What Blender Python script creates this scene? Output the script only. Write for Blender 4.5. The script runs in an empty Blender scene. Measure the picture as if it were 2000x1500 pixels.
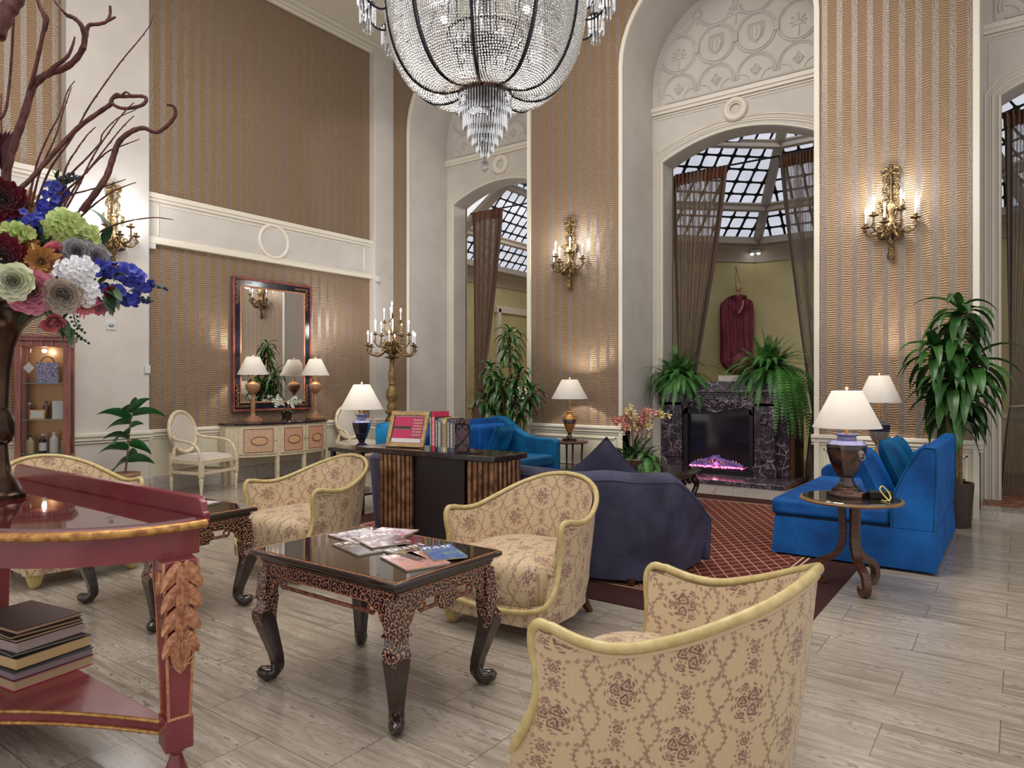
import bpy, math, random
from mathutils import Vector, Matrix
R = math.radians
PI = math.pi
C = bpy.context.scene.collection
rnd = random.Random(7)

def L(r, g, b):
    f = lambda c: (c/255/12.92) if c/255 <= .04045 else ((c/255+.055)/1.055)**2.4
    return (f(r), f(g), f(b), 1)

# ------------------------------------------------------------------ camera, world, big lights, exposure
cam = bpy.data.objects.new('camera', bpy.data.cameras.new('camera')); C.objects.link(cam)
cam.location = (0, 0, 1.35); cam.rotation_euler = (R(90), 0, R(36.2))
cam.data.lens = 1354/2000*36; cam.data.sensor_width = 36; cam.data.clip_end = 100
S = bpy.context.scene
S.camera = cam
S.view_settings.view_transform = 'Standard'; S.view_settings.look = 'None'
S.view_settings.gamma = 1; S.view_settings.use_curve_mapping = False
S.view_settings.exposure = 0.0
S.cycles.max_bounces = 7; S.cycles.diffuse_bounces = 3; S.cycles.glossy_bounces = 4
S.cycles.transmission_bounces = 6; S.cycles.transparent_max_bounces = 8
S.cycles.sample_clamp_indirect = 3; S.cycles.caustics_reflective = False; S.cycles.caustics_refractive = False
w = bpy.data.worlds.new('world'); S.world = w; w.use_nodes = True
w.node_tree.nodes['Background'].inputs[0].default_value = (1, .98, .96, 1)
w.node_tree.nodes['Background'].inputs[1].default_value = 0.9

def area(name, loc, size, power, col=(1, .95, .89), rot=(0, 0, 0), sy=None):
    d = bpy.data.lights.new(name, 'AREA'); d.energy = power; d.color = col; d.size = size
    if sy: d.shape = 'RECTANGLE'; d.size_y = sy
    o = bpy.data.objects.new(name, d); C.objects.link(o); o.location = loc; o.rotation_euler = rot
    return o
def spot(name, loc, target, power, angle, col=(1, .96, .91), blend=.5, rad=.08):
    d = bpy.data.lights.new(name, 'SPOT'); d.energy = power; d.color = col; d.spot_size = R(angle); d.spot_blend = blend
    d.shadow_soft_size = rad
    o = bpy.data.objects.new(name, d); C.objects.link(o); o.location = loc
    o.rotation_euler = (Vector(target)-Vector(loc)).to_track_quat('-Z', 'Y').to_euler()
    return o
area('ceiling_fill', (-3.4, 4.6, 7.1), 3.2, 230)  # broad soft fill panels added under the ceiling to lift the ambient light
area('ceiling_fill', (-1.5, 0.6, 7.1), 3.2, 150)
area('ceiling_fill', (-5.4, 1.8, 7.1), 2.6, 80)
area('atrium_light', (-2.4, 11.0, 5.6), 2.2, 60, (.95, .95, 1))
area('atrium_light', (-7.3, 11.2, 4.9), 1.4, 25, (1, .92, .8))
spot('ceiling_spot', (-4.6, 3.6, 7.0), (-8.6, 8.1, 4.4), 260, 26)
spot('ceiling_spot', (-4.0, 3.0, 7.0), (-8.7, 6.4, 3.4), 120, 40)
spot('ceiling_spot', (-2.0, 1.0, 7.0), (-1.1, 8.3, 2.8), 80, 36)

# ------------------------------------------------------------------ material helpers
class NT:
    def __init__(s, name):
        s.m = bpy.data.materials.new(name); s.m.use_nodes = True
        s.t = s.m.node_tree; s.b = s.t.nodes['Principled BSDF']
    def n(s, typ, **kw):
        nd = s.t.nodes.new(typ)
        for k, v in kw.items(): setattr(nd, k, v)
        return nd
    def put(s, sock, v):
        if v is None: return
        if isinstance(v, bpy.types.NodeSocket): s.t.links.new(v, sock)
        else:
            if isinstance(v, (tuple, list)) and sock.type == 'RGBA' and len(v) == 3: v = (*v, 1)
            sock.default_value = v
    def math(s, op, a, b=None, c=None, clamp=False):
        nd = s.n('ShaderNodeMath', operation=op); nd.use_clamp = clamp
        s.put(nd.inputs[0], a); s.put(nd.inputs[1], b); s.put(nd.inputs[2], c)
        return nd.outputs[0]
    def vm(s, op, a, b=None, out=0):
        nd = s.n('ShaderNodeVectorMath', operation=op); s.put(nd.inputs[0], a); s.put(nd.inputs[1], b)
        return nd.outputs[out]
    def scale(s, a, xyz): return s.vm('MULTIPLY', a, xyz)
    def sep(s, v):
        nd = s.n('ShaderNodeSeparateXYZ'); s.put(nd.inputs[0], v); return nd.outputs
    def comb(s, x=0, y=0, z=0):
        nd = s.n('ShaderNodeCombineXYZ'); s.put(nd.inputs[0], x); s.put(nd.inputs[1], y); s.put(nd.inputs[2], z); return nd.outputs[0]
    def noise(s, v, scale=5, detail=3, rough=.55, dist=0, out=0):
        nd = s.n('ShaderNodeTexNoise'); s.put(nd.inputs['Vector'], v)
        nd.inputs['Scale'].default_value = scale; nd.inputs['Detail'].default_value = detail
        nd.inputs['Roughness'].default_value = rough; nd.inputs['Distortion'].default_value = dist
        return nd.outputs[out]
    def vor(s, v, scale=5, feature='F1', rand=1):
        nd = s.n('ShaderNodeTexVoronoi', feature=feature); s.put(nd.inputs['Vector'], v)
        nd.inputs['Scale'].default_value = scale; nd.inputs['Randomness'].default_value = rand
        return nd
    def ramp(s, f, stops):
        nd = s.n('ShaderNodeValToRGB'); s.put(nd.inputs[0], f); e = nd.color_ramp.elements
        while len(e) < len(stops): e.new(.5)
        for el, (p, c) in zip(e, stops):
            el.position = p; el.color = c if isinstance(c, (tuple, list)) else (c, c, c, 1)
        return nd.outputs[0]
    def mix(s, f, a, b, blend='MIX'):
        nd = s.n('ShaderNodeMix', data_type='RGBA', blend_type=blend)
        s.put(nd.inputs[0], f); s.put(nd.inputs[6], a); s.put(nd.inputs[7], b); return nd.outputs[2]
    def mr(s, v, a, b, c=0, d=1):
        nd = s.n('ShaderNodeMapRange'); s.put(nd.inputs[0], v)
        for i, x in zip((1, 2, 3, 4), (a, b, c, d)): nd.inputs[i].default_value = x
        return nd.outputs[0]
    def pos(s): return s.n('ShaderNodeNewGeometry').outputs['Position']
    def obj(s): return s.n('ShaderNodeTexCoord').outputs['Object']
    def uv(s): return s.n('ShaderNodeTexCoord').outputs['UV']
    def bump(s, h, strength=.3, dist=.01):
        nd = s.n('ShaderNodeBump'); nd.inputs['Strength'].default_value = strength; nd.inputs['Distance'].default_value = dist
        s.put(nd.inputs['Height'], h); s.t.links.new(nd.outputs[0], s.b.inputs['Normal'])
    def set(s, **kw):
        names = dict(col='Base Color', rough='Roughness', metal='Metallic', spec='Specular IOR Level', ior='IOR', trans='Transmission Weight',
                     sheen='Sheen Weight', sheenr='Sheen Roughness', coat='Coat Weight', coatr='Coat Roughness', emit='Emission Strength', ecol='Emission Color',
                     alpha='Alpha', sss='Subsurface Weight', sheent='Sheen Tint')
        for k, v in kw.items(): s.put(s.b.inputs[names[k]], v)
        return s

MATS = {}
def mat(name, col, rough=.5, **kw):
    if name in MATS: return MATS[name]
    t = NT(name); t.set(col=col, rough=rough, **kw); MATS[name] = t.m; return t.m
def noisy(name, c1, c2, scale=8, rough=.5, bump=.0, detail=4, stretch=(1, 1, 1), lo=.35, hi=.65, bd=.004, **kw):
    if name in MATS: return MATS[name]
    t = NT(name); v = t.scale(t.obj(), stretch); n = t.noise(v, scale, detail)
    t.set(col=t.ramp(n, [(lo, c1), (hi, c2)]), rough=rough, **kw)
    if bump: t.bump(n, bump, bd)
    MATS[name] = t.m; return t.m

def m_wallpaper(name, axis):
    t = NT(name); p = t.pos(); x = t.sep(p); u = x[axis]; z = x[2]
    ph = t.math('FRACT', t.math('DIVIDE', t.math('ADD', u, 20.03), .152))
    stripe = t.math('LESS_THAN', ph, .36)
    edge = t.math('LESS_THAN', t.math('ABSOLUTE', t.math('SUBTRACT', t.math('ABSOLUTE', t.math('SUBTRACT', ph, .18)), .18)), .016)
    warp = t.noise(t.comb(t.math('MULTIPLY', u, 9), 0, t.math('MULTIPLY', z, 4)), 1, 2)
    rz = t.math('SINE', t.math('ADD', t.math('MULTIPLY', z, 250), t.math('MULTIPLY', warp, 14)))
    dam = t.vor(t.comb(t.math('MULTIPLY', u, 1), 0, z), 70, 'F1').outputs[0]
    tan = t.mix(t.mr(rz, -1, 1), L(112, 88, 66), L(176, 146, 114))  # highlights and shade of the horizontal ridges are painted into the tan
    gry = t.mix(t.mr(dam, 0, .7), L(152, 138, 126), L(128, 116, 106))
    col = t.mix(stripe, tan, gry)
    col = t.mix(t.math('MULTIPLY', edge, .5), col, L(164, 150, 134))
    t.set(col=col, rough=t.mr(stripe, 0, 1, .40, .34), metal=.30, spec=.5)
    h = t.mix(stripe, rz, dam); t.bump(h, .5, .004)
    return t.m
def m_floral(name):
    t = NT(name); uv = t.uv(); s = t.sep(uv); u, v = s[0], s[1]
    W, H = .18, .25
    M = lambda op, a, b=None, c=None: t.math(op, a, b, c)
    wrp = t.noise(uv, 28, 2, out=1); ws = t.sep(wrp)
    u = M('ADD', u, M('MULTIPLY', M('SUBTRACT', ws[0], .5), .012)); v = M('ADD', v, M('MULTIPLY', M('SUBTRACT', ws[1], .5), .012))
    ci = M('FLOOR', M('DIVIDE', u, W)); off = M('MULTIPLY', M('MODULO', M('ABSOLUTE', ci), 2), .5)
    x = M('MULTIPLY', M('SUBTRACT', M('FRACT', M('DIVIDE', u, W)), .5), W); y = M('MULTIPLY', M('SUBTRACT', M('FRACT', M('ADD', M('DIVIDE', v, H), off)), .5), H)
    def polar(cx, cy):
        a = M('SUBTRACT', x, cx); b = M('SUBTRACT', y, cy)
        return M('SQRT', M('ADD', M('MULTIPLY', a, a), M('MULTIPLY', b, b))), M('ARCTAN2', b, a)
    dark = None; mid = None
    def mx(p, q): return q if p is None else M('MAXIMUM', p, q)
    # roses: ruffled rings, a few to each bouquet
    for cx, cy, r, ph in ((-.014, .022, .020, 0), (.020, .006, .019, 1), (-.012, -.018, .019, 2), (.022, -.034, .011, 3), (-.035, .0, .010, 4), (.018, .044, .011, 5), (.0, -.105, .013, 1.5), (.0, .105, .013, 2.5)):
        d, a = polar(cx, cy); q = M('DIVIDE', d, r)
        rim = M('ADD', 1, M('MULTIPLY', M('SINE', M('MULTIPLY', a, 5)), .12))
        ins = M('LESS_THAN', q, rim)
        ring = M('SINE', M('ADD', M('MULTIPLY', q, 11), M('ADD', M('MULTIPLY', M('SINE', M('MULTIPLY', a, 3)), 1.3), a)))
        dark = mx(dark, M('MULTIPLY', ins, M('GREATER_THAN', ring, .15))); mid = mx(mid, M('MULTIPLY', ins, .55))
    # leafy sprays round the bouquets
    for cx, cy, r, k in ((0, 0, .060, 6), (.0, -.105, .030, 4.5), (0, .105, .030, 4.5)):
        d, a = polar(cx, cy); sp = M('ABSOLUTE', M('SINE', M('ADD', M('MULTIPLY', a, k), M('MULTIPLY', d, 60))))
        lf = M('MULTIPLY', M('GREATER_THAN', sp, .72), M('LESS_THAN', d, M('MULTIPLY', r, M('ADD', .72, M('MULTIPLY', sp, .3)))))
        tick = M('GREATER_THAN', M('SINE', M('MULTIPLY', d, 620)), -.3)
        dark = mx(dark, M('MULTIPLY', M('MULTIPLY', lf, tick), .75))
    # S-scroll garlands between the columns, with paired leaves
    ax = M('SUBTRACT', W/2, M('ABSOLUTE', x))
    dv = M('ABSOLUTE', M('SUBTRACT', ax, M('ADD', .016, M('MULTIPLY', M('SINE', M('MULTIPLY', y, 4*PI/H)), .014))))
    dark = mx(dark, M('MULTIPLY', M('LESS_THAN', dv, .0016), .8))
    dark = mx(dark, M('MULTIPLY', M('LESS_THAN', dv, M('MULTIPLY', .0095, M('POWER', M('ABSOLUTE', M('SINE', M('MULTIPLY', y, 190))), 3))), .6))
    dg = M('ABSOLUTE', M('SUBTRACT', M('ABSOLUTE', y), M('SUBTRACT', .088, M('MULTIPLY', M('ABSOLUTE', x), .45))))
    dark = mx(dark, M('MULTIPLY', M('LESS_THAN', dg, M('MULTIPLY', .008, M('POWER', M('ABSOLUTE', M('SINE', M('MULTIPLY', x, 170))), 3))), .6))
    base = t.mix(t.noise(t.scale(uv, (260, 30, 1)), 1, 2), L(196, 170, 136), L(214, 190, 155))
    c = t.mix(M('MULTIPLY', mid, .6), base, L(172, 128, 112)); c = t.mix(M('MULTIPLY', dark, t.mr(t.noise(uv, 60, 2), .3, .7, .6, 1)), c, L(104, 66, 68))
    t.set(col=c, rough=.55, sheen=.2, spec=.4)
    t.bump(t.noise(t.scale(uv, (400, 400, 1)), 1, 1), .12, .001)
    return t.m
def m_lacquer(name):
    t = NT(name); o = t.obj(); s = t.sep(o); uv = t.comb(t.math('ADD', s[0], s[1]), s[2], 0)
    vo = t.vor(uv, 32, rand=.9); d = vo.outputs['Distance']
    rel = t.vm('SUBTRACT', t.scale(uv, (32, 32, 32)), t.scale(vo.outputs['Position'], (32, 32, 32)))
    rs = t.sep(rel); ang = t.math('ARCTAN2', rs[1], rs[0])
    spir = t.math('SINE', t.math('ADD', t.math('MULTIPLY', d, 15), ang))
    line = t.math('GREATER_THAN', t.math('ADD', spir, t.math('MULTIPLY', t.noise(uv, 30, 2), .6)), .92)
    z = s[2]; gate = t.math('GREATER_THAN', z, .30)
    fade = t.math('GREATER_THAN', t.math('ADD', t.noise(uv, 14, 1), t.mr(z, .20, .36, -.45, .3)), .5)
    g = t.math('MULTIPLY', line, fade)
    t.set(col=t.mix(g, L(40, 18, 16), L(200, 146, 122)), rough=t.mr(g, 0, 1, .16, .35), metal=t.math('MULTIPLY', g, .3), coat=.6, coatr=.08)
    return t.m
def m_marble(name, base, vein, base2, scale=3, w=.03, rough=.15):
    t = NT(name); o = t.obj(); wv = t.vm('ADD', o, t.scale(t.noise(o, scale*1.6, 4, out=1), (.35, .35, .35)))
    d = t.vor(wv, scale*2.6, 'DISTANCE_TO_EDGE').outputs[0]; d2 = t.vor(wv, scale*7, 'DISTANCE_TO_EDGE').outputs[0]
    msk = t.mr(t.noise(o, scale*1.2, 2), .42, .62)
    v1 = t.math('MULTIPLY', t.mr(d, 0, w, 1, 0), msk); v2 = t.math('MULTIPLY', t.mr(d2, 0, w*1.4, .6, 0), t.mr(t.noise(o, scale*3, 2), .45, .6))
    b = t.mix(t.noise(o, scale*8, 5), base, base2)
    t.set(col=t.mix(t.math('MAXIMUM', v1, v2), b, vein), rough=rough, spec=.5)
    return t.m
def m_floor():
    t = NT('travertine_floor'); p = t.pos()
    br = t.n('ShaderNodeTexBrick'); br.offset = .5; br.inputs['Scale'].default_value = 1
    br.inputs['Brick Width'].default_value = .76; br.inputs['Row Height'].default_value = .305
    br.inputs['Mortar Size'].default_value = .0022; br.inputs['Mortar Smooth'].default_value = .1
    br.inputs['Color1'].default_value = (0, 0, 0, 1); br.inputs['Color2'].default_value = (1, 1, 1, 1); br.inputs['Mortar'].default_value = (.5, .5, .5, 1)
    t.put(br.inputs['Vector'], t.vm('ADD', p, (20.2, 20.08, 0)))
    rv = br.outputs['Color']; mo = br.outputs['Fac']
    off = t.scale(rv, (9, 5, 3)); q = t.vm('ADD', p, off)
    st = t.noise(t.scale(q, (1.1, 15, 1)), 1.6, 7, .62, .25)
    fine = t.noise(t.scale(q, (5, 55, 1)), 1.4, 5, .7)
    pits = t.math('MULTIPLY', t.mr(t.noise(t.scale(q, (22, 80, 1)), 1, 3), .56, .62), t.mr(st, .50, .62))
    base = t.ramp(st, [(.28, L(92, 79, 68)), (.40, L(134, 121, 107)), (.52, L(164, 152, 138)), (.66, L(186, 177, 166)), (.8, L(144, 132, 119))])
    c = t.mix(.32, base, t.ramp(fine, [(.3, L(96, 82, 68)), (.7, L(206, 197, 186))]))
    c = t.mix(t.math('MULTIPLY', t.sep(rv)[0], .22), c, L(186, 176, 160))
    c = t.mix(t.math('MULTIPLY', pits, .7), c, L(74, 60, 50))
    c = t.mix(t.math('MULTIPLY', mo, .75), c, L(92, 80, 66))
    t.set(col=c, rough=t.mr(fine, .3, .7, .12, .24), spec=.5)
    t.bump(t.math('SUBTRACT', 1, mo), .2, .001)
    return t.m
def m_rug():
    t = NT('rug'); s = t.sep(t.obj()); x, y = s[0], s[1]
    HX, HY = 2.25, 2.23
    dx = t.math('SUBTRACT', HX, t.math('ABSOLUTE', x)); dy = t.math('SUBTRACT', HY, t.math('ABSOLUTE', y))
    d = t.math('MINIMUM', dx, dy)
    per = .105
    def ln(a, w=.05):
        return t.math('LESS_THAN', t.math('ABSOLUTE', t.math('SUBTRACT', t.math('FRACT', t.math('DIVIDE', a, per)), .5)), w)
    a = t.math('ADD', x, t.math('MULTIPLY', y, .62)); b = t.math('SUBTRACT', x, t.math('MULTIPLY', y, .62))
    lat = t.math('MAXIMUM', ln(a), ln(b))
    wear = t.mr(t.noise(t.obj(), 60, 3), .3, .7, .5, 1)
    fld = t.mix(t.math('MULTIPLY', lat, wear), t.mix(t.noise(t.obj(), 120, 2), L(80, 32, 28), L(104, 46, 38)), L(204, 158, 134))
    edge = t.mix(t.noise(t.obj(), 150, 2), L(54, 30, 28), L(68, 38, 36))
    l1 = t.math('LESS_THAN', t.math('ABSOLUTE', t.math('SUBTRACT', d, .36)), .008)
    l2 = t.math('LESS_THAN', t.math('ABSOLUTE', t.math('SUBTRACT', d, .40)), .008)
    c = t.mix(t.math('GREATER_THAN', d, .42), edge, fld)
    c = t.mix(t.math('MAXIMUM', l1, l2), c, L(200, 160, 130))
    t.set(col=c, rough=.95, spec=.2); t.bump(t.noise(t.obj(), 300, 2), .4, .003)
    return t.m
def m_carpet():
    t = NT('patterned_carpet'); p = t.pos(); n = t.noise(p, 7, 5, .6, 1.2)
    c = t.ramp(n, [(.3, L(120, 84, 62)), (.42, L(170, 140, 100)), (.5, L(150, 66, 70)), (.58, L(108, 84, 62)), (.7, L(186, 160, 120))])
    t.set(col=c, rough=.95); return t.m
def m_velvet(name, c1, c2):
    t = NT(name); n = t.noise(t.obj(), 3.5, 3, .6)
    t.set(col=t.mix(t.mr(n, .35, .65), c1, c2), rough=.7, sheen=1.0, sheenr=.35, sheent=c2, spec=.3)
    t.bump(t.noise(t.obj(), 500, 1), .1, .001); return t.m
def m_sheer():
    t = NT('sheer_curtain'); s = t.sep(t.uv())
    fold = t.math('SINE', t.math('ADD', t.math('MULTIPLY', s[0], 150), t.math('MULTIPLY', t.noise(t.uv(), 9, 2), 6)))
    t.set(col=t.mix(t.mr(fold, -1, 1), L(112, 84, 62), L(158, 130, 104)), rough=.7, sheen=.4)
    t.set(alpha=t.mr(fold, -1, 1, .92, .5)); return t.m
def m_shade(col=(.93, .90, .86)):
    t = NT('lamp_shade_linen'); nt = t.t
    d = t.n('ShaderNodeBsdfDiffuse'); tr = t.n('ShaderNodeBsdfTranslucent'); mx = t.n('ShaderNodeMixShader')
    d.inputs[0].default_value = (*col, 1); tr.inputs[0].default_value = (*col, 1); mx.inputs[0].default_value = .5
    nt.links.new(d.outputs[0], mx.inputs[1]); nt.links.new(tr.outputs[0], mx.inputs[2])
    nt.links.new(mx.outputs[0], nt.nodes['Material Output'].inputs[0]); return t.m
def emit(name, col, s):
    if name in MATS: return MATS[name]
    t = NT(name); t.set(col=col, ecol=col, emit=s, rough=.5); MATS[name] = t.m; return t.m
def m_skylight():
    t = NT('skylight_glass'); s = t.sep(t.uv()); u, v = s[0], s[1]
    fu = t.math('ABSOLUTE', t.math('SUBTRACT', t.math('FRACT', t.math('DIVIDE', u, .23)), .5))
    fv = t.math('ABSOLUTE', t.math('SUBTRACT', t.math('FRACT', t.math('DIVIDE', v, .205)), .5))
    m = t.math('POWER', t.math('ADD', t.math('POWER', t.math('MULTIPLY', fu, 2), 6), t.math('POWER', t.math('MULTIPLY', fv, 2), 6)), 1/6)
    lead = t.math('GREATER_THAN', m, .83)
    fb = t.math('ABSOLUTE', t.math('SUBTRACT', t.math('FRACT', t.math('DIVIDE', u, .69)), .5))
    lead = t.math('MAXIMUM', lead, t.math('GREATER_THAN', fb, .465))
    g = t.mix(t.noise(t.uv(), 3, 3), (.42, .47, .60, 1), (.86, .90, .98, 1))
    t.set(col=t.mix(lead, (.5, .5, .55, 1), (.012, .014, .022, 1)), ecol=g, emit=t.mr(lead, 0, 1, .8, 0), rough=.4)
    return t.m

WP_X = m_wallpaper('wallpaper_back', 0); WP_Y = m_wallpaper('wallpaper_left', 1)
CREAM = noisy('cream_plaster', L(200, 193, 186), L(208, 201, 194), 3, .55)
TRIM = mat('cream_paint', L(226, 219, 204), .4)
WAINS = mat('wainscot_paint', L(214, 207, 186), .45)
MARB_G = m_marble('grey_marble', L(178, 168, 160), L(120, 108, 100), L(196, 188, 180), 1.5, .02, .2)
MARB_B = m_marble('dark_marble', L(40, 32, 40), L(196, 182, 190), L(74, 62, 72), 2.2, .04, .16)
MARB_K = m_marble('black_marble', L(26, 18, 22), L(120, 100, 96), L(52, 38, 42), 4, .02, .10)
FLOOR = m_floor(); RUG = m_rug(); CARPET = m_carpet()
FLORAL = m_floral('floral_damask')
GOLDP = noisy('cream_gilt_paint', L(188, 166, 108), L(208, 188, 134), 30, .32, spec=.6)
LACQ = m_lacquer('chinoiserie_lacquer')
LACQ_D = mat('black_lacquer', L(40, 26, 22), .14, coat=.6, coatr=.06)
GLASS_TOP = mat('dark_glass_top', L(44, 36, 28), .03, ior=2.6, spec=.9)
BLUE = m_velvet('blue_velvet', L(4, 62, 124), L(10, 92, 168))
BLUE2 = m_velvet('teal_velvet', L(0, 66, 106), L(6, 98, 146))
NAVY = m_velvet('slate_velvet', L(50, 48, 66), L(74, 74, 100))
NAVY2 = m_velvet('navy_velvet', L(28, 26, 46), L(46, 44, 70))
RED = noisy('mulberry_lacquer', L(116, 40, 50), L(136, 56, 62), 5, .24, coat=.3)
RED_G = mat('mulberry_glass', L(80, 30, 34), .03, ior=2.4, spec=.9)
GILT = noisy('antique_gilt', L(150, 100, 58), L(206, 158, 92), 40, .38, .2, metal=.55)
GILT2 = noisy('copper_gilt', L(160, 104, 76), L(208, 152, 116), 60, .4, .2, metal=.35)
BRONZE = noisy('gilt_bronze', L(58, 42, 30), L(158, 130, 84), 45, .35, .3, metal=.7)
IRON = mat('dark_iron', L(24, 22, 24), .45, metal=.4)
SHADE = m_shade()
BULB = emit('candle_bulb', (1, .97, .92, 1), 14)
CANDLE = mat('candle_sleeve', L(224, 224, 232), .5)
LEAF = noisy('dracaena_leaf', L(30, 66, 28), L(62, 108, 46), 4, .32, spec=.5)
LEAF2 = noisy('fig_leaf', L(20, 74, 40), L(50, 116, 62), 5, .3)
FERN = noisy('fern_leaf', L(34, 84, 34), L(84, 144, 62), 6, .45)
CANE = noisy('plant_cane', L(92, 72, 44), L(128, 104, 66), 30, .7)
POT = mat('dark_pot', L(52, 36, 30), .4)
SOIL = noisy('soil', L(40, 28, 20), L(70, 52, 36), 50, .95)
WOODC = noisy('cream_painted_wood', L(198, 182, 154), L(216, 201, 174), 20, .4)
PEACH = mat('peach_wood', L(206, 164, 122), .4)
BROWNW = noisy('dark_walnut', L(62, 38, 28), L(92, 58, 42), 6, .3, stretch=(1, 1, 8))
ROSEW = noisy('rosewood', L(108, 52, 44), L(138, 74, 62), 8, .3)
MIRROR = mat('mirror_silver', (.92, .92, .92, 1), .01, metal=1)
PAPER = mat('page_paper', L(206, 190, 168), .8)
CLEAR = mat('clear_glass', (1, 1, 1, 1), .0, trans=1, ior=1.15, alpha=.35)

# ------------------------------------------------------------------ mesh builder
class MB:
    def __init__(s): s.v = []; s.f = []; s.uv = {}; s.m = []; s.M = None; s.mi = 0
    def add(s, vs, fs, uvs=None):
        b = len(s.v)
        for i, p in enumerate(vs):
            p = Vector(p); s.v.append(tuple(s.M @ p) if s.M else tuple(p))
            if uvs: s.uv[b+i] = uvs[i]
        for f in fs: s.f.append(tuple(b+i for i in f)); s.m.append(s.mi)
        return s
    def box(s, x0, x1, y0, y1, z0, z1):
        return s.add([(x0, y0, z0), (x1, y0, z0), (x1, y1, z0), (x0, y1, z0), (x0, y0, z1), (x1, y0, z1), (x1, y1, z1), (x0, y1, z1)],
                     [(0, 3, 2, 1), (4, 5, 6, 7), (0, 1, 5, 4), (1, 2, 6, 5), (2, 3, 7, 6), (3, 0, 4, 7)])
    def cbox(s, c, d): return s.box(c[0]-d[0]/2, c[0]+d[0]/2, c[1]-d[1]/2, c[1]+d[1]/2, c[2]-d[2]/2, c[2]+d[2]/2)
    def prism(s, poly, a, b, axis=2):
        n = len(poly)
        def P(p, h): return (p[0], p[1], h) if axis == 2 else ((p[0], h, p[1]) if axis == 1 else (h, p[0], p[1]))
        return s.add([P(p, a) for p in poly]+[P(p, b) for p in poly],
                     [tuple(range(n))[::-1], tuple(range(n, 2*n))]+[(i, (i+1) % n, n+(i+1) % n, n+i) for i in range(n)])
    def grid(s, fn, nu, nv, closeu=False, uvf=None):
        vs = []; uvs = []
        for j in range(nv+1):
            for i in range(nu+(0 if closeu else 1)):
                p = fn(i/nu, j/nv); vs.append(p)
                uvs.append(uvf(i/nu, j/nv, p) if uvf else (i/nu, j/nv))
        w_ = nu if closeu else nu+1; fs = []
        for j in range(nv):
            for i in range(nu):
                a = j*w_+i; b = j*w_+(i+1) % w_; fs.append((a, b, b+w_, a+w_))
        return s.add(vs, fs, uvs)
    def lathe(s, prof, n=24, c=(0, 0, 0), flute=0, fa=0, caps=True, sx=1, sy=1):
        vs = []
        for (r, z) in prof:
            for k in range(n):
                a = 2*PI*k/n; q = r*(1+(fa*abs(math.sin(a*flute/2))-fa*.5 if flute else 0))
                vs.append((c[0]+q*math.cos(a)*sx, c[1]+q*math.sin(a)*sy, c[2]+z))
        fs = [(j*n+k, j*n+(k+1) % n, (j+1)*n+(k+1) % n, (j+1)*n+k) for j in range(len(prof)-1) for k in range(n)]
        if caps:
            fs.append(tuple(range(n))[::-1]); m = (len(prof)-1)*n; fs.append(tuple(range(m, m+n)))
        return s.add(vs, fs)
    def tube(s, path, r=.01, n=8, closed=False, flat=1, up=None):
        P = [Vector(p) for p in path]; m = len(P)
        rs = r if isinstance(r, (list, tuple)) else [r]*m
        T = []
        for i in range(m):
            a = P[(i-1) % m] if (closed or i > 0) else P[i]; b = P[(i+1) % m] if (closed or i < m-1) else P[i]
            d = b-a; T.append(d.normalized() if d.length > 1e-9 else Vector((0, 0, 1)))
        u0 = Vector(up) if up else (Vector((0, 0, 1)) if abs(T[0].z) < .9 else Vector((1, 0, 0)))
        N = (u0-T[0]*u0.dot(T[0])).normalized(); vs = []
        for i in range(m):
            N = (N-T[i]*N.dot(T[i])); N = N.normalized() if N.length > 1e-6 else T[i].orthogonal().normalized()
            B = T[i].cross(N)
            for k in range(n):
                a = 2*PI*k/n; vs.append(P[i]+N*(rs[i]*math.cos(a)*flat)+B*(rs[i]*math.sin(a)))
        fs = [(i*n+k, i*n+(k+1) % n, ((i+1) % m)*n+(k+1) % n, ((i+1) % m)*n+k) for i in range(m if closed else m-1) for k in range(n)]
        if not closed: fs.append(tuple(range(n))[::-1]); fs.append(tuple(range((m-1)*n, m*n)))
        return s.add(vs, fs)
    def ball(s, c, r, nu=10, nv=6, sc=(1, 1, 1)):
        return s.lathe([(max(.0005, r*math.sin(PI*j/nv)), -r*math.cos(PI*j/nv)*sc[2]) for j in range(nv+1)], nu, c, sx=sc[0], sy=sc[1])
    def octa(s, c, r, rz=1.0):
        x, y, z = c
        return s.add([(x+r, y, z), (x, y+r, z), (x-r, y, z), (x, y-r, z), (x, y, z+r*rz), (x, y, z-r*rz)],
                     [(0, 1, 4), (1, 2, 4), (2, 3, 4), (3, 0, 4), (1, 0, 5), (2, 1, 5), (3, 2, 5), (0, 3, 5)])
    def pillow(s, w_, h_, t_, nu=14, nv=14):
        def side(sg):
            def fn(u, v):
                a, b = 2*u-1, 2*v-1; e = (1-a**4)*(1-b**4)
                k = 1-.07*(a*a)*(1-b*b)-.07*(b*b)*(1-a*a)
                pin = 1-.05*((1-a*a)*0+0)
                return (a*w_/2*(1-.06*(1-b*b)*abs(a)**3), sg*t_/2*max(0, e)**.5, b*h_/2*(1-.06*(1-a*a)*abs(b)**3))
            return fn
        s.grid(side(1), nu, nv); s.grid(side(-1), nu, nv); return s
    def build(s, name, m, parent=None, smooth=True, ang=38, bevel=0, seg=2, sub=0, kind=None, label=None):
        me = bpy.data.meshes.new(name); me.from_pydata(s.v, [], s.f); me.validate()
        for mm in (m if isinstance(m, (list, tuple)) else [m]): me.materials.append(mm)
        if isinstance(m, (list, tuple)) and len(me.polygons) == len(s.m): me.polygons.foreach_set('material_index', s.m)
        if s.uv:
            ul = me.uv_layers.new(name='UVMap')
            for lp in me.loops: ul.data[lp.index].uv = s.uv.get(lp.vertex_index, (0, 0))
        if smooth:
            me.polygons.foreach_set('use_smooth', [True]*len(me.polygons)); me.set_sharp_from_angle(angle=R(ang))
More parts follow.
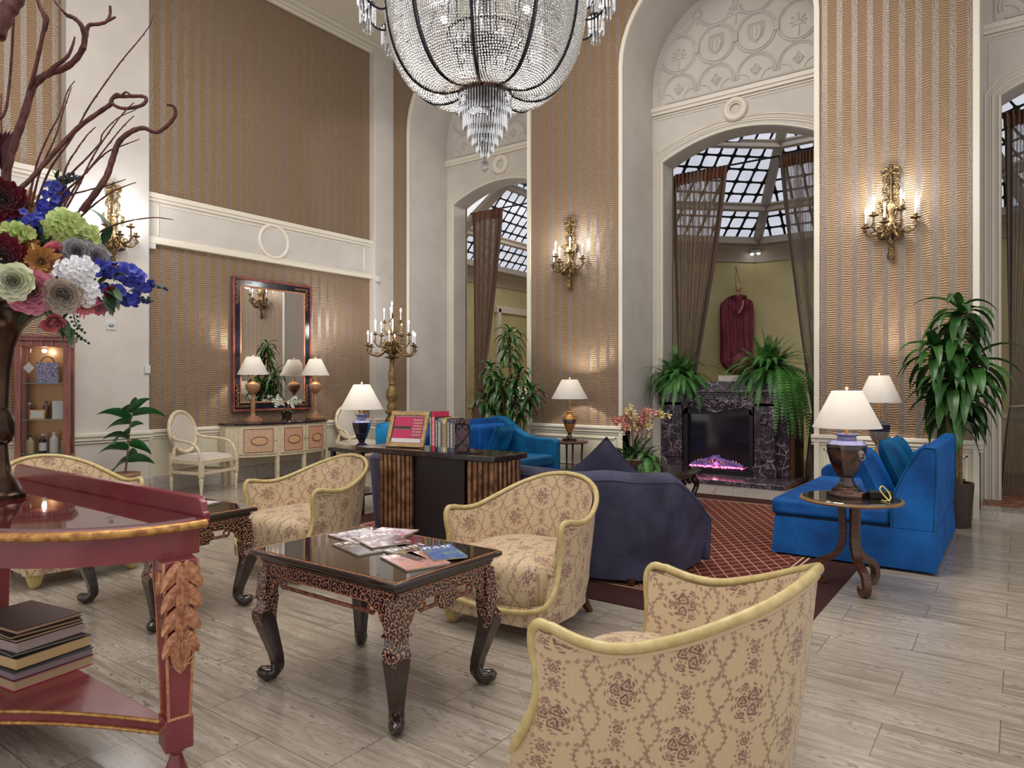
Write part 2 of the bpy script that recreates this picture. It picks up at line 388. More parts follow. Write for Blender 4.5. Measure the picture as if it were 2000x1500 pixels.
        o = bpy.data.objects.new(name, me); C.objects.link(o)
        if parent: o.parent = parent
        if bevel:
            b = o.modifiers.new('b', 'BEVEL'); b.width = bevel; b.segments = seg; b.limit_method = 'ANGLE'; b.angle_limit = R(40)
        if sub:
            q = o.modifiers.new('s', 'SUBSURF'); q.levels = sub; q.render_levels = sub
        if kind: o['kind'] = kind
        if label: o['label'] = label
        return o
def thing(name, label, cat, loc=(0, 0, 0), rz=0, group=None):
    o = bpy.data.objects.new(name, None); C.objects.link(o); o.location = loc; o.rotation_euler = (0, 0, R(rz))
    o.empty_display_size = .1
    o['label'] = label; o['category'] = cat
    if group: o['group'] = group
    return o
def tag(o, label, cat, group=None, kind=None):
    o['label'] = label; o['category'] = cat
    if group: o['group'] = group
    if kind: o['kind'] = kind
    return o
def struct(name, mb, m, parent=None, **kw):
    return mb.build(name, m, parent, kind='structure', **kw)
def copy_tree(o, parent=None):
    c = o.copy(); C.objects.link(c); c.parent = parent
    for ch in list(o.children): copy_tree(ch, c)
    return c
def plight(parent, loc, power, col=(1, .88, .72), rad=.03):
    d = bpy.data.lights.new('bulb_light', 'POINT'); d.energy = power; d.color = col; d.shadow_soft_size = rad
    o = bpy.data.objects.new('bulb_light', d); C.objects.link(o); o.location = loc
    if parent: o.parent = parent
    return o
def arc(cx, cy, r, a0, a1, n=16): return [(cx+r*math.cos(R(a0+(a1-a0)*i/n)), cy+r*math.sin(R(a0+(a1-a0)*i/n))) for i in range(n+1)]
def spline(pts, n=6):
    P = [Vector(p) for p in pts]; out = []
    for i in range(len(P)-1):
        p0 = P[max(i-1, 0)]; p1 = P[i]; p2 = P[i+1]; p3 = P[min(i+2, len(P)-1)]
        for k in range(n):
            t = k/n; out.append(.5*((2*p1)+(p2-p0)*t+(2*p0-5*p1+4*p2-p3)*t*t+(-p0+3*p1-3*p2+p3)*t**3))
    out.append(P[-1]); return out
def sval(keys, t):
    for i in range(len(keys)-1):
        a, b = keys[i], keys[i+1]
        if t <= b[0] or i == len(keys)-2:
            q = (t-a[0])/(b[0]-a[0]); q = min(1, max(0, q)); q = q*q*(3-2*q); return a[1]+(b[1]-a[1])*q

# ================================================================== THE ROOM
XL, XP, YB, YI, YO = -8.747, -8.62, 8.35, 9.27, 9.62      # bay wall, pier face, arcade wall, inner arch panel, its far side
TOP, RAIL = 6.86, .77
CX = [-7.02, -3.07, .88]; AR, HS = 1.2, 5.58
XR = 3.6
def arch_z(dx, r=AR): return HS+math.sqrt(max(0, r*r-dx*dx))
NS = 22
ARX = [-AR*math.cos(PI*i/NS) for i in range(NS+1)]

fl = MB(); fl.add([(XL, -2.5, 0), (5, -2.5, 0), (5, YB+.16, 0), (XL, YB+.16, 0)], [(0, 1, 2, 3)])
struct('floor', fl, FLOOR, smooth=False)
fa = MB(); fa.box(-10, 5, YB+.16, 14.2, -.02, .075); struct('floor_atrium', fa, CARPET, smooth=False)
st = MB(); st.box(XL, 5, YB+.02, YB+.42, 0, .082); struct('trim_1', st, MARB_G, smooth=False)
ce = MB(); ce.box(XL-.3, 2.2, -1.5, YI+.4, 7.3, 7.4); struct('ceiling', ce, CREAM, smooth=False)

# arcade wall: papered front with three arches
mb = MB()
def wcol(x0, x1, z0a, z0b, z1, y): mb.add([(x0, y, z0a), (x1, y, z0b), (x1, y, z1), (x0, y, z1)], [(0, 1, 2, 3)])
edges = [XL]
for c in CX: edges += [c-AR, c+AR]
edges += [XR]
for i in range(0, len(edges), 2):
    if edges[i+1] > edges[i]: wcol(edges[i], edges[i+1], RAIL, RAIL, TOP+.1, YB)
for c in CX:
    for i in range(NS): wcol(c+ARX[i], c+ARX[i+1], arch_z(ARX[i]), arch_z(ARX[i+1]), TOP+.1, YB)
struct('wall_back', mb, WP_X, smooth=False)
# deep plaster reveals behind the arches
for c in CX:
    mb = MB(); out = [(c-AR, 0)]+[(c+x, arch_z(x)) for x in ARX]+[(c+AR, 0)]
    mb.grid(lambda u, v: (0, 0, 0), 1, 1) if False else None
    n = len(out)
    mb.add([(p[0], YB, p[1]) for p in out]+[(p[0], YI, p[1]) for p in out], [(i, i+1, n+i+1, n+i) for i in range(n-1)])
    struct('wall_reveal', mb, CREAM, ang=20)
    # painted bead round the arch on the papered face
    mb = MB(); oo = [(c-AR-.055, 0)]+[(c+x*(AR+.055)/AR, HS+math.sqrt(max(0, (AR+.055)**2-(x*(AR+.055)/AR)**2))) for x in ARX]+[(c+AR+.055, 0)]
    mb.add([(p[0], YB-.03, p[1]) for p in out]+[(p[0], YB-.03, p[1]) for p in oo]+[(p[0], YB+.005, p[1]) for p in out]+[(p[0], YB+.005, p[1]) for p in oo],
           [(i, n+i, n+i+1, i+1) for i in range(n-1)]+[(i, i+1, 2*n+i+1, 2*n+i) for i in range(n-1)]+[(n+i, 3*n+i, 3*n+i+1, n+i+1) for i in range(n-1)])
    struct('trim_arch', mb, TRIM, ang=30)

# wainscot, rail and base on the papered piers
for i in range(0, len(edges), 2):
    a, b = edges[i], edges[i+1]
    if i: a += .0
    if b-a < .05: continue
    mb = MB(); mb.box(a, b, YB-.012, YB+.2, .2, RAIL); o = struct('wainscot', mb, WAINS, smooth=False)
    mb = MB()
    for z0, z1, d in ((RAIL-.03, RAIL+.012, .05), (RAIL-.075, RAIL-.03, .034), (RAIL-.105, RAIL-.085, .022)): mb.box(a-.03, b+.03, YB-d, YB+.02, z0, z1)
    struct('trim_rail', mb, TRIM, bevel=.006)
    mb = MB()
    pa, pb = a+.10, b-.10
    for x0, x1, z0, z1 in ((pa, pb, RAIL-.16, RAIL-.145), (pa, pb, .235, .25), (pa, pa+.016, .235, RAIL-.145), (pb-.016, pb, .235, RAIL-.145)): mb.box(x0, x1, YB-.026, YB-.01, z0, z1)
    struct('trim_panel', mb, TRIM, smooth=False)
    mb = MB(); mb.box(a-.0, b+.0, YB-.028, YB+.25, 0, .2); struct('baseboard_back', mb, MARB_G, bevel=.004)

# inner arch panels: plaster tympanum over a segmental door arch
DW = 1.04
def door_z(x): return 4.50+.27*(1-(x/DW)**2)
def relief(c):
    """plaster tracery: interlaced medallions, shields, palmettes and rosettes"""
    mb = MB(); y = YI-.006
    def inside(x, z): return z > 5.335 and (x*x+(z-HS)**2 < 1.10**2 if z > HS else abs(x) < 1.10)
    def line(pts, r=.011):
        run = []
        for p in pts+[None]:
            if p is not None and inside(*p): run.append((c+p[0], y, p[1]))
            else:
                if len(run) > 2: mb.tube(run, r, 5)
                run = []
    def ring(cx, cz, r, a0=0, a1=360, rr=.011, k=1.0, n=30): line([(cx+k*(p[0]-cx), p[1]) for p in arc(cx, cz, r, a0, a1, n)], rr)
    line([(1.1*math.cos(R(a)), HS+1.1*math.sin(R(a))*.999) for a in range(0, 181, 4)], .012)
    line([(x*.1, 5.34+.002) for x in range(-11, 12)], .014)
    for sx in (-1, 1): line([(sx*1.095, 5.34+.03*k) for k in range(9)], .012)
    for i in (-2, -1, 0, 1, 2):
        for row in range(4):
            cx = .535*(i+(.5 if row % 2 == 0 or True else 0)); cz = 5.48+row*.51
            if row == 0: ring(cx, cz-.02, .255, -10, 190); ring(cx, cz-.02, .225, -10, 190, .006)
            else: ring(cx, cz, .262); ring(cx, cz, .232, rr=.006)
            for sx in (-1, 1):
                if row: mb2 = None
    for i in (-2, -1, 0, 1):
        cx = .535*(i+.5)
        # bottom row rosette squares and side scallops
        if abs(cx) < 1.0:
            for a in range(0, 360, 45):
                p = (cx+.035*math.cos(R(a)), 5.50+.035*math.sin(R(a)))
                if inside(*p): mb.ball((c+p[0], y, p[1]), .018, 6, 4, (1, .5, 1))
            mb.ball((c+cx, y, 5.50), .02, 8, 5, (1, .6, 1))
            line([(cx-.065, 5.50), (cx, 5.575), (cx+.065, 5.50), (cx, 5.425), (cx-.065, 5.50)][0:5], .005) if False else None
            sq = [(cx-.07, 5.50), (cx-.035, 5.54), (cx, 5.58), (cx+.035, 5.54), (cx+.07, 5.50), (cx+.035, 5.46), (cx, 5.42), (cx-.035, 5.46), (cx-.07, 5.50)]; line(sq, .006)
            ring(cx-.2, 5.34, .13, 0, 90, .006); ring(cx+.2, 5.34, .13, 90, 180, .006)
        if abs(cx) < .4:                      # shields in the two middle medallions
            cz = 5.99; sh = [(-.10, .12), (0, .125), (.10, .12), (.105, 0), (.08, -.07), (0, -.14), (-.08, -.07), (-.105, 0), (-.10, .12)]
            line([(cx+a, cz+b) for a, b in sh], .009); line([(cx+a*.8, cz+b*.8) for a, b in sh], .005)
            for q in (-.05, 0, .05): line([(cx+q, cz+.08), (cx+q*1.2+.012, cz+.02), (cx+q, cz-.06)], .006)
    def palm(cx, cz, s=1):
        line([(cx, cz-.13*s), (cx+.01, cz-.05*s), (cx, cz+.03*s), (cx, cz+.11*s)], .009)
        for k, (a, ln) in enumerate(((55, .12), (90, .13), (125, .12), (25, .10), (155, .10), (-5, .07), (185, .07))):
            ex, ez = cx+ln*s*math.cos(R(a)), cz+.02+ln*s*math.sin(R(a))
            line([(cx, cz+.01), ((cx+ex)/2, (cz+ez)/2+.015), (ex, ez), (ex+.012*(1 if a < 90 else -1), ez-.02)], .011)
    palm(0, 6.30); palm(-.8, 5.92); palm(.8, 5.92); palm(-.53, 6.42, .7); palm(.53, 6.42, .7)
    for x in (-.535, 0, .535, ):
        for z in (5.99,):
            if inside(x, z): mb.box(c+x-.03, c+x+.03, y-.018, y+.01, z-.055, z+.055)
            for k in range(3): mb.box(c+x-.033, c+x+.033, y-.024, y, z-.045+.035*k, z-.030+.035*k)
    return mb
for ci, c in enumerate(CX):
    mb = MB(); xs = sorted(set([-AR]+ARX+[-DW, DW]+[DW*k/9 for k in range(-9, 10)]))
    for a, b in zip(xs[:-1], xs[1:]):
        if b-a < 1e-6: continue
        ins = abs((a+b)/2) < DW
        za, zb = (door_z(a), door_z(b)) if ins else (0, 0); ta, tb = arch_z(a), arch_z(b)
        mb.add([(c+a, YI, za), (c+b, YI, zb), (c+b, YI, tb), (c+a, YI, ta)], [(0, 1, 2, 3)])
        mb.add([(c+a, YO, za), (c+b, YO, zb), (c+b, YO, tb), (c+a, YO, ta)], [(3, 2, 1, 0)])
        if ins: mb.add([(c+a, YI, za), (c+b, YI, zb), (c+b, YO, zb), (c+a, YO, za)], [(3, 2, 1, 0)])
    for sx in (-DW, DW): mb.add([(c+sx, YI, 0), (c+sx, YO, 0), (c+sx, YO, 4.5), (c+sx, YI, 4.5)], [(0, 1, 2, 3)])
    wl = struct('wall_tympanum', mb, CREAM, ang=15)
    if ci < 2 or True: struct('trim_tracery', relief(c), CREAM, ang=60)
    # door frame mouldings following the opening
    mb = MB()
    def follow(d): return [(c-DW-d, .08), (c-DW-d, 2.0), (c-DW-d, 4.5+d*.4)]+[(c+DW*k/9*(1+d/DW*.98), door_z(DW*k/9)+d) for k in range(-8, 9)]+[(c+DW+d, 4.5+d*.4), (c+DW+d, 2.0), (c+DW+d, .08)]
    for d, r in ((.015, .016), (.075, .012), (.10, .007), (.145, .009)):
        q = [(p[0], YI-.004, p[1]) for p in follow(d) if abs(p[0]-c) < AR-.012]
        mb.tube(q, r, 6)
    # string courses, frieze panel and ring
    mb.box(c-AR, c+AR, YI-.045, YI+.01, 5.245, 5.30); mb.box(c-AR, c+AR, YI-.028, YI+.01, 5.20, 5.245); mb.box(c-AR, c+AR, YI-.015, YI+.01, 5.165, 5.18)
    mb.tube([(c+.125*math.cos(R(a)), YI-.012, 5.03+.125*math.sin(R(a))) for a in range(0, 360, 12)], .042, 10, closed=True, flat=1)
    mb.tube([(c+.085*math.cos(R(a)), YI-.02, 5.03+.085*math.sin(R(a))) for a in range(0, 360, 15)], .012, 6, closed=True)
    for sx in (-1, 1):
        q = [(c+sx*1.15, YI-.004, 4.60), (c+sx*1.15, YI-.004, 5.13), (c+sx*.2, YI-.004, 5.13)]; mb.tube(q, .007, 5)
        q = [(c+sx*x, YI-.004, door_z(min(x, 1.04))+.17) for x in (.2, .4, .6, .8, 1.0, 1.15)]; mb.tube(q, .007, 5)
    struct('trim_moulding', mb, TRIM, ang=50)

# mirror wall: papered bays between plaster piers
mb = MB()
for y0, y1 in ((-2.5, 3.318), (4.24, 7.927)):
    mb.add([(XL, y1, RAIL), (XL, y0, RAIL), (XL, y0, TOP+.1), (XL, y1, TOP+.1)], [(0, 1, 2, 3)])
struct('wall_left', mb, WP_Y, smooth=False)
for y0, y1 in ((3.318, 4.24), (7.927, 8.36)):
    mb = MB(); mb.box(XL-.2, XP, y0, y1, 0, TOP+.16); struct('wall_pier', mb, CREAM, bevel=.008)
for y0, y1 in ((-2.5, 3.318), (4.24, 7.927)):
    mb = MB(); mb.box(XL-.1, XL+.012, y0, y1, 0, RAIL); struct('wainscot', mb, WAINS, smooth=False)
    mb = MB(); mb.box(XL-.1, XL+.04, y0, y1, 3.11, 3.71); fz = struct('wall_frieze', mb, CREAM, smooth=False)
    mb = MB()
    for z0, z1, d in ((3.67, 3.73, .075), (3.63, 3.67, .058), (3.10, 3.155, .07), (3.155, 3.185, .055)): mb.box(XL, XL+d, y0, y1, z0, z1)
    for sy in ((y0+.14, y0+.16), (y1-.16, y1-.14)): mb.box(XL, XL+.05, sy[0], sy[1], 3.2, 3.62)
    mb.box(XL, XL+.05, y0+.14, y1-.14, 3.585, 3.60)
    if y0 > 0: mb.tube([(XL+.045, 6.06+.235*math.cos(R(a)), 3.41+.235*math.sin(R(a))) for a in range(0, 360, 10)], .026, 8, closed=True)
    struct('trim_frieze', mb, TRIM, bevel=.004)
for y0, y1, x in ((-2.5, 3.318, XL), (3.29, 4.27, XP), (4.24, 7.927, XL), (7.9, 8.33, XP)):
    mb = MB()
    for z0, z1, d in ((RAIL-.03, RAIL+.012, .05), (RAIL-.075, RAIL-.03, .034), (RAIL-.105, RAIL-.085, .022)): mb.box(x-.02, x+d, y0, y1, z0, z1)
    struct('trim_rail', mb, TRIM, bevel=.006)
    mb = MB(); mb.box(x-.05, x+.03, y0, y1, 0, .2); struct('baseboard_left', mb, MARB_G, bevel=.004)
# cornice, soffit and ceiling beam
mb = MB()
for z0, z1, d in ((TOP, TOP+.05, .06), (TOP+.05, TOP+.09, .10), (TOP+.09, TOP+.14, .17)):
    mb.box(XL, XL+d, -1.5, YB, z0, z1); mb.box(XL+d, 2.2, YB-d, YB, z0, z1)
mb.box(XL, XL+.95, -1.5, YB, TOP+.14, TOP+.2); mb.box(XL+.95, 2.2, YB-.75, YB, TOP+.14, TOP+.2)
mb.box(XL+.9, XL+1.0, -1.5, YB-.75, TOP+.10, TOP+.46); mb.box(XL+1.0, 2.2, YB-.8, YB-.7, TOP+.10, TOP+.46)
struct('trim_cornice', mb, TRIM, bevel=.012)

# ------------------------------------------------------------------ atrium beyond the arches
YEL = noisy('ochre_plaster', L(196, 184, 136), L(208, 196, 150), 3, .7)
GREYP = mat('grey_plaster', L(184, 174, 164), .6)
WH, CH = 3.46, 3.80
poly = [(-9.2, YO), (-9.2, 14.0), (-6.6, 14.0), (-5.4, 10.62), (-3.72, 12.3), (.2, 12.3), (1.9, 10.6), (3.6, 10.6), (3.6, YO)]
mb = MB(); mc = MB(); mt = MB()
for (x0, y0), (x1, y1) in zip(poly[:-1], poly[1:]):
    mb.add([(x0, y0, 0), (x1, y1, 0), (x1, y1, WH), (x0, y0, WH)], [(3, 2, 1, 0)])
    d = Vector((x1-x0, y1-y0, 0)).normalized(); nn = Vector((d.y, -d.x, 0))
    a, b = Vector((x0, y0, 0)), Vector((x1, y1, 0))
    prof = [(0, WH), (.03, WH+.01), (.04, WH+.06), (.10, WH+.15), (.22, CH-.12), (.22, CH-.09), (.34, CH-.07), (.34, CH+.04), (.26, CH+.06)]
    m_ = len(prof); mc.add([a+nn*p[0]+Vector((0, 0, p[1])) for p in prof]+[b+nn*p[0]+Vector((0, 0, p[1])) for p in prof], [(i, m_+i, m_+i+1, i+1) for i in range(m_-1)])
    mt.add([a+nn*.02+Vector((0, 0, z)) for z in (.86, .92)]+[b+nn*.02+Vector((0, 0, z)) for z in (.92, .86)], [(0, 1, 2, 3)])
struct('wall_atrium', mb, YEL, smooth=False); struct('trim_cove', mc, GREYP, ang=30); struct('trim_dado', mt, TRIM, smooth=False)
mb = MB(); mb.box(-9.3, 3.7, YO-.02, YO+.05, 4.9, 7.4); struct('wall_atrium', mb, GREYP, smooth=False)
mb = MB()
for c0, c1 in ((-9.2, -8.06), (-5.98, -4.11), (-2.03, -.16), (1.92, 3.6)): mb.box(c0, c1, YO-.02, YO+.02, 0, 5.2)
struct('wall_atrium', mb, YEL, smooth=False)
SKY = m_skylight()
def facet(a, b, apex_a, apex_b, name='window_skylight'):
    """one sloping pane field of the roof, gutter line a-b rising to the ridge"""
    a, b, c, d = [Vector(p) for p in (a, b, apex_b, apex_a)]
    ln = (b-a).length; h = ((c+d)/2-(a+b)/2).length
    mb = MB(); mb.add([a, b, c, d], [(0, 1, 2, 3)], [(0, 0), (ln, 0), (ln*.5+(c-d).length/2, h), (ln*.5-(c-d).length/2, h)])
    o = struct(name, mb, SKY, smooth=False)
    mr_ = MB()
    for p, q, r in ((a, d, .10), (b, c, .10)): mr_.tube([p, q], r, 4)
    for t, r in ((.0, .04), (.19, .06), (.5, .06), (1.0, .1)): mr_.tube([a.lerp(d, t), b.lerp(c, t)], r, 4)
    for t in (.19, .5):
        mr_.tube([a.lerp(d, t)+Vector((0, 0, -.07)), b.lerp(c, t)+Vector((0, 0, -.07))], .05, 6)
    mr_.build('rafter', GREYP, o, ang=30, kind='structure')
ap = (-1.75, 10.0, 6.9)
g = .3
facet((-3.60, 12.0, 3.80), (.1, 12.0, 3.80), (-2.3, 9.9, 6.3), (-1.3, 9.9, 6.3))
facet((-5.35, 10.25, 3.80), (-3.60, 12.0, 3.80), (-2.9, 9.7, 6.3), (-2.3, 9.9, 6.3))
facet((.1, 12.0, 3.80), (1.8, 10.3, 3.80), (-1.3, 9.9, 6.3), (-.7, 9.7, 6.3))
facet((-8.9, 9.8, 3.80), (-8.9, 13.7, 3.80), (-6.6, 11.0, 6.4), (-6.6, 12.4, 6.4))
facet((-8.9, 13.7, 3.80), (-6.2, 13.7, 3.80), (-6.6, 12.4, 6.4), (-6.5, 12.4, 6.4))
facet((-6.3, 13.4, 3.80), (-5.6, 10.4, 3.80), (-6.6, 12.4, 6.4), (-6.6, 11.0, 6.4))
facet((1.8, 10.4, 4.0), (3.6, 10.4, 4.0), (1.8, 9.7, 5.2), (3.6, 9.7, 5.2))
mb = MB(); mb.box(-9.5, 4, YO+.05, 14.2, 6.95, 7.05); struct('ceiling_atrium', mb, GREYP, smooth=False)
# panelled door in the atrium seen through the first arch
mb = MB(); mb.box(-9.2, -9.15, 12.05, 13.3, .08, 2.9); dr = struct('door_1', mb, YEL, bevel=.01)
mb = MB()
for y0, y1, z0, z1 in ((11.95, 12.05, .08, 3.0), (13.3, 13.4, .08, 3.0), (11.9, 13.45, 2.9, 3.05)): mb.box(-9.2, -9.1, y0, y1, z0, z1)
mb.build('door_frame', TRIM, dr, bevel=.01, kind='structure')

# ------------------------------------------------------------------ curtains
SHEER = m_sheer(); BAND = noisy('rust_silk', L(104, 66, 52), L(126, 84, 68), 40, .6); HEM = mat('cocoa_silk', L(98, 70, 58), .65, sheen=.3)
CORD = mat('tie_cord', L(188, 172, 150), .6)
def curtain(label, x0, x1, xt, ztop, zt, y, side, zbot=.09, skew=.0):
    """hangs from the rod between x0 and x1, gathered to the tie at xt,zt; side=-1 tied to its left, +1 to its right"""
    t = thing('tied_curtain', label, 'curtain', (0, y, 0))
    w0 = x1-x0; folds = 15
    def outline(v):       # v 0 top .. 1 floor
        z = ztop+(zbot-ztop)*v
        if z >= zt:
            q = (ztop-z)/(ztop-zt); q2 = q**1.25
            lo = x0+(xt-.07-x0)*(q2 if side > 0 else min(1, q*1.05)); hi = x1+(xt+.07-x1)*(q2 if side < 0 else min(1, q*1.05))
        else:
            q = (zt-z)/(zt-zbot); lo = xt-.07-.10*q**.7; hi = xt+.07+.10*q**.7
        return lo, hi, z
    def sheet(u0, u1, dy=0):
        def fn(u, v):
            uu = u0+(u1-u0)*u; lo, hi, z = outline(v); wd = hi-lo
            amp = .035*min(1, .25+.75*wd/w0)+.012
            return (lo+wd*uu, dy+amp*math.sin(uu*folds*2*PI+v*2)+.015*math.sin(uu*9+v*5), z)
        return fn
    uvf = lambda u, v, p: (u*w0, v*3)
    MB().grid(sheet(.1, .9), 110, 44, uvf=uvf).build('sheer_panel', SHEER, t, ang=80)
    for u0, u1 in ((0, .1), (.9, 1)): MB().grid(sheet(u0, u1), 14, 44).build('border', HEM, t, ang=80)
    def head(u, v):
        lo, hi, z = outline(v*.05); return (lo-.01+(hi-lo+.02)*u, -.012+.04*math.sin(u*folds*2*PI), ztop-.16*v+.02)
    MB().grid(head, 110, 3).build('heading', BAND, t, ang=80)
    MB().tube([(xt+.085*math.cos(a/14*2*PI), .06*math.sin(a/14*2*PI), zt+.01*math.cos(a/14*2*PI)) for a in range(14)], .009, 6, closed=True).build('tie_cord', CORD, t)
    return t
def rod(c, z, label):
    mb = MB(); path = [(c-1.03+2.06*k/40, YO+.1, z) for k in range(41)]
    mb.tube(path, .013, 8)
    for k in range(50):
        x = c-1.02+2.04*k/50; mb.tube([(x, YO+.1-.016, z-.012), (x+.02, YO+.1-.016, z+.012)], .006, 4)
    tag(mb.build('curtain_rod', IRON, None), label, 'curtain rod')
for c, nm in zip(CX, ('dark twisted rod across the arch behind the ferny plant', 'dark twisted rod across the arch above the fireplace', 'dark twisted rod across the arch beside the blue sofa')): rod(c, 4.44, nm)
cy = YO+.1
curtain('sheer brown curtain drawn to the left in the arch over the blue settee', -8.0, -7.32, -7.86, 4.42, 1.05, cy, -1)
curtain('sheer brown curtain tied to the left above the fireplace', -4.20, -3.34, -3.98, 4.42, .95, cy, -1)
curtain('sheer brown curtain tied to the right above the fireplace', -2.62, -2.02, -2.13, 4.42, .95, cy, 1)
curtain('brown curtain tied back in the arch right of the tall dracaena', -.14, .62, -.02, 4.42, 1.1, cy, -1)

# ================================================================== FURNITURE
def rug():
    mb = MB(); mb.box(-2.25, 2.25, -2.23, 2.23, 0, .006)
    o = mb.build('area_rug', RUG, None, smooth=False); o.location = (-3.2, 6.03, .0005)
    tag(o, 'maroon rug with a pale diamond lattice and plain brown border before the fireplace', 'rug')
rug()

# ---------- barrel armchair, local front towards -y, origin on the floor between the front feet
def make_armchair(label):
    t = thing('tub_armchair', label, 'armchair', group='floral tub armchairs')
    N = 36
    def top0(s):
        a = PI*s; cx, sy = math.cos(a), math.sin(a)
        return -math.copysign(abs(cx)**.78, cx)*.415, .13+.64*abs(sy)**.86
    TB = [top0(i/400) for i in range(401)]; AL = [0]
    for p, q in zip(TB[:-1], TB[1:]): AL.append(AL[-1]+math.hypot(q[0]-p[0], q[1]-p[1]))
    def re(s):            # arc length to curve parameter
        d = s*AL[-1]; lo = 0
        for i in range(400):
            if AL[i+1] >= d-1e-9: return (i+(d-AL[i])/max(1e-9, AL[i+1]-AL[i]))/400
        return 1
    HK = spline([(0, 0, .632), (.12, 0, .612), (.26, 0, .616), (.44, 0, .662), (.66, 0, .735), (.85, 0, .785), (1, 0, .798)], 10)
    def top(s):           # s 0 at the left arm tip .. 1 at the right; returns x, y, h of the rail
        x, y = top0(re(s)); q = min(1, 1-abs(2*s-1)); h = HK[-1].z
        for p, r in zip(HK[:-1], HK[1:]):
            if p.x <= q <= r.x: h = p.z+(r.z-p.z)*(q-p.x)/max(1e-9, r.x-p.x); break
        return x, y, h
    def bot(s):
        a = PI*re(s); e = .78; cx, sy = math.cos(a), math.sin(a)
        return -math.copysign(abs(cx)**e, cx)*.375, .02+.655*abs(sy)**.86
    post = [(.415, .13, .625), (.413, .085, .635), (.41, .055, .61), (.405, .05, .56), (.395, .06, .48), (.395, .055, .40), (.40, .02, .32), (.395, -.02, .255), (.36, -.055, .205), (.27, -.08, .178), (.14, -.095, .166), (0, -.10, .163)]
    def ypost(h):
        P = [(p[2], p[1]) for p in post[2:9]]
        for (h1, y1), (h0, y0) in zip(P[:-1], P[1:]):
            if h0 <= h <= h1: return y0+(y1-y0)*(h-h0)/(h1-h0)
        return P[0][1] if h > P[0][0] else P[-1][1]
    def outer(u, v):
        x, y, h = top(u); bx, by = bot(u); z = .105+(h-.105)*v; k = v**.75
        q = 1-abs(2*u-1); px = bx+(x-bx)*k; py = by+(y-by)*k
        f = max(0, 1-q/.14)**1.5; py = py*(1-f)+ypost(z)*f if z > .2 else py*(1-f)+(-.055)*f
        return (px, py, z)
    per = lambda u: (u-.5)*AL[-1]
    MB().grid(outer, 56, 14, uvf=lambda u, v, p: (per(u), p[2])).build('outer_back', FLORAL, t, ang=80)
    def inner(u, v):
        x, y, h = top(u); q = 1-abs(2*u-1); th = .05+.05*(1-v)
        a = PI*re(u); nx, ny = math.cos(a), -math.sin(a)
        z = .36+(h-.005-.36)*v; k = .92+.08*v
        px = x*k*(1-0)+nx*th*.55*(1 if True else 0); py = .10+(y-.10)*k+ny*th*.55
        f = max(0, 1-q/.12)**1.5; py = py*(1-f)+(ypost(z)+.02)*f
        b = .022*math.sin(PI*v)*min(1, q*4)
        return (px-0*b, py, z)
    MB().grid(inner, 56, 10, uvf=lambda u, v, p: (per(u)*.9+.05, p[2]+.1)).build('inner_back', FLORAL, t, ang=80)
    for e in (0, 1):
        mb = MB()
        def fr(u, v, e=e):
            a = Vector(inner(e, v)); z = a.z; px = (1 if e else -1)*(.385+.02*min(1, (z-.1)/.5)); b = Vector((px, ypost(z)+.004, z)); return tuple(a.lerp(b, u))
        mb.grid(fr, 2, 12, uvf=lambda u, v, p: (p[0]+p[1], p[2]))
        mb.add([(q*(1 if e else -1), y_, z_) for q, y_, z_ in ((.30, .10, .37), (.39, ypost(.37), .37), (.385, ypost(.22), .22), (.30, .05, .20))], [(0, 1, 2, 3)], [(.1, .1), (.2, .1), (.2, 0), (.1, 0)])
        mb.build('arm_facing', FLORAL, t, ang=60)
    # gilt rail running over the arms and round the seat front
    path = [top(i/N) for i in range(N+1)]
    pr = spline(post, 4); pl = [Vector((-p.x, p.y, p.z)) for p in pr]
    full = [Vector(p) for p in path]+pr[2:]+pl[::-1][1:-2]
    MB().tube([Vector((p[0], p[1], p[2]+.006)) for p in full], .0158, 10, closed=True).build('gilt_rail', GOLDP, t, ang=80)
    MB().tube([Vector((p[0]*.985, p[1]-.004, p[2]-.017)) for p in path], .009, 6).build('piping', FLORAL, t)
    # seat cushion: bowed front, domed top
    def seatpl(a, k):
        cx, sy = math.cos(a), math.sin(a)
        x = -math.copysign(abs(cx)**.66, cx)*.362*k; y = .26+(.38 if sy > 0 else .345)*k*math.copysign(abs(sy)**.75, sy)
        return x, y
    rows = [(.97, .185), (1.0, .24), (1.01, .31), (1.0, .365), (.95, .405), (.85, .428), (.65, .442), (.35, .45), (.02, .452)]
    def seat(u, v):
        i = min(int(v*8), 7); f = v*8-i; k = rows[i][0]+(rows[i+1][0]-rows[i][0])*f; z = rows[i][1]+(rows[i+1][1]-rows[i][1])*f
        x, y = seatpl(2*PI*u, k); return (x, y, z)
    MB().grid(seat, 40, 16, closeu=True, uvf=lambda u, v, p: (p[0], p[1]+p[2] if p[1] > 0 else p[1]-p[2]*1.0+.9)).build('seat', FLORAL, t, ang=80)
    # apron under the rail
    pts = [(-.375, .03)]+[(-.40*math.cos(R(a)), -.0-.098*math.sin(R(a))**.6) for a in range(4, 177, 8)]+[(.375, .03)]
    mb = MB(); n = len(pts)
    mb.add([(p[0]*.97, p[1]+.005, .10) for p in pts]+[(p[0], p[1], .175) for p in pts]+[(p[0], p[1]+.0, .20+.05*abs(p[0]/.4)**4) for p in pts], [(i, i+1, n+i+1, n+i) for i in range(n-1)]+[(n+i, n+i+1, 2*n+i+1, 2*n+i) for i in range(n-1)],
           [(p[0], z) for z in (.1, .175, .22) for p in pts])
    mb.build('apron', FLORAL, t, ang=60)
    mb = MB(); mb.prism([(-.37, .0), (.37, .0), (.37, .25), (.30, .5), (.15, .64), (-.15, .64), (-.30, .5), (-.37, .25)], .10, .19); mb.build('seat_base', FLORAL, t, smooth=False)
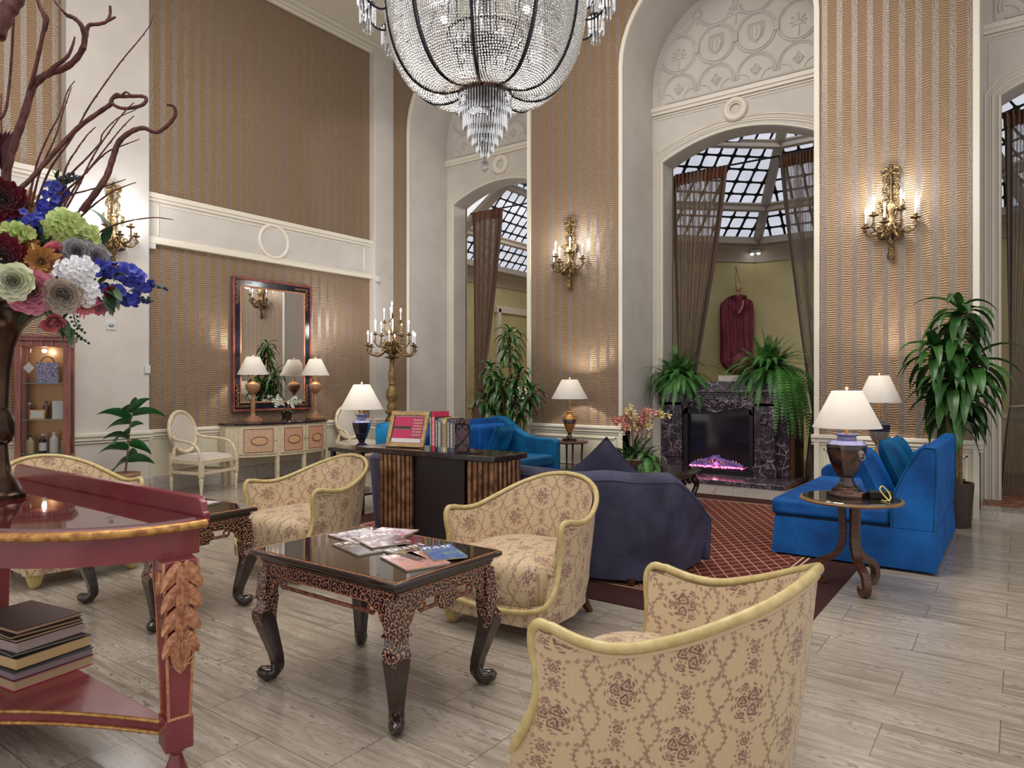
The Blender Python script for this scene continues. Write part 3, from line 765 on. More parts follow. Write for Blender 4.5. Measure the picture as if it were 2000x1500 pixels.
    for sx in (-1, 1):
        MB().lathe([(.012, 0), (.024, .004), (.036, .035), (.047, .075), (.052, .11), (.05, .125)], 40, (sx*.31, .0, 0), flute=20, fa=.16).build('front_foot', GOLDP, t, ang=80)
        mb = MB(); x, y = sx*.22, .56
        mb.add([(x-.018+sx*.03, y+.06, 0), (x+.018+sx*.03, y+.06, 0), (x+.018+sx*.03, y+.095, 0), (x-.018+sx*.03, y+.095, 0), (x-.03, y-.03, .12), (x+.03, y-.03, .12), (x+.03, y+.03, .12), (x-.03, y+.03, .12)],
               [(0, 3, 2, 1), (4, 5, 6, 7), (0, 1, 5, 4), (1, 2, 6, 5), (2, 3, 7, 6), (3, 0, 4, 7)]).build('rear_leg', BROWNW, t, bevel=.004)
    return t
c2 = make_armchair('floral tub armchair with gilt rail standing between the magazine table and the slate sofa')
c2.location = (-2.30, 2.98, 0)
for loc, rz, lb in (((-1.212, 2.083, 0), -90, 'floral tub armchair nearest the camera, turned away to show its patterned back'),
                    ((-4.24, 2.93, 0), 0, 'floral tub armchair beyond the second lacquer table, in front of the white sideboard'),
                    ((-5.24, 2.14, 0), 90, 'floral tub armchair half hidden behind the mulberry console table')):
    c = copy_tree(c2); c.scale = (.97, .97, .98) if rz == 0 else ((.965, .965, 1.015) if rz < 0 else (1, 1, 1)); c.location = loc; c.rotation_euler = (0, 0, R(rz)); c['label'] = lb

c2.scale = (.965, .965, .98)

# ---------- lacquer tables
STRM = noisy('worn_red_gilt', L(84, 38, 32), L(150, 96, 78), 60, .4)
def make_lacquer_table(label):
    t = thing('lacquer_table', label, 'table', group='chinoiserie lacquer tables')
    HX, HY, H = .468, .332, .602
    mb = MB()
    mb.box(-HX+.03, HX-.03, -HY+.03, HY-.03, H-.055, H-.028)
    mb.box(-HX, HX, -HY, HY, H-.028, H-.004)
    mb.build('tabletop', LACQ_D, t, bevel=.008, seg=3)
    mb = MB(); mb.box(-HX+.018, HX-.018, -HY+.018, HY-.018, H-.0045, H); mb.build('glass_top', GLASS_TOP, t, smooth=False)
    mb = MB()
    for a, b in (((-HX+.012, -HY+.012), (HX-.012, -HY+.012)), ((HX-.012, -HY+.012), (HX-.012, HY-.012)), ((HX-.012, HY-.012), (-HX+.012, HY-.012)), ((-HX+.012, HY-.012), (-HX+.012, -HY+.012))):
        mb.tube([(a[0], a[1], H-.003), (b[0], b[1], H-.003)], .003, 6)
    mb.build('gilt_line', GILT2, t)
    hx, hy = HX-.045, HY-.045; zt = H-.055
    def apron(ln):        # outline of one pierced frieze, drawn along its length
        e = ln
        up = [(-e, zt), (e, zt)]
        dn = [(e, zt-.16), (e-.045, zt-.155), (e-.075, zt-.12), (e-.09, zt-.085), (e-.125, zt-.075), (e-.15, zt-.055)]
        return up+dn+[(-x, z) for x, z in dn[::-1]]
    for sgn in (-1, 1):
        for ln, at, ax in ((hx, sgn*hy, 1), (hy, sgn*hx, 0)):
            pl = apron(ln); mb = MB()
            if ax == 1: mb.prism(pl, at-.011, at+.011, 1)
            else: mb.prism(pl, at-.011, at+.011, 0)
            def P(x, z, o=0): return (x, at+o, z) if ax == 1 else (at+o, x, z)
            rel = ln-.14
            # lower stretcher bead with its scrolled ends, leaving a slot beneath the frieze
            segs = [(-rel, rel)] if ax == 1 else [(-rel, -.05), (.05, rel)]
            ms = MB()
            for a, b in segs: ms.tube([P(a, zt-.098), P(b, zt-.098)], .009, 8)
            ends = [q for sg in segs for q in sg]
            for i, q in enumerate(ends):
                dr = 1 if i % 2 == 0 else -1
                ms.tube([P(q-dr*.0+.019*math.cos(an)*(1-an/22)*-dr, zt-.083+.019*math.sin(an)*(1-an/22)) for an in [k*.45-1.6 for k in range(16)]], .0065, 6)
            if ax == 0: mb.prism([(-.05, zt-.05), (.05, zt-.05), (.06, zt-.09), (.03, zt-.125), (-.03, zt-.125), (-.06, zt-.09)], at-.011, at+.011, 0)
            ms.build('scrolled_stretcher', STRM, t)
            mb.build('apron', LACQ, t, smooth=False)
            mg = MB(); eps = -.012 if at < 0 else .012
            q = [P(x, z, eps) for x, z in pl[2:]]; mg.tube(q, .0022, 5); mg.tube([P(-ln, zt-.004, eps), P(ln, zt-.004, eps)], .002, 5)
            mg.build('gilt_edge', GILT2, t)
    for sx in (-1, 1):
        for sy in (-1, 1):
            # square cabriole leg: section follows an S on the diagonal
            sec = [(zt-.02, .000, .030, 0), (zt-.12, .004, .034, 0), (zt-.158, .006, .036, 0), (zt-.160, .010, .043, 0), (zt-.166, .010, .043, 0), (zt-.170, .002, .033, 0), (.34, .006, .034, 0), (.315, .014, .040, 0), (.28, .014, .038, 0), (.20, -.004, .031, 0), (.12, -.022, .025, 0), (.07, -.028, .022, 0), (.045, -.022, .023, 0)]
            mb = MB(); vs = []
            for z, o, r, _ in sec:
                cx, cy = sx*(hx-.012+o), sy*(hy-.012+o)
                vs += [(cx-r, cy-r, z), (cx+r, cy-r, z), (cx+r, cy+r, z), (cx-r, cy+r, z)]
            m_ = len(sec); fs = [(4*j+k, 4*j+(k+1) % 4, 4*(j+1)+(k+1) % 4, 4*(j+1)+k)[::-1] for j in range(m_-1) for k in range(4)]
            fs += [(0, 1, 2, 3), (4*m_-4, 4*m_-3, 4*m_-2, 4*m_-1)[::-1]]
            mb.add(vs, fs); mb.build('leg', LACQ, t, ang=30, bevel=.003)
            d = Vector((sx, sy, 0)).normalized(); c = Vector((sx*(hx-.034), sy*(hy-.034), 0))
            mf = MB(); fp = [(-.012, .078, .030), (-.002, .046, .036), (.012, .030, .042), (.036, .028, .044), (.062, .036, .036), (.076, .050, .020)]
            mf.tube([c+d*a+Vector((0, 0, z-.0)) for a, z, r in fp], [r*.78 for a, z, r in fp], 12)
            bb = min(v[2] for v in mf.v); mf.v = [(v[0], v[1], v[2]-bb) for v in mf.v]
            mf.build('foot', LACQ_D, t, ang=60)
    return t
t1 = make_lacquer_table('black and gilt chinoiserie lacquer table spread with magazines')
t1.location = (-2.35, 2.17, 0)
t2 = copy_tree(t1); t2.location = (-4.22, 2.17, 0); t2['label'] = 'black and gilt lacquer table behind the mulberry console, nearly bare glass top'

# magazines
def magazine(loc, rz, size, c1, c2, c3, label, mode=0):
    t = thing('magazine', label, 'magazine', loc, rz, 'magazines on the lacquer table')
    w_, h_ = size
    nt = NT('magazine_cover'); s = nt.sep(nt.obj()); n = nt.noise(nt.obj(), 18, 5, .7)
    col = nt.ramp(n, [(.38, c1), (.5, c2), (.62, c3)])
    head = nt.math('GREATER_THAN', s[1], h_/2-.055); letters = nt.math('GREATER_THAN', nt.noise(nt.scale(nt.obj(), (60, 14, 1)), 1, 1), .5)
    band = nt.math('MULTIPLY', head, nt.math('MULTIPLY', letters, nt.math('LESS_THAN', s[1], h_/2-.015)))
    nt.set(col=nt.mix(band, col, L(235, 230, 225)), rough=.25, spec=.5)
    def cv(dz):
        def fn(u, v):
            x, y = (u-.5)*w_, (v-.5)*h_; return (x, y, dz+.004*max(0, (abs(u-.5)-.3)*4)**2*(1 if u > .5 else .3))
        return fn
    mb = MB(); mb.box(-w_/2+.002, w_/2-.002, -h_/2+.002, h_/2-.002, 0, .0045); mb.build('pages', PAPER, t, smooth=False)
    mb = MB(); mb.grid(cv(.0055), 12, 4); mb.build('cover', nt.m, t)
TZ = .603
magz = [((-2.52, 2.40, TZ), 18, (.21, .28), L(225, 215, 222), L(196, 170, 190), L(170, 90, 84), 'white and mauve magazine lying at the far side of the magazine pile'),
        ((-2.60, 2.30, TZ), 80, (.21, .28), L(214, 210, 214), L(190, 182, 188), L(90, 76, 92), 'pale magazine at the sideboard end of the lacquer table, under the mauve one'),
        ((-2.44, 2.28, TZ+.007), 70, (.20, .27), L(200, 196, 196), L(120, 60, 60), L(60, 46, 60), 'silver magazine with a dark red picture, on top of the pile'),
        ((-2.42, 2.17, TZ), 74, (.21, .28), L(76, 64, 58), L(58, 48, 52), L(170, 150, 130), 'dark brown magazine with cream lettering in the middle of the table'),
        ((-2.06, 2.12, TZ), 70, (.20, .27), L(206, 128, 100), L(186, 146, 140), L(150, 90, 96), 'salmon pink magazine nearest the table edge'),
        ((-2.15, 2.23, TZ), 80, (.20, .26), L(96, 60, 70), L(60, 54, 70), L(180, 150, 60), 'dark magazine with a yellow spot under the blue brochure'),
        ((-2.04, 2.27, TZ+.007), 60, (.15, .25), L(50, 90, 160), L(70, 104, 170), L(120, 140, 110), 'bright blue brochure lying on the dark magazine')]
for m in magz: magazine(*m)
magazine((-4.10, 2.33, TZ), 20, (.15, .21), L(225, 225, 225), L(206, 206, 210), L(190, 190, 196), 'small white leaflet pile alone on the second lacquer table')

# ---------- marble topped sofa table with fluted gilt pedestals
t = thing('console_table', 'black marble topped console table on fluted gilt pedestals behind the slate sofa', 'table', (-3.52, 3.86, 0))
MB().box(-.69, .69, -.195, .195, .822, .862).build('marble_top', MARB_K, t, bevel=.006)
MB().box(-.36, .36, -.11, .11, .0, .822).build('centre_panel', mat('plum_black_panel', L(34, 26, 30), .35), t, smooth=False)
for x0, x1 in ((-.46, -.12-.01), (.42, .66)):
    ped = MB(); ped.box(x0+.01, x1-.01, -.155, .155, .0, .822); p_ = ped.build('pedestal', mat('pedestal_core', L(40, 22, 16), .5), t, smooth=False)
    mb = MB(); n = 7 if x0 < 0 else 5
    for k in range(n):
        xx = x0+(x1-x0)*(k+.5)/n; mb.lathe([(.019, .005), (.019, .815)], 10, (xx, -.155, 0), sy=.6); mb.lathe([(.019, .005), (.019, .815)], 10, (xx, .155, 0), sy=.6)
    for k in range(6):
        yy = -.155+.31*(k+.5)/6
        for xx in (x0+.008, x1-.008): mb.lathe([(.019, .005), (.019, .815)], 10, (xx, yy, 0), sx=.6)
    mb.build('fluting', noisy('copper_columns', L(104, 70, 50), L(180, 134, 100), 14, .22, metal=.6), p_, ang=80)

def book(loc, rz, w_, h_, d, col, label, kind='upright', group=None, letters=L(235, 230, 220), spine2=None):
    """upright: w_ thickness along x, spine towards -y, h_ tall, d deep; flat: w_ x d footprint, h_ thick"""
    t = thing('book', label, 'book', loc, rz, group)
    cover = mat('cover_'+str(len(MATS)), col, .45)
    ct = .0025
    if kind == 'upright':
        mb = MB(); mb.box(-w_/2, -w_/2+ct, 0, d, 0, h_); mb.box(w_/2-ct, w_/2, 0, d, 0, h_); mb.box(-w_/2, w_/2, -.003, ct, 0, h_)
        mb.build('cover', cover, t, smooth=False)
        MB().box(-w_/2+ct, w_/2-ct, .004, d-.005, .003, h_-.004).build('pages', PAPER, t, smooth=False)
        if letters:
            mb = MB(); z = h_*.14
            while z < h_*.86:
                l_ = rnd.uniform(.008, .02)
                mb.box(-w_*.26, w_*.26, -.0042, -.002, z, z+l_*.55); z += l_*.55+.004
            mb.build('spine_lettering', mat('lettering_'+str(len(MATS)), letters, .5), t, smooth=False)
    else:
        mb = MB(); mb.box(-w_/2, w_/2, -d/2, d/2, 0, ct); mb.box(-w_/2, w_/2, -d/2, d/2, h_-ct, h_); mb.box(-w_/2, -w_/2+ct, -d/2, d/2, 0, h_)
        mb.build('cover', cover, t, smooth=False)
        MB().box(-w_/2+ct, w_/2-.005, -d/2+.004, d/2-.004, ct, h_-ct).build('pages', PAPER if not spine2 else mat('pages_'+str(len(MATS)), spine2, .7), t, smooth=False)
    return t
bk = [(.016, 0.286, L(40, 84, 70), 'slim dark green book at the picture frame end of the row'), (.034, 0.286, L(196, 50, 84), 'thick crimson book with white spine lettering'),
      (.024, 0.248, L(40, 34, 30), 'black book with cream zigzag spine beside the crimson one'), (.026, 0.241, L(96, 140, 168), 'pale blue book in the middle of the row'),
      (.022, 0.244, L(190, 150, 100), 'tan book with dark lettering in the row'), (.018, 0.235, L(222, 214, 214), 'narrow white book beside the tan one'),
      (.016, 0.248, L(196, 176, 96), 'straw yellow book near the iron bookend'), (.026, 0.241, L(74, 70, 100), 'grey violet book next to the straw yellow one'),
      (.030, 0.235, L(98, 100, 116), 'grey book half behind the iron bookend'), (.028, 0.235, L(110, 84, 92), 'dusty plum book pressed against the iron bookend')]
x = -3.475
for w_, h_, col, lb in bk:
    book((x+w_/2, 3.735, .8625), 0, w_, h_, .15, col, lb, group='books on the black marble table', letters=L(232, 224, 205) if col[0]+col[1] < .8 else L(60, 50, 50)); x += w_+.0015
MB_ = MB()
t = thing('bookend', 'black wrought iron scroll bookend closing the book row', 'bookend', (x+.012, 3.73, .8625))
mb = MB(); mb.box(0, .004, -.0, .13, 0, .004); mb.box(-.0, .11, -.03, .12, 0, .004); mb.build('base_plate', IRON, t, smooth=False)
mb = MB()
def fz(p): return [(a, -.028, b) for a, b in p]
for sx in (-1, 1):
    f = lambda p: fz([(.055+sx*a, b) for a, b in p])
    mb.tube(spline(f([(.045, .165), (.05, .13), (.02, .09), (-.01, .06), (-.045, .03), (-.03, .006)]), 5), .0042, 6)
    mb.tube(spline(f([(0, .15), (.012, .175), (.035, .172), (.042, .15), (.026, .138), (.018, .152)]), 5), .0036, 6)
    mb.tube(spline(f([(0, .015), (.02, .01), (.045, .02), (.05, .045), (.035, .055), (.026, .042)]), 5), .0036, 6)
    mb.tube(f([(.055, .0), (.055, .17)]), .003, 6)
mb.tube([(.055+.016*math.cos(a), -.028, .19+.016*math.sin(a)) for a in [k*.52 for k in range(12)]], .0035, 6, closed=True)
mb.tube(fz([(0, .0), (.11, .0)]), .004, 6); mb.tube(fz([(.0, .17), (.11, .17)]), .0035, 6)
mb.build('scrollwork', IRON, t); t.scale = (1.22, 1, 1.2)
t = thing('picture_frame', 'tilted pale wood frame holding a crimson notice on the marble table', 'frame', (-3.80, 3.80, .8625), 14)
tilt = MB(); tl = Matrix.Rotation(R(-20), 4, 'X') @ Matrix.Scale(1.24, 4)
tilt.M = tl
for x0, x1, z0, z1 in ((-.135, .135, 0, .026), (-.135, .135, .204, .23), (-.135, -.109, .026, .204), (.109, .135, .026, .204)): tilt.box(x0, x1, -.012, .006, z0+.002, z1+.002)
tilt.build('moulding', noisy('oak_frame', L(160, 126, 84), L(196, 160, 112), 30, .45), t, bevel=.003)
p = MB(); p.M = tl; p.box(-.109, .109, -.003, .003, .028, .206); p.build('backing', IRON, t, smooth=False)
def plate(x0, x1, z0, z1, m, nm, y=-.0045):
    q = MB(); q.M = tl; q.box(x0, x1, y, y+.001, z0+.002, z1+.002); q.build(nm, m, t, smooth=False)
plate(-.104, .104, .056, .198, mat('notice_crimson', L(190, 46, 88), .4), 'notice'); plate(-.104, .104, .030, .056, mat('notice_white', L(214, 210, 212), .5), 'notice_foot')
plate(-.104, .104, .196, .202, MATS['notice_white'], 'notice_head'); plate(-.104, .02, .115, .135, mat('notice_band', L(70, 54, 50), .5), 'notice_band', -.006)
plate(-.098, .02, .112, .114, mat('notice_pink', L(226, 160, 180), .5), 'notice_rule', -.007)
plate(.030, .104, .062, .190, mat('notice_rose', L(166, 74, 80), .5), 'notice_column', -.006)
q = MB(); q.M = tl
for r in range(6):
    xx = .036
    while xx < .096: l_ = rnd.uniform(.006, .018); q.box(xx, min(xx+l_, .1), -.0075, -.0065, .078+r*.019, .085+r*.019); xx += l_+.003
q.build('notice_lettering', MATS['notice_pink'], t, smooth=False)
q = MB(); q.add([(-.05, .0, .14), (.05, .0, .14), (.05, .12, .0), (-.05, .12, .0), (-.05, .0, .0), (.05, .0, .0)], [(0, 1, 2, 3), (0, 3, 4), (1, 5, 2)]); q.M = None
q.v = [(v[0], v[1]+(.055 if v[2] > .1 else .02), v[2]) for v in q.v]; q.build('easel_back', IRON, t, smooth=False)

# ---------- sofas
def soft_box(mb, x0, x1, y0, y1, z0, z1): return mb.box(x0, x1, y0, y1, z0, z1)
def profile_prism(mb, prof, x0, x1): return mb.prism(prof, x0, x1, 0)
# right blue sofa, faces -X
t = thing('blue_sofa', 'electric blue velvet sofa with a sloping back beside the round table', 'sofa', (-1.6, 6.54, 0), -90)
hl = .86
MB().box(-hl+.02, hl-.02, .06, 1.08, .03, .30).build('base', BLUE2, t, bevel=.02)
mb = MB()
def skirt(u, v):
    P_ = [(-hl, .03), (hl, .03), (hl, 1.12), (-hl, 1.12), (-hl, .03)]; ls = [2*hl, 1.09, 2*hl, 1.09]; d = u*sum(ls); i = 0
    while i < 3 and d > ls[i]: d -= ls[i]; i += 1
    a, b = P_[i], P_[i+1]; q = d/ls[i]; pleat = math.exp(-(min(q, 1-q)*ls[i]/.03)**2)
    k = 1+.012*(1-v)+.02*(1-v)*pleat; x, y = a[0]+(b[0]-a[0])*q, a[1]+(b[1]-a[1])*q
    return (x*k, .57+(y-.57)*k, .022+.285*v)
mb.grid(skirt, 160, 5); mb.build('skirt', BLUE, t, ang=50)
for i in (-1, 1):
    mb = MB(); mb.box(i*hl/2-hl/2+.004, i*hl/2+hl/2-.004, .0, .84, .315, .445); mb.build('seat_cushion', BLUE, t, bevel=.035, seg=4, ang=50)
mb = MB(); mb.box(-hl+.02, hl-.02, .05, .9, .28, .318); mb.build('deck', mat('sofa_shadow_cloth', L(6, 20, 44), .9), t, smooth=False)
prof = [(.85, .30), (.845, .46), (.875, .58), (.925, .70), (.985, .81), (1.03, .885), (1.06, .90), (1.125, .895), (1.135, .84), (1.13, .60), (1.12, .30)]
mb = MB(); profile_prism(mb, prof, -hl, hl); mb.build('back', BLUE, t, bevel=.014, seg=3, ang=50)
mb = MB()
for x in (-hl, hl): MB().tube([(x, a, b) for a, b in prof], .006, 6).build('piping', BLUE2, t)
mb = MB(); mb.prism([(.0, .30), (.0, .50), (.05, .55), (.5, .58), (.8, .72), (.9, .80), (.95, .3)], -hl-.13, -hl-.002, 0); mb.build('arm', BLUE, t, bevel=.02, seg=3)
t_sofaR = t
def pillow(loc, size, rot, m, label, group, edge=None):
    t = thing('cushion', label, 'cushion', loc, 0, group); t.rotation_euler = tuple(R(a) for a in rot)
    mb = MB(); mb.pillow(*size); mb.build('cover', m, t, ang=80)
    n = 40; pts = []
    for k in range(n):
        a = 2*PI*k/n; c_, s_ = math.cos(a), math.sin(a); q = max(abs(c_), abs(s_)); u, v = c_/q, s_/q
        e = max(abs(c_), abs(s_))
        pts.append((u*size[0]/2*(1-.06*(1-v*v)*abs(u)**3), 0, v*size[1]/2*(1-.06*(1-u*u)*abs(v)**3)))
    MB().tube(pts, .006, 6, closed=True).build('piping', edge or m, t)
    return t
# cushions leaning on the right sofa (world coordinates)
pillow((-.90, 5.93, .655), (.46, .44, .17), (24, 0, -86), BLUE, 'bright blue square cushion leaning at the near end of the blue sofa', 'cushions on the blue sofa')
pillow((-.78, 6.30, .69), (.52, .48, .15), (24, 0, -90), BLUE2, 'teal blue cushion behind the bright one on the blue sofa', 'cushions on the blue sofa')
pillow((-.80, 6.82, .68), (.50, .46, .15), (24, 0, -92), BLUE2, 'teal cushion at the far end of the blue sofa', 'cushions on the blue sofa')

# left blue settee, faces +X
t = thing('blue_settee', 'blue velvet settee with swept arms standing between the arches', 'sofa', (-4.82, 6.55, .007), 90)
hl = 1.12
MB().box(-hl+.02, hl-.02, .03, 1.05, .06, .30).build('base', BLUE, t, bevel=.02)
for i in (-1, 1):
    MB().box(i*(hl-.14)/2-(hl-.14)/2+.004, i*(hl-.14)/2+(hl-.14)/2-.004, .01, .84, .30, .435).build('seat_cushion', BLUE2, t, bevel=.035, seg=4, ang=50)
MB().prism([(.84, .30), (.86, .50), (.93, .75), (.98, .875), (1.05, .885), (1.09, .86), (1.10, .6), (1.08, .06), (.9, .06)], -hl+.012, hl-.012, 0).build('back', BLUE, t, bevel=.02, seg=3, ang=50)
armp = [(0, .06), (0, .60), (.04, .635), (.30, .64), (.46, .66), (.60, .72), (.74, .82), (.86, .895), (.98, .91), (1.06, .90), (1.09, .84), (1.08, .06)]
for sx in (-1, 1):
    a, b = sorted((sx*(hl-.135), sx*hl)); MB().prism(armp, a, b, 0).build('arm', BLUE2, t, bevel=.03, seg=3, ang=50)
for sx in (-1, 1):
    for y in (.08, 1.0): MB().lathe([(.018, 0), (.026, .06)], 12, (sx*(hl-.08), y, 0)).build('foot', BROWNW, t)
for i in (-1, 0, 1): MB().box(i*.64-.315, i*.64+.315, .74, .92, .44, .82).build('back_cushion', BLUE, t, bevel=.06, seg=4, ang=50)
pillow((-5.50, 7.26, .625), (.46, .40, .17), (22, 0, 100), BLUE2, 'teal square cushion in the far corner of the settee', 'cushions on the settee')
pillow((-5.50, 5.95, .635), (.44, .42, .16), (22, 0, 84), BLUE, 'bright blue cushion at the near end of the settee', 'cushions on the settee')

# slate sofa seen from behind, faces +Y
t = thing('slate_sofa', 'large slate grey velvet sofa with rounded ends, its back to the camera', 'sofa', (-3.32, 5.06, .007), 180)
HW, DP = 1.48, 1.0
def plan(s, k=1.0, inset=0):
    a = PI*s; e = .40; cx, sy = math.cos(a), math.sin(a)
    x = -math.copysign(abs(cx)**e, cx)*(HW-inset); y = .06+(DP-.06-inset)*abs(sy)**.42
    return x*k, y*k+(1-k)*.5
def toph(s):
    q = 1-abs(2*s-1)
    y = plan(s)[1]
    if y < .62: return .40+.33*((y-.06)/.56)**.85
    return sval([(0, .73), (.5, .745), (.66, .757), (.84, .735), (1, .75)], q)
def shell(u, v):
    # v: outer bottom -> outer top -> roll -> inner top -> inner bottom
    h = toph(u)
    if v < .5: q = v/.5; x, y = plan(u, .955+.045*q**.8); return (x, y, .03+(h-.06-.03)*q)
    if v < .7:
        q = (v-.5)/.2; a = PI*(1-q); ro = .085; x, y = plan(u, 1, ro); nx, ny = plan(u); d = Vector((nx-x, ny-y, 0))
        return (x+d.x*math.cos(a)*-1 if False else x-d.x*math.cos(a), y-d.y*math.cos(a), h-.06+.06*math.sin(a))
    q = (v-.7)/.3; x, y = plan(u, 1, .17); return (x, y, h-.06+(.30-(h-.06))*q)
MB().grid(shell, 120, 30).build('shell', NAVY, t, ang=80)
mb = MB(); mb.tube([(*plan(i/80, .999), toph(i/80)-.055) for i in range(81)], .007, 6); mb.tube([(*plan(i/80, .960), .15) for i in range(81)], .005, 6)
mb.tube([(plan(0)[0]+.01, plan(0)[1], .06), (plan(0)[0], plan(0)[1]+.0, .34)], .006, 6)
mb.build('piping', NAVY, t)
MB().box(-HW+.2, HW-.2, .06, .80, .05, .31).build('base', NAVY, t, bevel=.02, seg=3)
for i in (-1, 0, 1): MB().box(i*.84-.415, i*.84+.415, .0, .80, .31, .43).build('seat_cushion', NAVY, t, bevel=.04, seg=4, ang=50)
for sx in (-1, 1):
    MB().box(*sorted((sx*(HW-.005), sx*(HW-.165))), .03, .10, .04, .35).build('arm_front', NAVY, t, bevel=.03, seg=3)
    for y in (.12, .86): MB().lathe([(.02, 0), (.03, .05)], 12, (sx*(HW-.25), y, 0)).build('foot', BROWNW, t)
pillow((-2.42, 4.44, .67), (.42, .42, .16), (-14, 45, 8), NAVY2, 'dark navy cushion standing on its corner on the slate sofa', 'cushions on the slate sofa')

# ---------- round side table
t = thing('round_side_table', 'round glass topped side table on three scrolled walnut legs', 'table', (-.9, 5.02, 0))
MB().lathe([(.02, .57), (.285, .572), (.308, .578), (.315, .588), (.308, .597), (.295, .598)], 64).build('tabletop', noisy('bronze_edge', L(110, 84, 56), L(140, 108, 72), 10, .35), t, ang=40)
MB().lathe([(.001, .597), (.292, .597), (.295, .600), (.292, .603), (.001, .603)], 64).build('glass_top', GLASS_TOP, t, ang=40)
for k, a in enumerate((-58, 62, 178)):
    ca, sa = math.cos(R(a)), math.sin(R(a)); mb = MB()
    sp = spline([(.055, .57), (.05, .45), (.045, .36), (.06, .27), (.11, .20), (.18, .165), (.225, .13), (.245, .08), (.23, .035), (.195, .022), (.17, .035), (.172, .055)], 5)
    sp = [Vector((p[0], p[1], 0)) for p in [(q.x, q.y) for q in [Vector((a_, b_, 0)) for a_, b_ in [(s_[0], s_[1]) for s_ in sp]]]]
    n = len(sp)
    for i, s_ in enumerate(sp): pass
    pts = [(ca*q.x, sa*q.x, q.y) for q in sp]
    w0 = .021; vs = []; side = Vector((-sa, ca, 0))
    for i in range(n):
        A = Vector(pts[max(0, i-1)]); B = Vector(pts[min(n-1, i+1)]); T = (B-A).normalized(); Nn = side.cross(T).normalized(); c = Vector(pts[i])
        for su, sv in ((-1, -1), (1, -1), (1, 1), (-1, 1)): vs.append(c+side*su*.022+Nn*sv*w0)
    zmin = min(v.z for v in vs); vs = [Vector((v.x, v.y, max(v.z-0, .0)+(0 if zmin > 0 else 0))) for v in vs]
    mb.add(vs, [(4*i+k2, 4*i+(k2+1) % 4, 4*(i+1)+(k2+1) % 4, 4*(i+1)+k2) for i in range(n-1) for k2 in range(4)]+[(0, 1, 2, 3), (4*n-4, 4*n-3, 4*n-2, 4*n-1)])
    mb.build('leg', BROWNW, t, bevel=.004, ang=35)
t = thing('card_holder', 'small black box beside the lamp on the round side table', 'box', (-.735, 5.08, .604), 20)
MB().box(-.07, .07, -.045, .045, 0, .045).build('body', IRON, t, bevel=.005)
t = thing('coiled_cord', 'coiled yellow cord beside the black box on the round table', 'cord', (-.71, 4.97, .604))
MB().tube(spline([(0, 0, .004), (.03, -.02, .004), (.05, .01, .02), (.03, .03, .06), (.0, .02, .09), (-.01, 0, .07), (.02, -.01, .03), (.05, -.03, .004)], 6), .0045, 6).build('loop', mat('yellow_cord', L(206, 196, 110), .5), t)


# ---------- small tables carrying lamps
def pedestal_table(name, label, loc, h, r, m=BROWNW):
    t = thing(name, label, 'table', loc)
    MB().lathe([(.01, h-.028), (r-.01, h-.028), (r, h-.018), (r, h-.006), (r-.006, h), (.01, h)], 36).build('tabletop', m, t, ang=35)
    for a in (45, 135, 225, 315):
        x, y = r*.7*math.cos(R(a)), r*.7*math.sin(R(a))
        MB().tube([(x, y, h-.028), (x*.95, y*.95, h*.6), (x*1.05, y*1.05, .12), (x*1.12, y*1.12, .0)], [.016, .012, .011, .015], 8).build('leg', m, t)
    MB().lathe([(r*.5, h*.30), (r*.52, h*.31), (r*.52, h*.33), (r*.5, h*.34)], 24).build('shelf', m, t)
    return t
pedestal_table('lamp_table', 'small round walnut table under the gilt urn lamp by the arch pier', (-4.88, 7.98, 0), .585, .25)
pedestal_table('lamp_table', 'round table behind the blue sofa carrying the rearmost lamp', (-1.14, 7.82, 0), .645, .26)
t = thing('end_table', 'dark end table holding the navy urn lamp beside the settee', 'table', (-5.66, 5.02, 0))
MB().box(-.26, .26, -.24, .24, .64, .68).build('tabletop', LACQ_D, t, bevel=.006)
for sx in (-1, 1):
    for sy in (-1, 1): MB().box(sx*.22-.02, sx*.22+.02, sy*.2-.02, sy*.2+.02, 0, .64).build('leg', LACQ_D, t)
MB().box(-.23, .23, -.21, .21, .2, .22).build('shelf', LACQ_D, t)

# ---------- table lamps
def lamp(label, loc, body, shade, power, group='table lamps', extra=None, rz=0, bn=24, flat=False):
    """body: list of (part name, profile, material); shade: (z0, z1, r0, r1)"""
    t = thing('table_lamp', label, 'lamp', loc, rz, group)
    for nm, prof, m in body: MB().lathe(prof, 6 if flat and nm in ('urn', 'foot') else bn).build(nm, m, t, ang=28 if flat else 50)
    z0, z1, r0, r1 = shade
    ztop = max(p[1] for b in body for p in b[1])
    MB().lathe([(.012, ztop-.005), (.012, z0+.06), (.022, z0+.06), (.022, z0+.10)], 12).build('socket', GILT, t)
    mb = MB(); mb.lathe([(r0, z0), (r0+.001, z0+.002), (r1+.001, z1), (r1-.001, z1), (r0-.002, z0+.001)], 56, caps=False); mb.build('lamp_shade', SHADE, t, ang=60)
    MB().ball((0, 0, z0+.145), .03, 12, 8, (1, 1, 1.25)).build('bulb', emit('lamp_bulb', (1, .93, .82, 1), 6), t)
    MB().lathe([(.004, z1-.03), (.004, z1+.01), (.011, z1+.02), (.004, z1+.035)], 10).build('finial', GILT, t)
    for a in (0, 120, 240):
        MB().tube([(0, 0, z1-.012), (r1*math.cos(R(a)), r1*math.sin(R(a)), z1-.004)], .002, 5).build('shade_spoke', GILT, t)
    plight(t, (0, 0, z0+.20), power*1.45, (1, .92, .80), .035)
    if extra: extra(t)
    return t
TORT = noisy('tortoise_glaze', L(30, 18, 22), L(112, 70, 44), 12, .08, lo=.45, hi=.72, coat=.6, coatr=.04)
BLUEG = mat('blue_grey_glaze', L(110, 110, 156), .12, coat=.5)
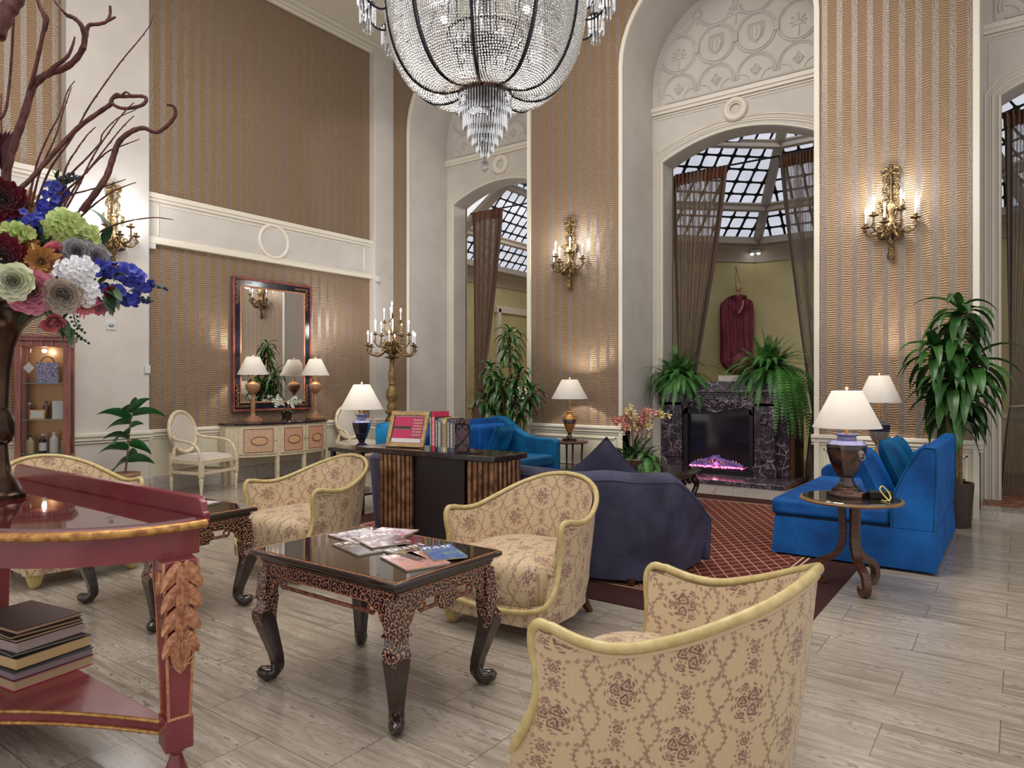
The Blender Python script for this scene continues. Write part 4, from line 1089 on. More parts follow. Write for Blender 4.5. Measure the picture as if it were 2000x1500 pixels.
def rings(t):
    for a in (0, 180):
        mb = MB(); c_, s_ = math.cos(R(a)), math.sin(R(a))
        mb.lathe([(.024, -.004), (.024, .006), (.015, .008)], 16); mb.M = Matrix.Translation((.118*c_, .118*s_, .29)) @ Matrix.Rotation(R(90), 4, 'Y') if a == 0 else Matrix.Translation((.118*c_, .118*s_, .29)) @ Matrix.Rotation(R(-90), 4, 'Y')
        mb.v = [tuple(mb.M @ Vector(v)) for v in mb.v]; mb.M = None
        mb.tube([((.128+.002)*c_, .128*s_+.022*math.cos(k*.63), .272+.022*math.sin(k*.63)) for k in range(10)], .004, 6, closed=True)
        mb.build('ring_handle', noisy('pewter', L(130, 118, 104), L(170, 158, 140), 20, .35, metal=.7), t)
lamp('large tortoiseshell urn lamp with ring handles on the round glass table', (-.93, 5.055, .604),
     [('foot', [(.125, 0), (.13, .012), (.125, .028), (.10, .034), (.085, .055), (.06, .07), (.045, .10), (.04, .125)], TORT),
      ('urn', [(.05, .125), (.075, .16), (.105, .23), (.122, .29), (.128, .335), (.124, .345)], TORT),
      ('neck', [(.124, .345), (.10, .368), (.06, .378), (.055, .395), (.075, .405), (.078, .415), (.03, .418)], BLUEG)],
     (  .455, .70, .212, .092), 16, flat=True, extra=rings, rz=-36)
lamp('navy and silver vase lamp at the far end of the blue sofa', (-1.14, 7.82, .645),
     [('foot', [(.085, 0), (.085, .02), (.04, .04), (.03, .09)], GILT), ('urn', [(.03, .09), (.06, .13), (.085, .18), (.095, .23)], noisy('silver_basket', L(130, 116, 100), L(190, 176, 156), 60, .3, .3, metal=.5)),
      ('neck', [(.095, .23), (.10, .27), (.095, .30), (.05, .31), (.03, .33)], NAVY2)], (.52, .79, .205, .09), 17)
def lampears(t):
    for sx in (-1, 1):
        MB().tube(spline([(sx*.03, 0, .335), (sx*.07, 0, .345), (sx*.095, 0, .315), (sx*.085, 0, .27), (sx*.078, 0, .235)], 6), .008, 8).build('handle', GILT, t)
lamp('gilt and black two handled urn lamp beside the arch pier', (-4.88, 7.98, .585),
     [('foot', [(.10, 0), (.10, .035), (.06, .04), (.035, .06), (.025, .09), (.03, .11)], LACQ_D), ('urn', [(.03, .11), (.055, .16), (.075, .21), (.08, .235)], GILT),
      ('band', [(.081, .235), (.082, .285), (.08, .29)], LACQ_D), ('neck', [(.08, .29), (.076, .32), (.045, .345), (.03, .37), (.036, .39), (.02, .40)], GILT)],
     (.565, .825, .245, .105), 17, extra=lampears, rz=36)
lamp('glossy navy hexagonal urn lamp left of the picture frame', (-5.66, 5.02, .68),
     [('foot', [(.055, 0), (.055, .03), (.03, .045), (.034, .06)], NAVY2), ('urn', [(.034, .06), (.06, .11), (.088, .19), (.10, .25), (.10, .262)], mat('navy_glaze', L(34, 28, 46), .08, coat=.7)),
      ('neck', [(.10, .262), (.075, .285), (.05, .30), (.05, .325), (.072, .342), (.072, .35), (.03, .352)], BLUEG)],
     (.40, .665, .225, .085), 20, flat=True)
URNW = noisy('carved_urn_wood', L(120, 82, 58), L(172, 128, 92), 50, .5, .4)
for (x, y), lb in (((-8.46, 5.56), 'tall carved urn lamp on the sideboard end beside the fully visible oval chair'), ((-8.46, 6.60), 'tall carved urn lamp on the far end of the sideboard')):
    lamp(lb, (x, y, .823), [('foot', [(.13, 0), (.14, .02), (.135, .045), (.09, .055), (.085, .075), (.04, .09), (.03, .12)], URNW), ('column', [(.028, .12), (.03, .30), (.024, .36), (.034, .37), (.026, .385)], URNW),
         ('urn', [(.026, .385), (.06, .41), (.09, .46), (.095, .50), (.088, .52), (.08, .53)], URNW), ('neck', [(.08, .53), (.05, .55), (.02, .565), (.016, .60)], GILT)], (.655, .90, .205, .085), 15, group='pair of carved lamps')
# lamp and chairs beyond the arches
lamp('small white shaded lamp glimpsed beyond the arch through the dracaena leaves', (-7.35, 10.35, .78),
     [('foot', [(.07, 0), (.07, .02), (.03, .04)], BLUEG), ('urn', [(.03, .04), (.07, .1), (.08, .18), (.04, .25)], BLUEG)], (.30, .52, .19, .1), 10)
pedestal_table('hall_table', 'small round table beyond the arch under the white lamp', (-7.35, 10.35, .075), .704, .3)

# ================================================================== AGAINST THE MIRROR WALL
t = thing('sideboard', 'cream bow fronted sideboard with ribbed doors under the tall mirror', 'sideboard', (XL+.045, 6.05, 0))
def bow(y, d=.46, e=.84): return .14+(d-.14)*max(0, 1-(abs(y)/e)**2.3)**.75
def bowpl(off=0, e=.84, n=26): return [(0, -e)]+[(bow(-e+2*e*k/n, .46, e)+off, -e+2*e*k/n) for k in range(n+1)]+[(0, e)]
PNL = mat('salmon_ribs', L(196, 128, 96), .5)
mb = MB(); mb.prism([(p[0]+.02, p[1]*1.02) if p[0] > 0 else (0, p[1]*1.02) for p in bowpl()], .79, .822); mb.build('marble_top', MARB_K, t, bevel=.005)
MB().prism(bowpl(), .36, .79).build('body', WOODC, t, ang=30)
def frontpt(y, o=0):
    e = .001; d = (bow(y+e)-bow(y-e))/(2*e); nrm = Vector((1, -d, 0)).normalized(); return Vector((bow(y), y, 0))+nrm*o
for k, (a, b) in enumerate(((-.72, -.26), (-.20, .20), (.22, .64))) :
    m_ = (a+b)/2; w2 = (b-a)/2
    mb = MB(); ys = [a+(b-a)*i/10 for i in range(11)]
    for y0, y1 in zip(ys[:-1], ys[1:]):
        p, q = frontpt(y0, .0), frontpt(y1, .0); P, Q = frontpt(y0, .014), frontpt(y1, .014)
        mb.add([(*p[:2], .40), (*q[:2], .40), (*q[:2], .76), (*p[:2], .76), (*P[:2], .40), (*Q[:2], .40), (*Q[:2], .76), (*P[:2], .76)], [(4, 5, 6, 7), (0, 1, 5, 4), (2, 3, 7, 6), (3, 0, 4, 7), (1, 2, 6, 5)])
    dr = mb.build('door', WOODC, t, ang=30)
    mb = MB(); nr = 17
    for i in range(nr):
        y = a+.055+(b-a-.11)*(i+.5)/nr; c = frontpt(y, .015)
        mb.tube([(c.x, c.y, .43), (c.x, c.y, .735)], .0045, 5)
    mb.build('ribbed_panel', PNL, dr)
    mb = MB()
    for z in (.425, .74): mb.tube([(*frontpt(a+.05+(b-a-.1)*i/8, .016)[:2], z) for i in range(9)], .004, 5)
    for y in (a+.05, b-.05): c = frontpt(y, .016); mb.tube([(c.x, c.y, .425), (c.x, c.y, .74)], .004, 5)
    mb.tube([(*frontpt(m_+.10*math.cos(i*.33), .027)[:2], .58+.055*math.sin(i*.33)) for i in range(19)], .004, 5, closed=True)
    mb.build('inlay_line', ROSEW, dr)
    mb = MB(); cpt = frontpt(m_, .024); nv = 20
    mb.add([(*frontpt(m_+.10*math.cos(i*2*PI/nv), .022)[:2], .58+.055*math.sin(i*2*PI/nv)) for i in range(nv)]+[tuple(Vector((*frontpt(m_, .026)[:2], .58)))], [(i, (i+1) % nv, nv) for i in range(nv)])
    mb.build('oval_panel', PEACH, dr, smooth=False)
    if k != 9:
        c = frontpt(b-.02 if k < 2 else a+.02, .02); MB().ball((c.x, c.y, .58), .012, 8, 6).build('knob', GILT, dr)
for y in (-.78, -.23, .21, .78):
    c = frontpt(y, -.03); MB().box(c.x-.024, c.x+.024, y-.024, y+.024, 0, .37).build('leg', WOODC, t, bevel=.004)
for y in (-.78, .78): MB().box(.03, .075, y-.022, y+.022, 0, .37).build('leg', WOODC, t)

t = thing('wall_mirror', 'tall mirror in a dark rosewood and gilt frame over the sideboard', 'mirror', (XL, 6.06, 1.90))
hw, hh = .655, .935
def framebox(mb, o, i, x0, x1):
    mb.box(x0, x1, -hw+o, hw-o, hh-i, hh-o); mb.box(x0, x1, -hw+o, hw-o, -hh+o, -hh+i)
    mb.box(x0, x1, -hw+o, -hw+i, -hh+i, hh-i); mb.box(x0, x1, hw-i, hw-o, -hh+i, hh-i)
mb = MB(); framebox(mb, 0, .03, 0, .06); mb.build('outer_frame', ROSEW, t, bevel=.006)
mb = MB(); framebox(mb, .03, .115, 0, .045)
mb.build('painted_frame', noisy('eglomise', L(24, 22, 34), L(34, 32, 46), 10, .12), t, bevel=.004)
mb = MB(); framebox(mb, .115, .135, 0, .05); mb.build('gilt_slip', GILT2, t, bevel=.004)
mb = MB()
for sy in (-1, 1):
    for sz in (-1, 1):
        for k in range(9):
            yy = sy*(hw-.072-.018*(k % 2)); zz = sz*(hh-.08-.035*k)
            mb.tube([(.047, yy+.016*math.cos(a), zz+.016*math.sin(a)) for a in [q*.7 for q in range(8)]], .003, 5)
            if k < 6: mb.tube([(.047, sy*(hw-.10-.035*k)+.013*math.cos(a), sz*(hh-.072)+.013*math.sin(a)) for a in [q*.7 for q in range(8)]], .003, 5)
mb.build('gilt_scrolls', GILT, t)
MB().box(0, .03, -hw+.13, hw-.13, -hh+.13, hh-.13).build('mirror_glass', MIRROR, t, smooth=False)

t = thing('potted_orchid', 'small white orchid in a dark footed pot on the sideboard', 'plant', (-8.42, 6.07, .823))
MB().lathe([(.05, .02), (.06, .03), (.072, .11), (.08, .12), (.07, .121)], 8).build('pot', POT, t, ang=30)
mb = MB()
for a in (45, 135, 225, 315): mb.tube([(.05*math.cos(R(a)), .05*math.sin(R(a)), .04), (.068*math.cos(R(a)), .068*math.sin(R(a)), 0)], .008, 6)
mb.build('pot_feet', POT, t)

def leaf(mb, base, d, ln, wd, droop=1.0, segs=6, fold=.25, tip=1.3, roll=0):
    """curved blade from base along direction d, bending down under its weight"""
    p = Vector(base); d = Vector(d).normalized(); st_ = ln/segs; rows = []
    side0 = d.cross(Vector((0, 0, 1)))
    side0 = side0.normalized() if side0.length > .05 else Vector((1, 0, 0))
    if roll: side0 = Matrix.Rotation(roll, 3, d) @ side0
    for i in range(segs+1):
        t_ = i/segs; w_ = wd*(math.sin(PI*min(1, t_**.75*.93+.07))**.8)*(1 if t_ < 1 else .0)+.0008
        up = side0.cross(d).normalized()
        rows.append((p-side0*w_/2+up*w_*fold, p.copy(), p+side0*w_/2+up*w_*fold))
        p = p+d*st_; d = (d+Vector((0, 0, -droop*st_/ln*tip))).normalized()
    vs = [v for r in rows for v in r]; fs = []
    for i in range(segs):
        a = 3*i; fs += [(a, a+1, a+4, a+3), (a+1, a+2, a+5, a+4)]
    mb.add(vs, fs)
def rdir(a, el): return (math.cos(R(a))*math.cos(R(el)), math.sin(R(a))*math.cos(R(el)), math.sin(R(el)))
mb = MB()
for k in range(7): leaf(mb, (0, 0, .11), rdir(k*51, 35), .14, .04, .9)
mb.build('leaves', LEAF2, t)
mbs = MB(); mbf = MB()
for k, (a, l_) in enumerate(((20, .24), (-60, .24), (150, .2), (95, .25), (-110, .26), (-85, .2), (70, .18), (100, .14), (-95, .14))):
    e = Vector((.05*math.cos(R(a))*.6, l_*.9*math.sin(R(a)), .11+.10+.02*k)); sp = spline([(0, 0, .11), (e.x*.3, e.y*.35, .24), (e.x*.7, e.y*.7, .27), tuple(e)], 5); mbs.tube(sp, .003, 5)
    for q in range(8, len(sp)):
        c = sp[q]+Vector((rnd.uniform(-.02, .02), rnd.uniform(-.015, .015), rnd.uniform(-.02, .02)))
        for pt in range(5): leaf(mbf, c, (.6*1, math.cos(pt*1.257), math.sin(pt*1.257)), .036, .032, .1, 2)
mbs.build('stems', CANE, t); mbf.build('blossoms', mat('white_petal', L(236, 238, 226), .5), t)

def make_oval_chair(label):
    t = thing('oval_back_chair', label, 'chair', group='cream oval back chairs')
    FAB = noisy('trellis_fabric', L(150, 146, 140), L(214, 206, 190), 60, .7, lo=.45, hi=.55)
    if 'trel' not in MATS:
        q = NT('trellis_tapestry'); s = q.sep(q.obj()); u = q.math('ADD', s[0], s[1]); v = s[2]
        f1 = q.math('ABSOLUTE', q.math('SUBTRACT', q.math('FRACT', q.math('DIVIDE', q.math('ADD', u, v), .045)), .5)); f2 = q.math('ABSOLUTE', q.math('SUBTRACT', q.math('FRACT', q.math('DIVIDE', q.math('SUBTRACT', u, v), .045)), .5))
        dot = q.math('MULTIPLY', q.math('LESS_THAN', f1, .2), q.math('LESS_THAN', f2, .2)); ln_ = q.math('GREATER_THAN', q.math('MAXIMUM', f1, f2), .44)
        q.set(col=q.mix(q.math('MAXIMUM', dot, q.math('MULTIPLY', ln_, .5)), L(204, 198, 184), L(140, 116, 120)), rough=.8); MATS['trel'] = q.m
    FAB = MATS['trel']
    fw, bw, dp = .30, .25, .50
    for sx in (-1, 1):
        MB().lathe([(.012, 0), (.017, .03), (.014, .05), (.024, .16), (.026, .20), (.020, .21), (.026, .22), (.026, .225)], 12, (sx*fw, 0, 0), flute=6, fa=.15).build('front_leg', WOODC, t, ang=50)
        MB().lathe([(.012, 0), (.017, .03), (.014, .05), (.024, .16), (.026, .20), (.020, .21), (.026, .22), (.026, .225)], 12, (sx*bw, dp, 0)).build('rear_leg', WOODC, t, ang=50)
    mb = MB()
    for sx in (-1, 1):
        mb.box(sx*fw-.025, sx*fw+.025, -.025, .025, .225, .43); mb.box(sx*bw-.022, sx*bw+.022, dp-.022, dp+.022, .225, .50)
        for z0, z1 in ((.25, .285), (.375, .43)):
            mb.add([(sx*fw-.018, 0, z0), (sx*fw+.018, 0, z0), (sx*bw+.018, dp, z0), (sx*bw-.018, dp, z0), (sx*fw-.018, 0, z1), (sx*fw+.018, 0, z1), (sx*bw+.018, dp, z1), (sx*bw-.018, dp, z1)], [(0, 3, 2, 1), (4, 5, 6, 7), (0, 1, 5, 4), (1, 2, 6, 5), (2, 3, 7, 6), (3, 0, 4, 7)])
    for z0, z1 in ((.25, .285), (.375, .43)): mb.box(-fw, fw, -.018, .018, z0, z1); mb.box(-bw, bw, dp-.018, dp+.018, z0, z1)
    mb.build('seat_frame', WOODC, t, bevel=.004)
    mb = MB()
    def seat(u, v):
        x, y = 2*u-1, v; wd = fw+(bw-fw)*y; e = (1-x**4)*(1-(2*y-1)**4); return (x*wd, y*dp, .43+.055*max(0, e)**.5)
    mb.grid(seat, 12, 12); mb.build('seat', FAB, t, ang=80)
    cz = .745; ry, rx_ = .255, .215; lean = .22
    def ov(k, r=1): a = 2*PI*k; z = cz+ry*r*math.sin(a); return (rx_*r*math.cos(a), dp+.01+(z-.5)*lean, z)
    mb = MB(); mb.tube([ov(k/36) for k in range(36)], .026, 10, closed=True); mb.tube([ov(k/36, .90) for k in range(36)], .009, 6, closed=True)
    for sx in (-1, 1): mb.tube([(sx*bw*.86, dp, .43), (sx*bw*.80, dp+.01, .54), (sx*.16, dp+.02, .57)], .02, 8)
    mb.build('oval_frame', WOODC, t, ang=60)
    mb = MB()
    def bk_(u, v):
        r = v*.92; p = ov(u, r); b = .03*(1-r*r); return (p[0], p[1]-b, p[2])
    mb.grid(bk_, 28, 6, closeu=True)
    def bk2(u, v):
        p = ov(u, v*.92); return (p[0], p[1]+.015, p[2])
    mb.grid(bk2, 28, 3, closeu=True); mb.build('back_pad', FAB, t, ang=80)
    for sx in (-1, 1):
        mb = MB(); mb.tube(spline([(sx*.20, dp+.03, .70), (sx*.25, dp-.06, .665), (sx*.29, .30, .655), (sx*.30, .14, .63), (sx*.305, .04, .55), (sx*.30, .0, .43)], 6), .018, 8); mb.build('arm', WOODC, t, ang=60)
    return t
o1 = make_oval_chair('cream oval back armchair between the fiddle leaf fig and the sideboard'); o1.location = (-8.02, 4.80, 0); o1.rotation_euler = (0, 0, R(108))
o2 = copy_tree(o1); o2.location = (-8.04, 7.25, 0); o2.rotation_euler = (0, 0, R(80)); o2['label'] = 'cream oval back armchair partly hidden behind the navy urn lamp'

# ---------- candelabra and sconces
def scroll_arm(mb, c, ang, reach, dz0, drop, rise, r=.013, n=6, leafy=True):
    ca, sa = math.cos(R(ang)), math.sin(R(ang)); P = lambda q, z: (c[0]+q*ca, c[1]+q*sa, c[2]+z)
    pts = spline([P(.02, dz0), P(reach*.22, dz0+.02), P(reach*.42, dz0-drop*.5), P(reach*.66, dz0-drop), P(reach*.9, dz0-drop*.75), P(reach*1.02, dz0-drop*.1), P(reach, dz0+rise)], n)
    mb.tube(pts, [r*(1.25-.5*i/len(pts)) for i in range(len(pts))], 8)
    if leafy:
        for q in (.30, .52, .78):
            i = int(q*(len(pts)-1)); p = pts[i]
            mb.tube([p+Vector((ca*.03*math.cos(a), sa*.03*math.cos(a), .028+.024*math.sin(a))) for a in [k*.7-1.5 for k in range(7)]], [.009*(1-.09*k) for k in range(7)], 6)
            mb.ball(tuple(p+Vector((0, 0, .012))), .016, 6, 4)
    return P(reach, dz0+rise)
def candle(parent, e, h=.10, r=.0095, tip=True):
    a = MB(); a.lathe([(.012, -.012), (.045, .0), (.052, .008), (.03, .010), (.014, .016), (.013, .022), (.021, .032), (.021, .048), (.012, .05)], 16, e)
    a.build('drip_pan', BRONZE, parent)
    MB().lathe([(r, .046), (r, .046+h), (r*.7, .05+h)], 12, e).build('candle', CANDLE, parent)
    MB().lathe([(.006, .048+h), (.0135, .062+h), (.012, .078+h), (.004, .100+h), (.001, .105+h)], 10, e).build('candle_bulb', BULB, parent)
def make_sconce(label, name='wall_sconce'):
    """local: wall plane y=0, front towards -y"""
    t = thing(name, label, 'wall light', group='gilt bronze five light sconces')
    mb = MB(); r_ = random.Random(3)
    # ribbon bow and husk drops over an acanthus body with tassel
    for sx in (-1, 1):
        mb.tube(spline([(0, -.03, .55), (sx*.045, -.045, .585), (sx*.085, -.04, .56), (sx*.07, -.03, .52), (sx*.02, -.035, .535)], 5), .014, 8)
        mb.tube(spline([(sx*.01, -.03, .54), (sx*.06, -.035, .48), (sx*.04, -.03, .42), (sx*.075, -.03, .36), (sx*.045, -.03, .29), (sx*.08, -.035, .24)], 5), .012, 8)
        for k in range(7):
            z = .50-.038*k; mb.ball((sx*(.05+.02*math.sin(k*1.7)), -.035, z), .018, 7, 5, (1, .7, 1)); 
        for k in range(5): mb.tube(spline([(sx*.02, -.04, .22-.02*k), (sx*(.07+.012*k), -.06, .235-.015*k), (sx*(.12-.005*k), -.05, .20+.03*math.sin(k*2)), (sx*.10, -.05, .16-.01*k)], 4), .010, 6)
        mb.tube(spline([(sx*.02, -.04, .20), (sx*.05, -.04, .12), (sx*.025, -.04, .04), (sx*.06, -.05, -.03)], 5), .011, 8)
        for k in range(6):
            a = R(-150+k*24); mb.tube(spline([(sx*.02, -.06, -.08), (sx*.07, -.09-.01*k, -.06-.02*k), (sx*.11, -.08, -.10-.012*k), (sx*(.09-.008*k), -.07, -.145-.008*k)], 4), .012, 6)
    mb.lathe([(.01, -.25), (.02, -.235), (.028, -.2), (.02, -.17), (.012, -.15), (.03, -.12), (.06, -.06), (.065, -.02), (.035, .0), (.02, .05), (.028, .12), (.045, .17), (.02, .22)], 14, (0, -.055, 0), sy=.75, flute=7, fa=.2)
    mb.ball((0, -.05, .60), .022, 8, 6); mb.ball((0, -.05, .56), .028, 8, 6); mb.tube([(0, -.01, .56), (0, -.01, -.2)], .02, 6)
    mb.tube([(0, -.035, .52), (0, -.035, .25)], .013, 6)
    # tassel
    mb.lathe([(.012, -.40), (.034, -.375), (.03, -.33), (.018, -.29), (.024, -.275), (.01, -.25)], 10, (0, -.045, 0), flute=5, fa=.3)
    mb.build('backplate', BRONZE, t, ang=60)
    for ang, reach, dz0, rise in ((187, .235, -.03, -.005), (222, .19, -.01, .075), (262, .21, -.07, .035), (305, .20, .0, .085), (352, .235, -.02, .03)):
        a = MB(); e = scroll_arm(a, (0, -.055, -.03), ang, reach, dz0, .07, rise+.03); ao = a.build('arm', BRONZE, t, ang=60); candle(ao, e, .115)
    plight(t, (-.15, -.27, .24), 9, (.92, .96, 1), .06); plight(t, (.13, -.27, .26), 8, (.92, .96, 1), .06)
    return t
sc = make_sconce('ornate gilt bronze sconce on the papered pier left of the fireplace arch')
sc.location = (-5.08, YB-.001, 3.06)
s2 = copy_tree(sc); s2.location = (-1.10, YB-.001, 3.06); s2['label'] = 'ornate gilt bronze sconce on the papered pier above the dracaena and blue sofa'
s3 = copy_tree(sc); s3.location = (XP+.001, 3.80, 3.10); s3.rotation_euler = (0, 0, R(90)); s3['label'] = 'ornate gilt bronze sconce on the plain cream pier behind the bouquet'

t = thing('floor_candelabrum', 'tall gilt bronze candelabrum on a carved pillar in the corner beyond the sideboard', 'candelabrum', (-7.98, 7.70, 0))
MB().lathe([(.17, 0), (.17, .10), (.14, .13), (.15, .18), (.10, .24), (.08, .40), (.12, .60), (.13, .70), (.10, .80), (.06, .86)], 20, flute=8, fa=.12).build('pedestal', BRONZE, t, ang=50)
MB().lathe([(.06, .86), (.10, .90), (.115, .92), (.07, .95), (.085, 1.0), (.055, 1.05), (.06, 1.07), (.09, 1.13), (.098, 1.20), (.07, 1.29), (.04, 1.33), (.055, 1.35), (.045, 1.38), (.058, 1.44), (.06, 1.52), (.042, 1.60), (.035, 1.68), (.045, 1.72), (.03, 1.74)], 20, flute=8, fa=.12).build('pillar', noisy('old_gold', L(96, 76, 44), L(160, 134, 84), 40, .5, .3, metal=.4), t, ang=50)
mb = MB(); mb.lathe([(.03, 1.74), (.12, 1.77), (.05, 1.79), (.04, 1.84), (.08, 1.90), (.10, 1.96), (.05, 2.02), (.03, 2.10), (.03, 2.30), (.02, 2.36)], 18, flute=9, fa=.2)
for k in range(12):
    a = k*30; mb.tube(spline([(.03*math.cos(R(a)), .03*math.sin(R(a)), 1.82), (.1*math.cos(R(a)), .1*math.sin(R(a)), 1.86), (.09*math.cos(R(a)), .09*math.sin(R(a)), 1.95), (.14*math.cos(R(a)), .14*math.sin(R(a)), 2.0)], 4), .013, 6)
mb.build('stem', BRONZE, t, ang=60)
for n_, reach, z, off, rs in ((6, .40, 1.88, 10, .06), (5, .27, 2.02, 30, .10), (3, .15, 2.22, 70, .10)):
    for k in range(n_):
        a = MB(); e = scroll_arm(a, (0, 0, z), off+360/n_*k, reach, 0, .09, rs); ao = a.build('arm', BRONZE, t, ang=60); candle(ao, e, .13)
a = MB(); a.lathe([(.02, 2.36), (.03, 2.38), (.012, 2.42)], 10); ao = a.build('arm', BRONZE, t); candle(ao, (0, 0, 2.42), .13)
plight(t, (.25, -.25, 2.25), 10, (.95, .96, 1), .1); plight(t, (-.2, -.3, 2.35), 8, (.95, .96, 1), .1)

# ---------- crystal chandelier
t = thing('crystal_chandelier', 'huge bead draped crystal chandelier hanging over the seating', 'chandelier', (-3.42, 4.31, 3.66))
PRISM = mat('crystal_prism', (.88, .89, .92, 1), .07, metal=.8, spec=.9)
BEAD = mat('glass_bead', (.74, .76, .78, 1), .12, metal=.8, spec=.9)
CHI = mat('blackened_iron', L(26, 28, 38), .35, metal=.5)
prof = [(.205, 0), (.32, -.03), (.45, -.015), (.565, .06), (.655, .19), (.715, .35), (.75, .55), (.765, .78), (.76, 1.03), (.73, 1.30)]
pv = spline([(r, 0, z) for r, z in prof], 8)
L_ = [0]
for a, b in zip(pv[:-1], pv[1:]): L_.append(L_[-1]+(b-a).length)
def pat(d):
    for i in range(len(L_)-1):
        if L_[i+1] >= d: q = (d-L_[i])/(L_[i+1]-L_[i]); p = pv[i].lerp(pv[i+1], q); return p.x, p.z
    return pv[-1].x, pv[-1].z
NB = 10
for k in range(NB):                    # one bead net per bay, slightly puffed between the ribs
    mb = MB(); d = .012
    a0, a1 = 360*k/NB+13, 360*(k+1)/NB+13
    while d < L_[-1]:
        r, z = pat(d); span = R(a1-a0)*r; n = max(3, int(span/.0195)); br = min(.0098, span/n*.5)
        for i in range(n):
            q = (i+.5)/n; puff = 1+.05*math.sin(PI*q)*min(1, d/.3); a = R(a0+(a1-a0)*q)+rnd.uniform(-.0015, .0015)
            mb.octa((r*puff*math.cos(a), r*puff*math.sin(a), z+rnd.uniform(-.003, .003)), br, 1.0)
        d += .0192
    mb.build('bead_net', BEAD, t, smooth=False)
    mb = MB(); a = R(a0); mb.tube([(p.x*1.015*math.cos(a), p.x*1.015*math.sin(a), p.z) for p in pv[::2]], .0135, 6)
    mb.tube([(p.x*1.015*math.cos(a+.03), p.x*1.015*math.sin(a+.03), p.z) for p in pv[::2]], .004, 5)
    mb.build('rib', CHI, t)
mb = MB(); mb.lathe([(.20, -.03), (.215, -.03), (.218, .03), (.20, .035)], 48)
mb.build('collar', noisy('bronze_collar', L(40, 24, 24), L(84, 50, 40), 30, .35, metal=.5), t, ang=30)
mb = MB()
for z, r in ((.02, .16), (.45, .30), (.9, .3)): mb.tube([(r*math.cos(k*.39), r*math.sin(k*.39), z) for k in range(16)], .012, 6, closed=True)
for k in range(6): a = k*PI/3; mb.tube([(.16*math.cos(a), .16*math.sin(a), .02), (.3*math.cos(a), .3*math.sin(a), .45), (.3*math.cos(a), .3*math.sin(a), .9), (.05, 0, 1.4)], .01, 6)
mb.lathe([(.18, .36), (.18, .40)], 20); mb.tube([(0, 0, .0), (0, 0, 3.64)], .02, 8)
mb.build('inner_frame', CHI, t)
def prism(mb, x, y, z, ln, w_=.009, a=0):
    c, s_ = math.cos(a), math.sin(a); vs = []
    for zz, k in ((z, .5), (z-.012, 1), (z-ln+.015, 1), (z-ln, .2)):
        for j in range(3): b = a+j*2.094; vs.append((x+w_*k*math.cos(b), y+w_*k*math.sin(b), zz))
    mb.add(vs, [(0, 1, 2), (9, 11, 10)]+[(3*i+j, 3*i+3+j, 3*i+3+(j+1) % 3, 3*i+(j+1) % 3) for i in range(3) for j in range(3)])
z = -.02
for r, ln, dz in ((.205, .17, .0), (.172, .17, .11), (.135, .15, .20), (.10, .13, .28), (.065, .11, .35), (.03, .09, .41)):
    mb = MB(); n = int(2*PI*r/.0235)
    for k in range(n):
        a = 2*PI*k/n; prism(mb, r*math.cos(a), r*math.sin(a), z-dz, ln, .0068, a); mb.octa((r*math.cos(a), r*math.sin(a), z-dz+.008), .009)
    mb.build('prism_tier', PRISM, t, smooth=False)
    MB().tube([((r-.006)*math.cos(k*.2618), (r-.006)*math.sin(k*.2618), z-dz+.004) for k in range(24)], .004, 5, closed=True).build('tier_ring', CHI, t)
mb = MB(); mb.octa((0, 0, -.535), .02, 1.6); mb.tube([(0, 0, -.45), (0, 0, -.56)], .003, 5)
for k in range(6): mb.octa((.022*math.cos(k*1.05), .022*math.sin(k*1.05), -.555), .014)
mb.ball((0, 0, -.60), .032, 16, 10)
mb.build('crystal_drop', mat('crystal_ball', (.9, .92, .95, 1), .02, trans=.8, ior=1.5), t)
for k in range(16):                    # outer candle arms with hanging prisms
    a = R(k*22.5+8); ca, sa = math.cos(a), math.sin(a); m_ = MB()
    sp = spline([(.74*ca, .74*sa, .60), (.80*ca, .80*sa, .54), (.88*ca, .88*sa, .56), (.95*ca, .95*sa, .64), (.955*ca, .955*sa, .73)], 6)
    m_.tube(sp, .009, 6); sp = spline([(.73*ca, .73*sa, .95), (.80*ca, .80*sa, .83), (.87*ca, .87*sa, .80), (.93*ca, .93*sa, .88), (.93*ca, .93*sa, .95)], 6); m_.tube(sp, .008, 6)
    m_.lathe([(.02, .73), (.062, .745), (.064, .755), (.02, .75)], 14, (.955*ca, .955*sa, 0))
    ao = m_.build('arm', CHI, t)
    c = MB(); c.lathe([(.014, .755), (.014, .89)], 10, (.955*ca, .955*sa, 0)); c.build('candle', CANDLE, ao)
    c = MB(); c.lathe([(.006, .89), (.014, .905), (.012, .925), (.002, .955)], 10, (.955*ca, .955*sa, 0)); c.build('candle_bulb', BULB, ao)
    c = MB()
    for q in range(12):
        b = q*PI/6; prism(c, .955*ca+.06*math.cos(b), .955*sa+.06*math.sin(b), .745, .16, .009, b)
    for q in range(7):
        b = q*.9; prism(c, .955*ca+.035*math.cos(b), .955*sa+.035*math.sin(b), .66, .14, .008, b)
    for q in range(8):
        b = q*PI/4; prism(c, .93*ca+.05*math.cos(b), .93*sa+.05*math.sin(b), .98, .17, .009, b)
    c.build('hanging_prisms', PRISM, ao, smooth=False)
for k in range(4): plight(t, (.34*math.cos(k*PI/2+.4), .34*math.sin(k*PI/2+.4), .62), 17, (1, .96, .9), .06)
for k in range(4): MB().ball((.34*math.cos(k*PI/2+.4), .34*math.sin(k*PI/2+.4), .62), .03, 10, 6).build('bulb', emit('lamp_bulb', (1, .93, .82, 1), 6), t)

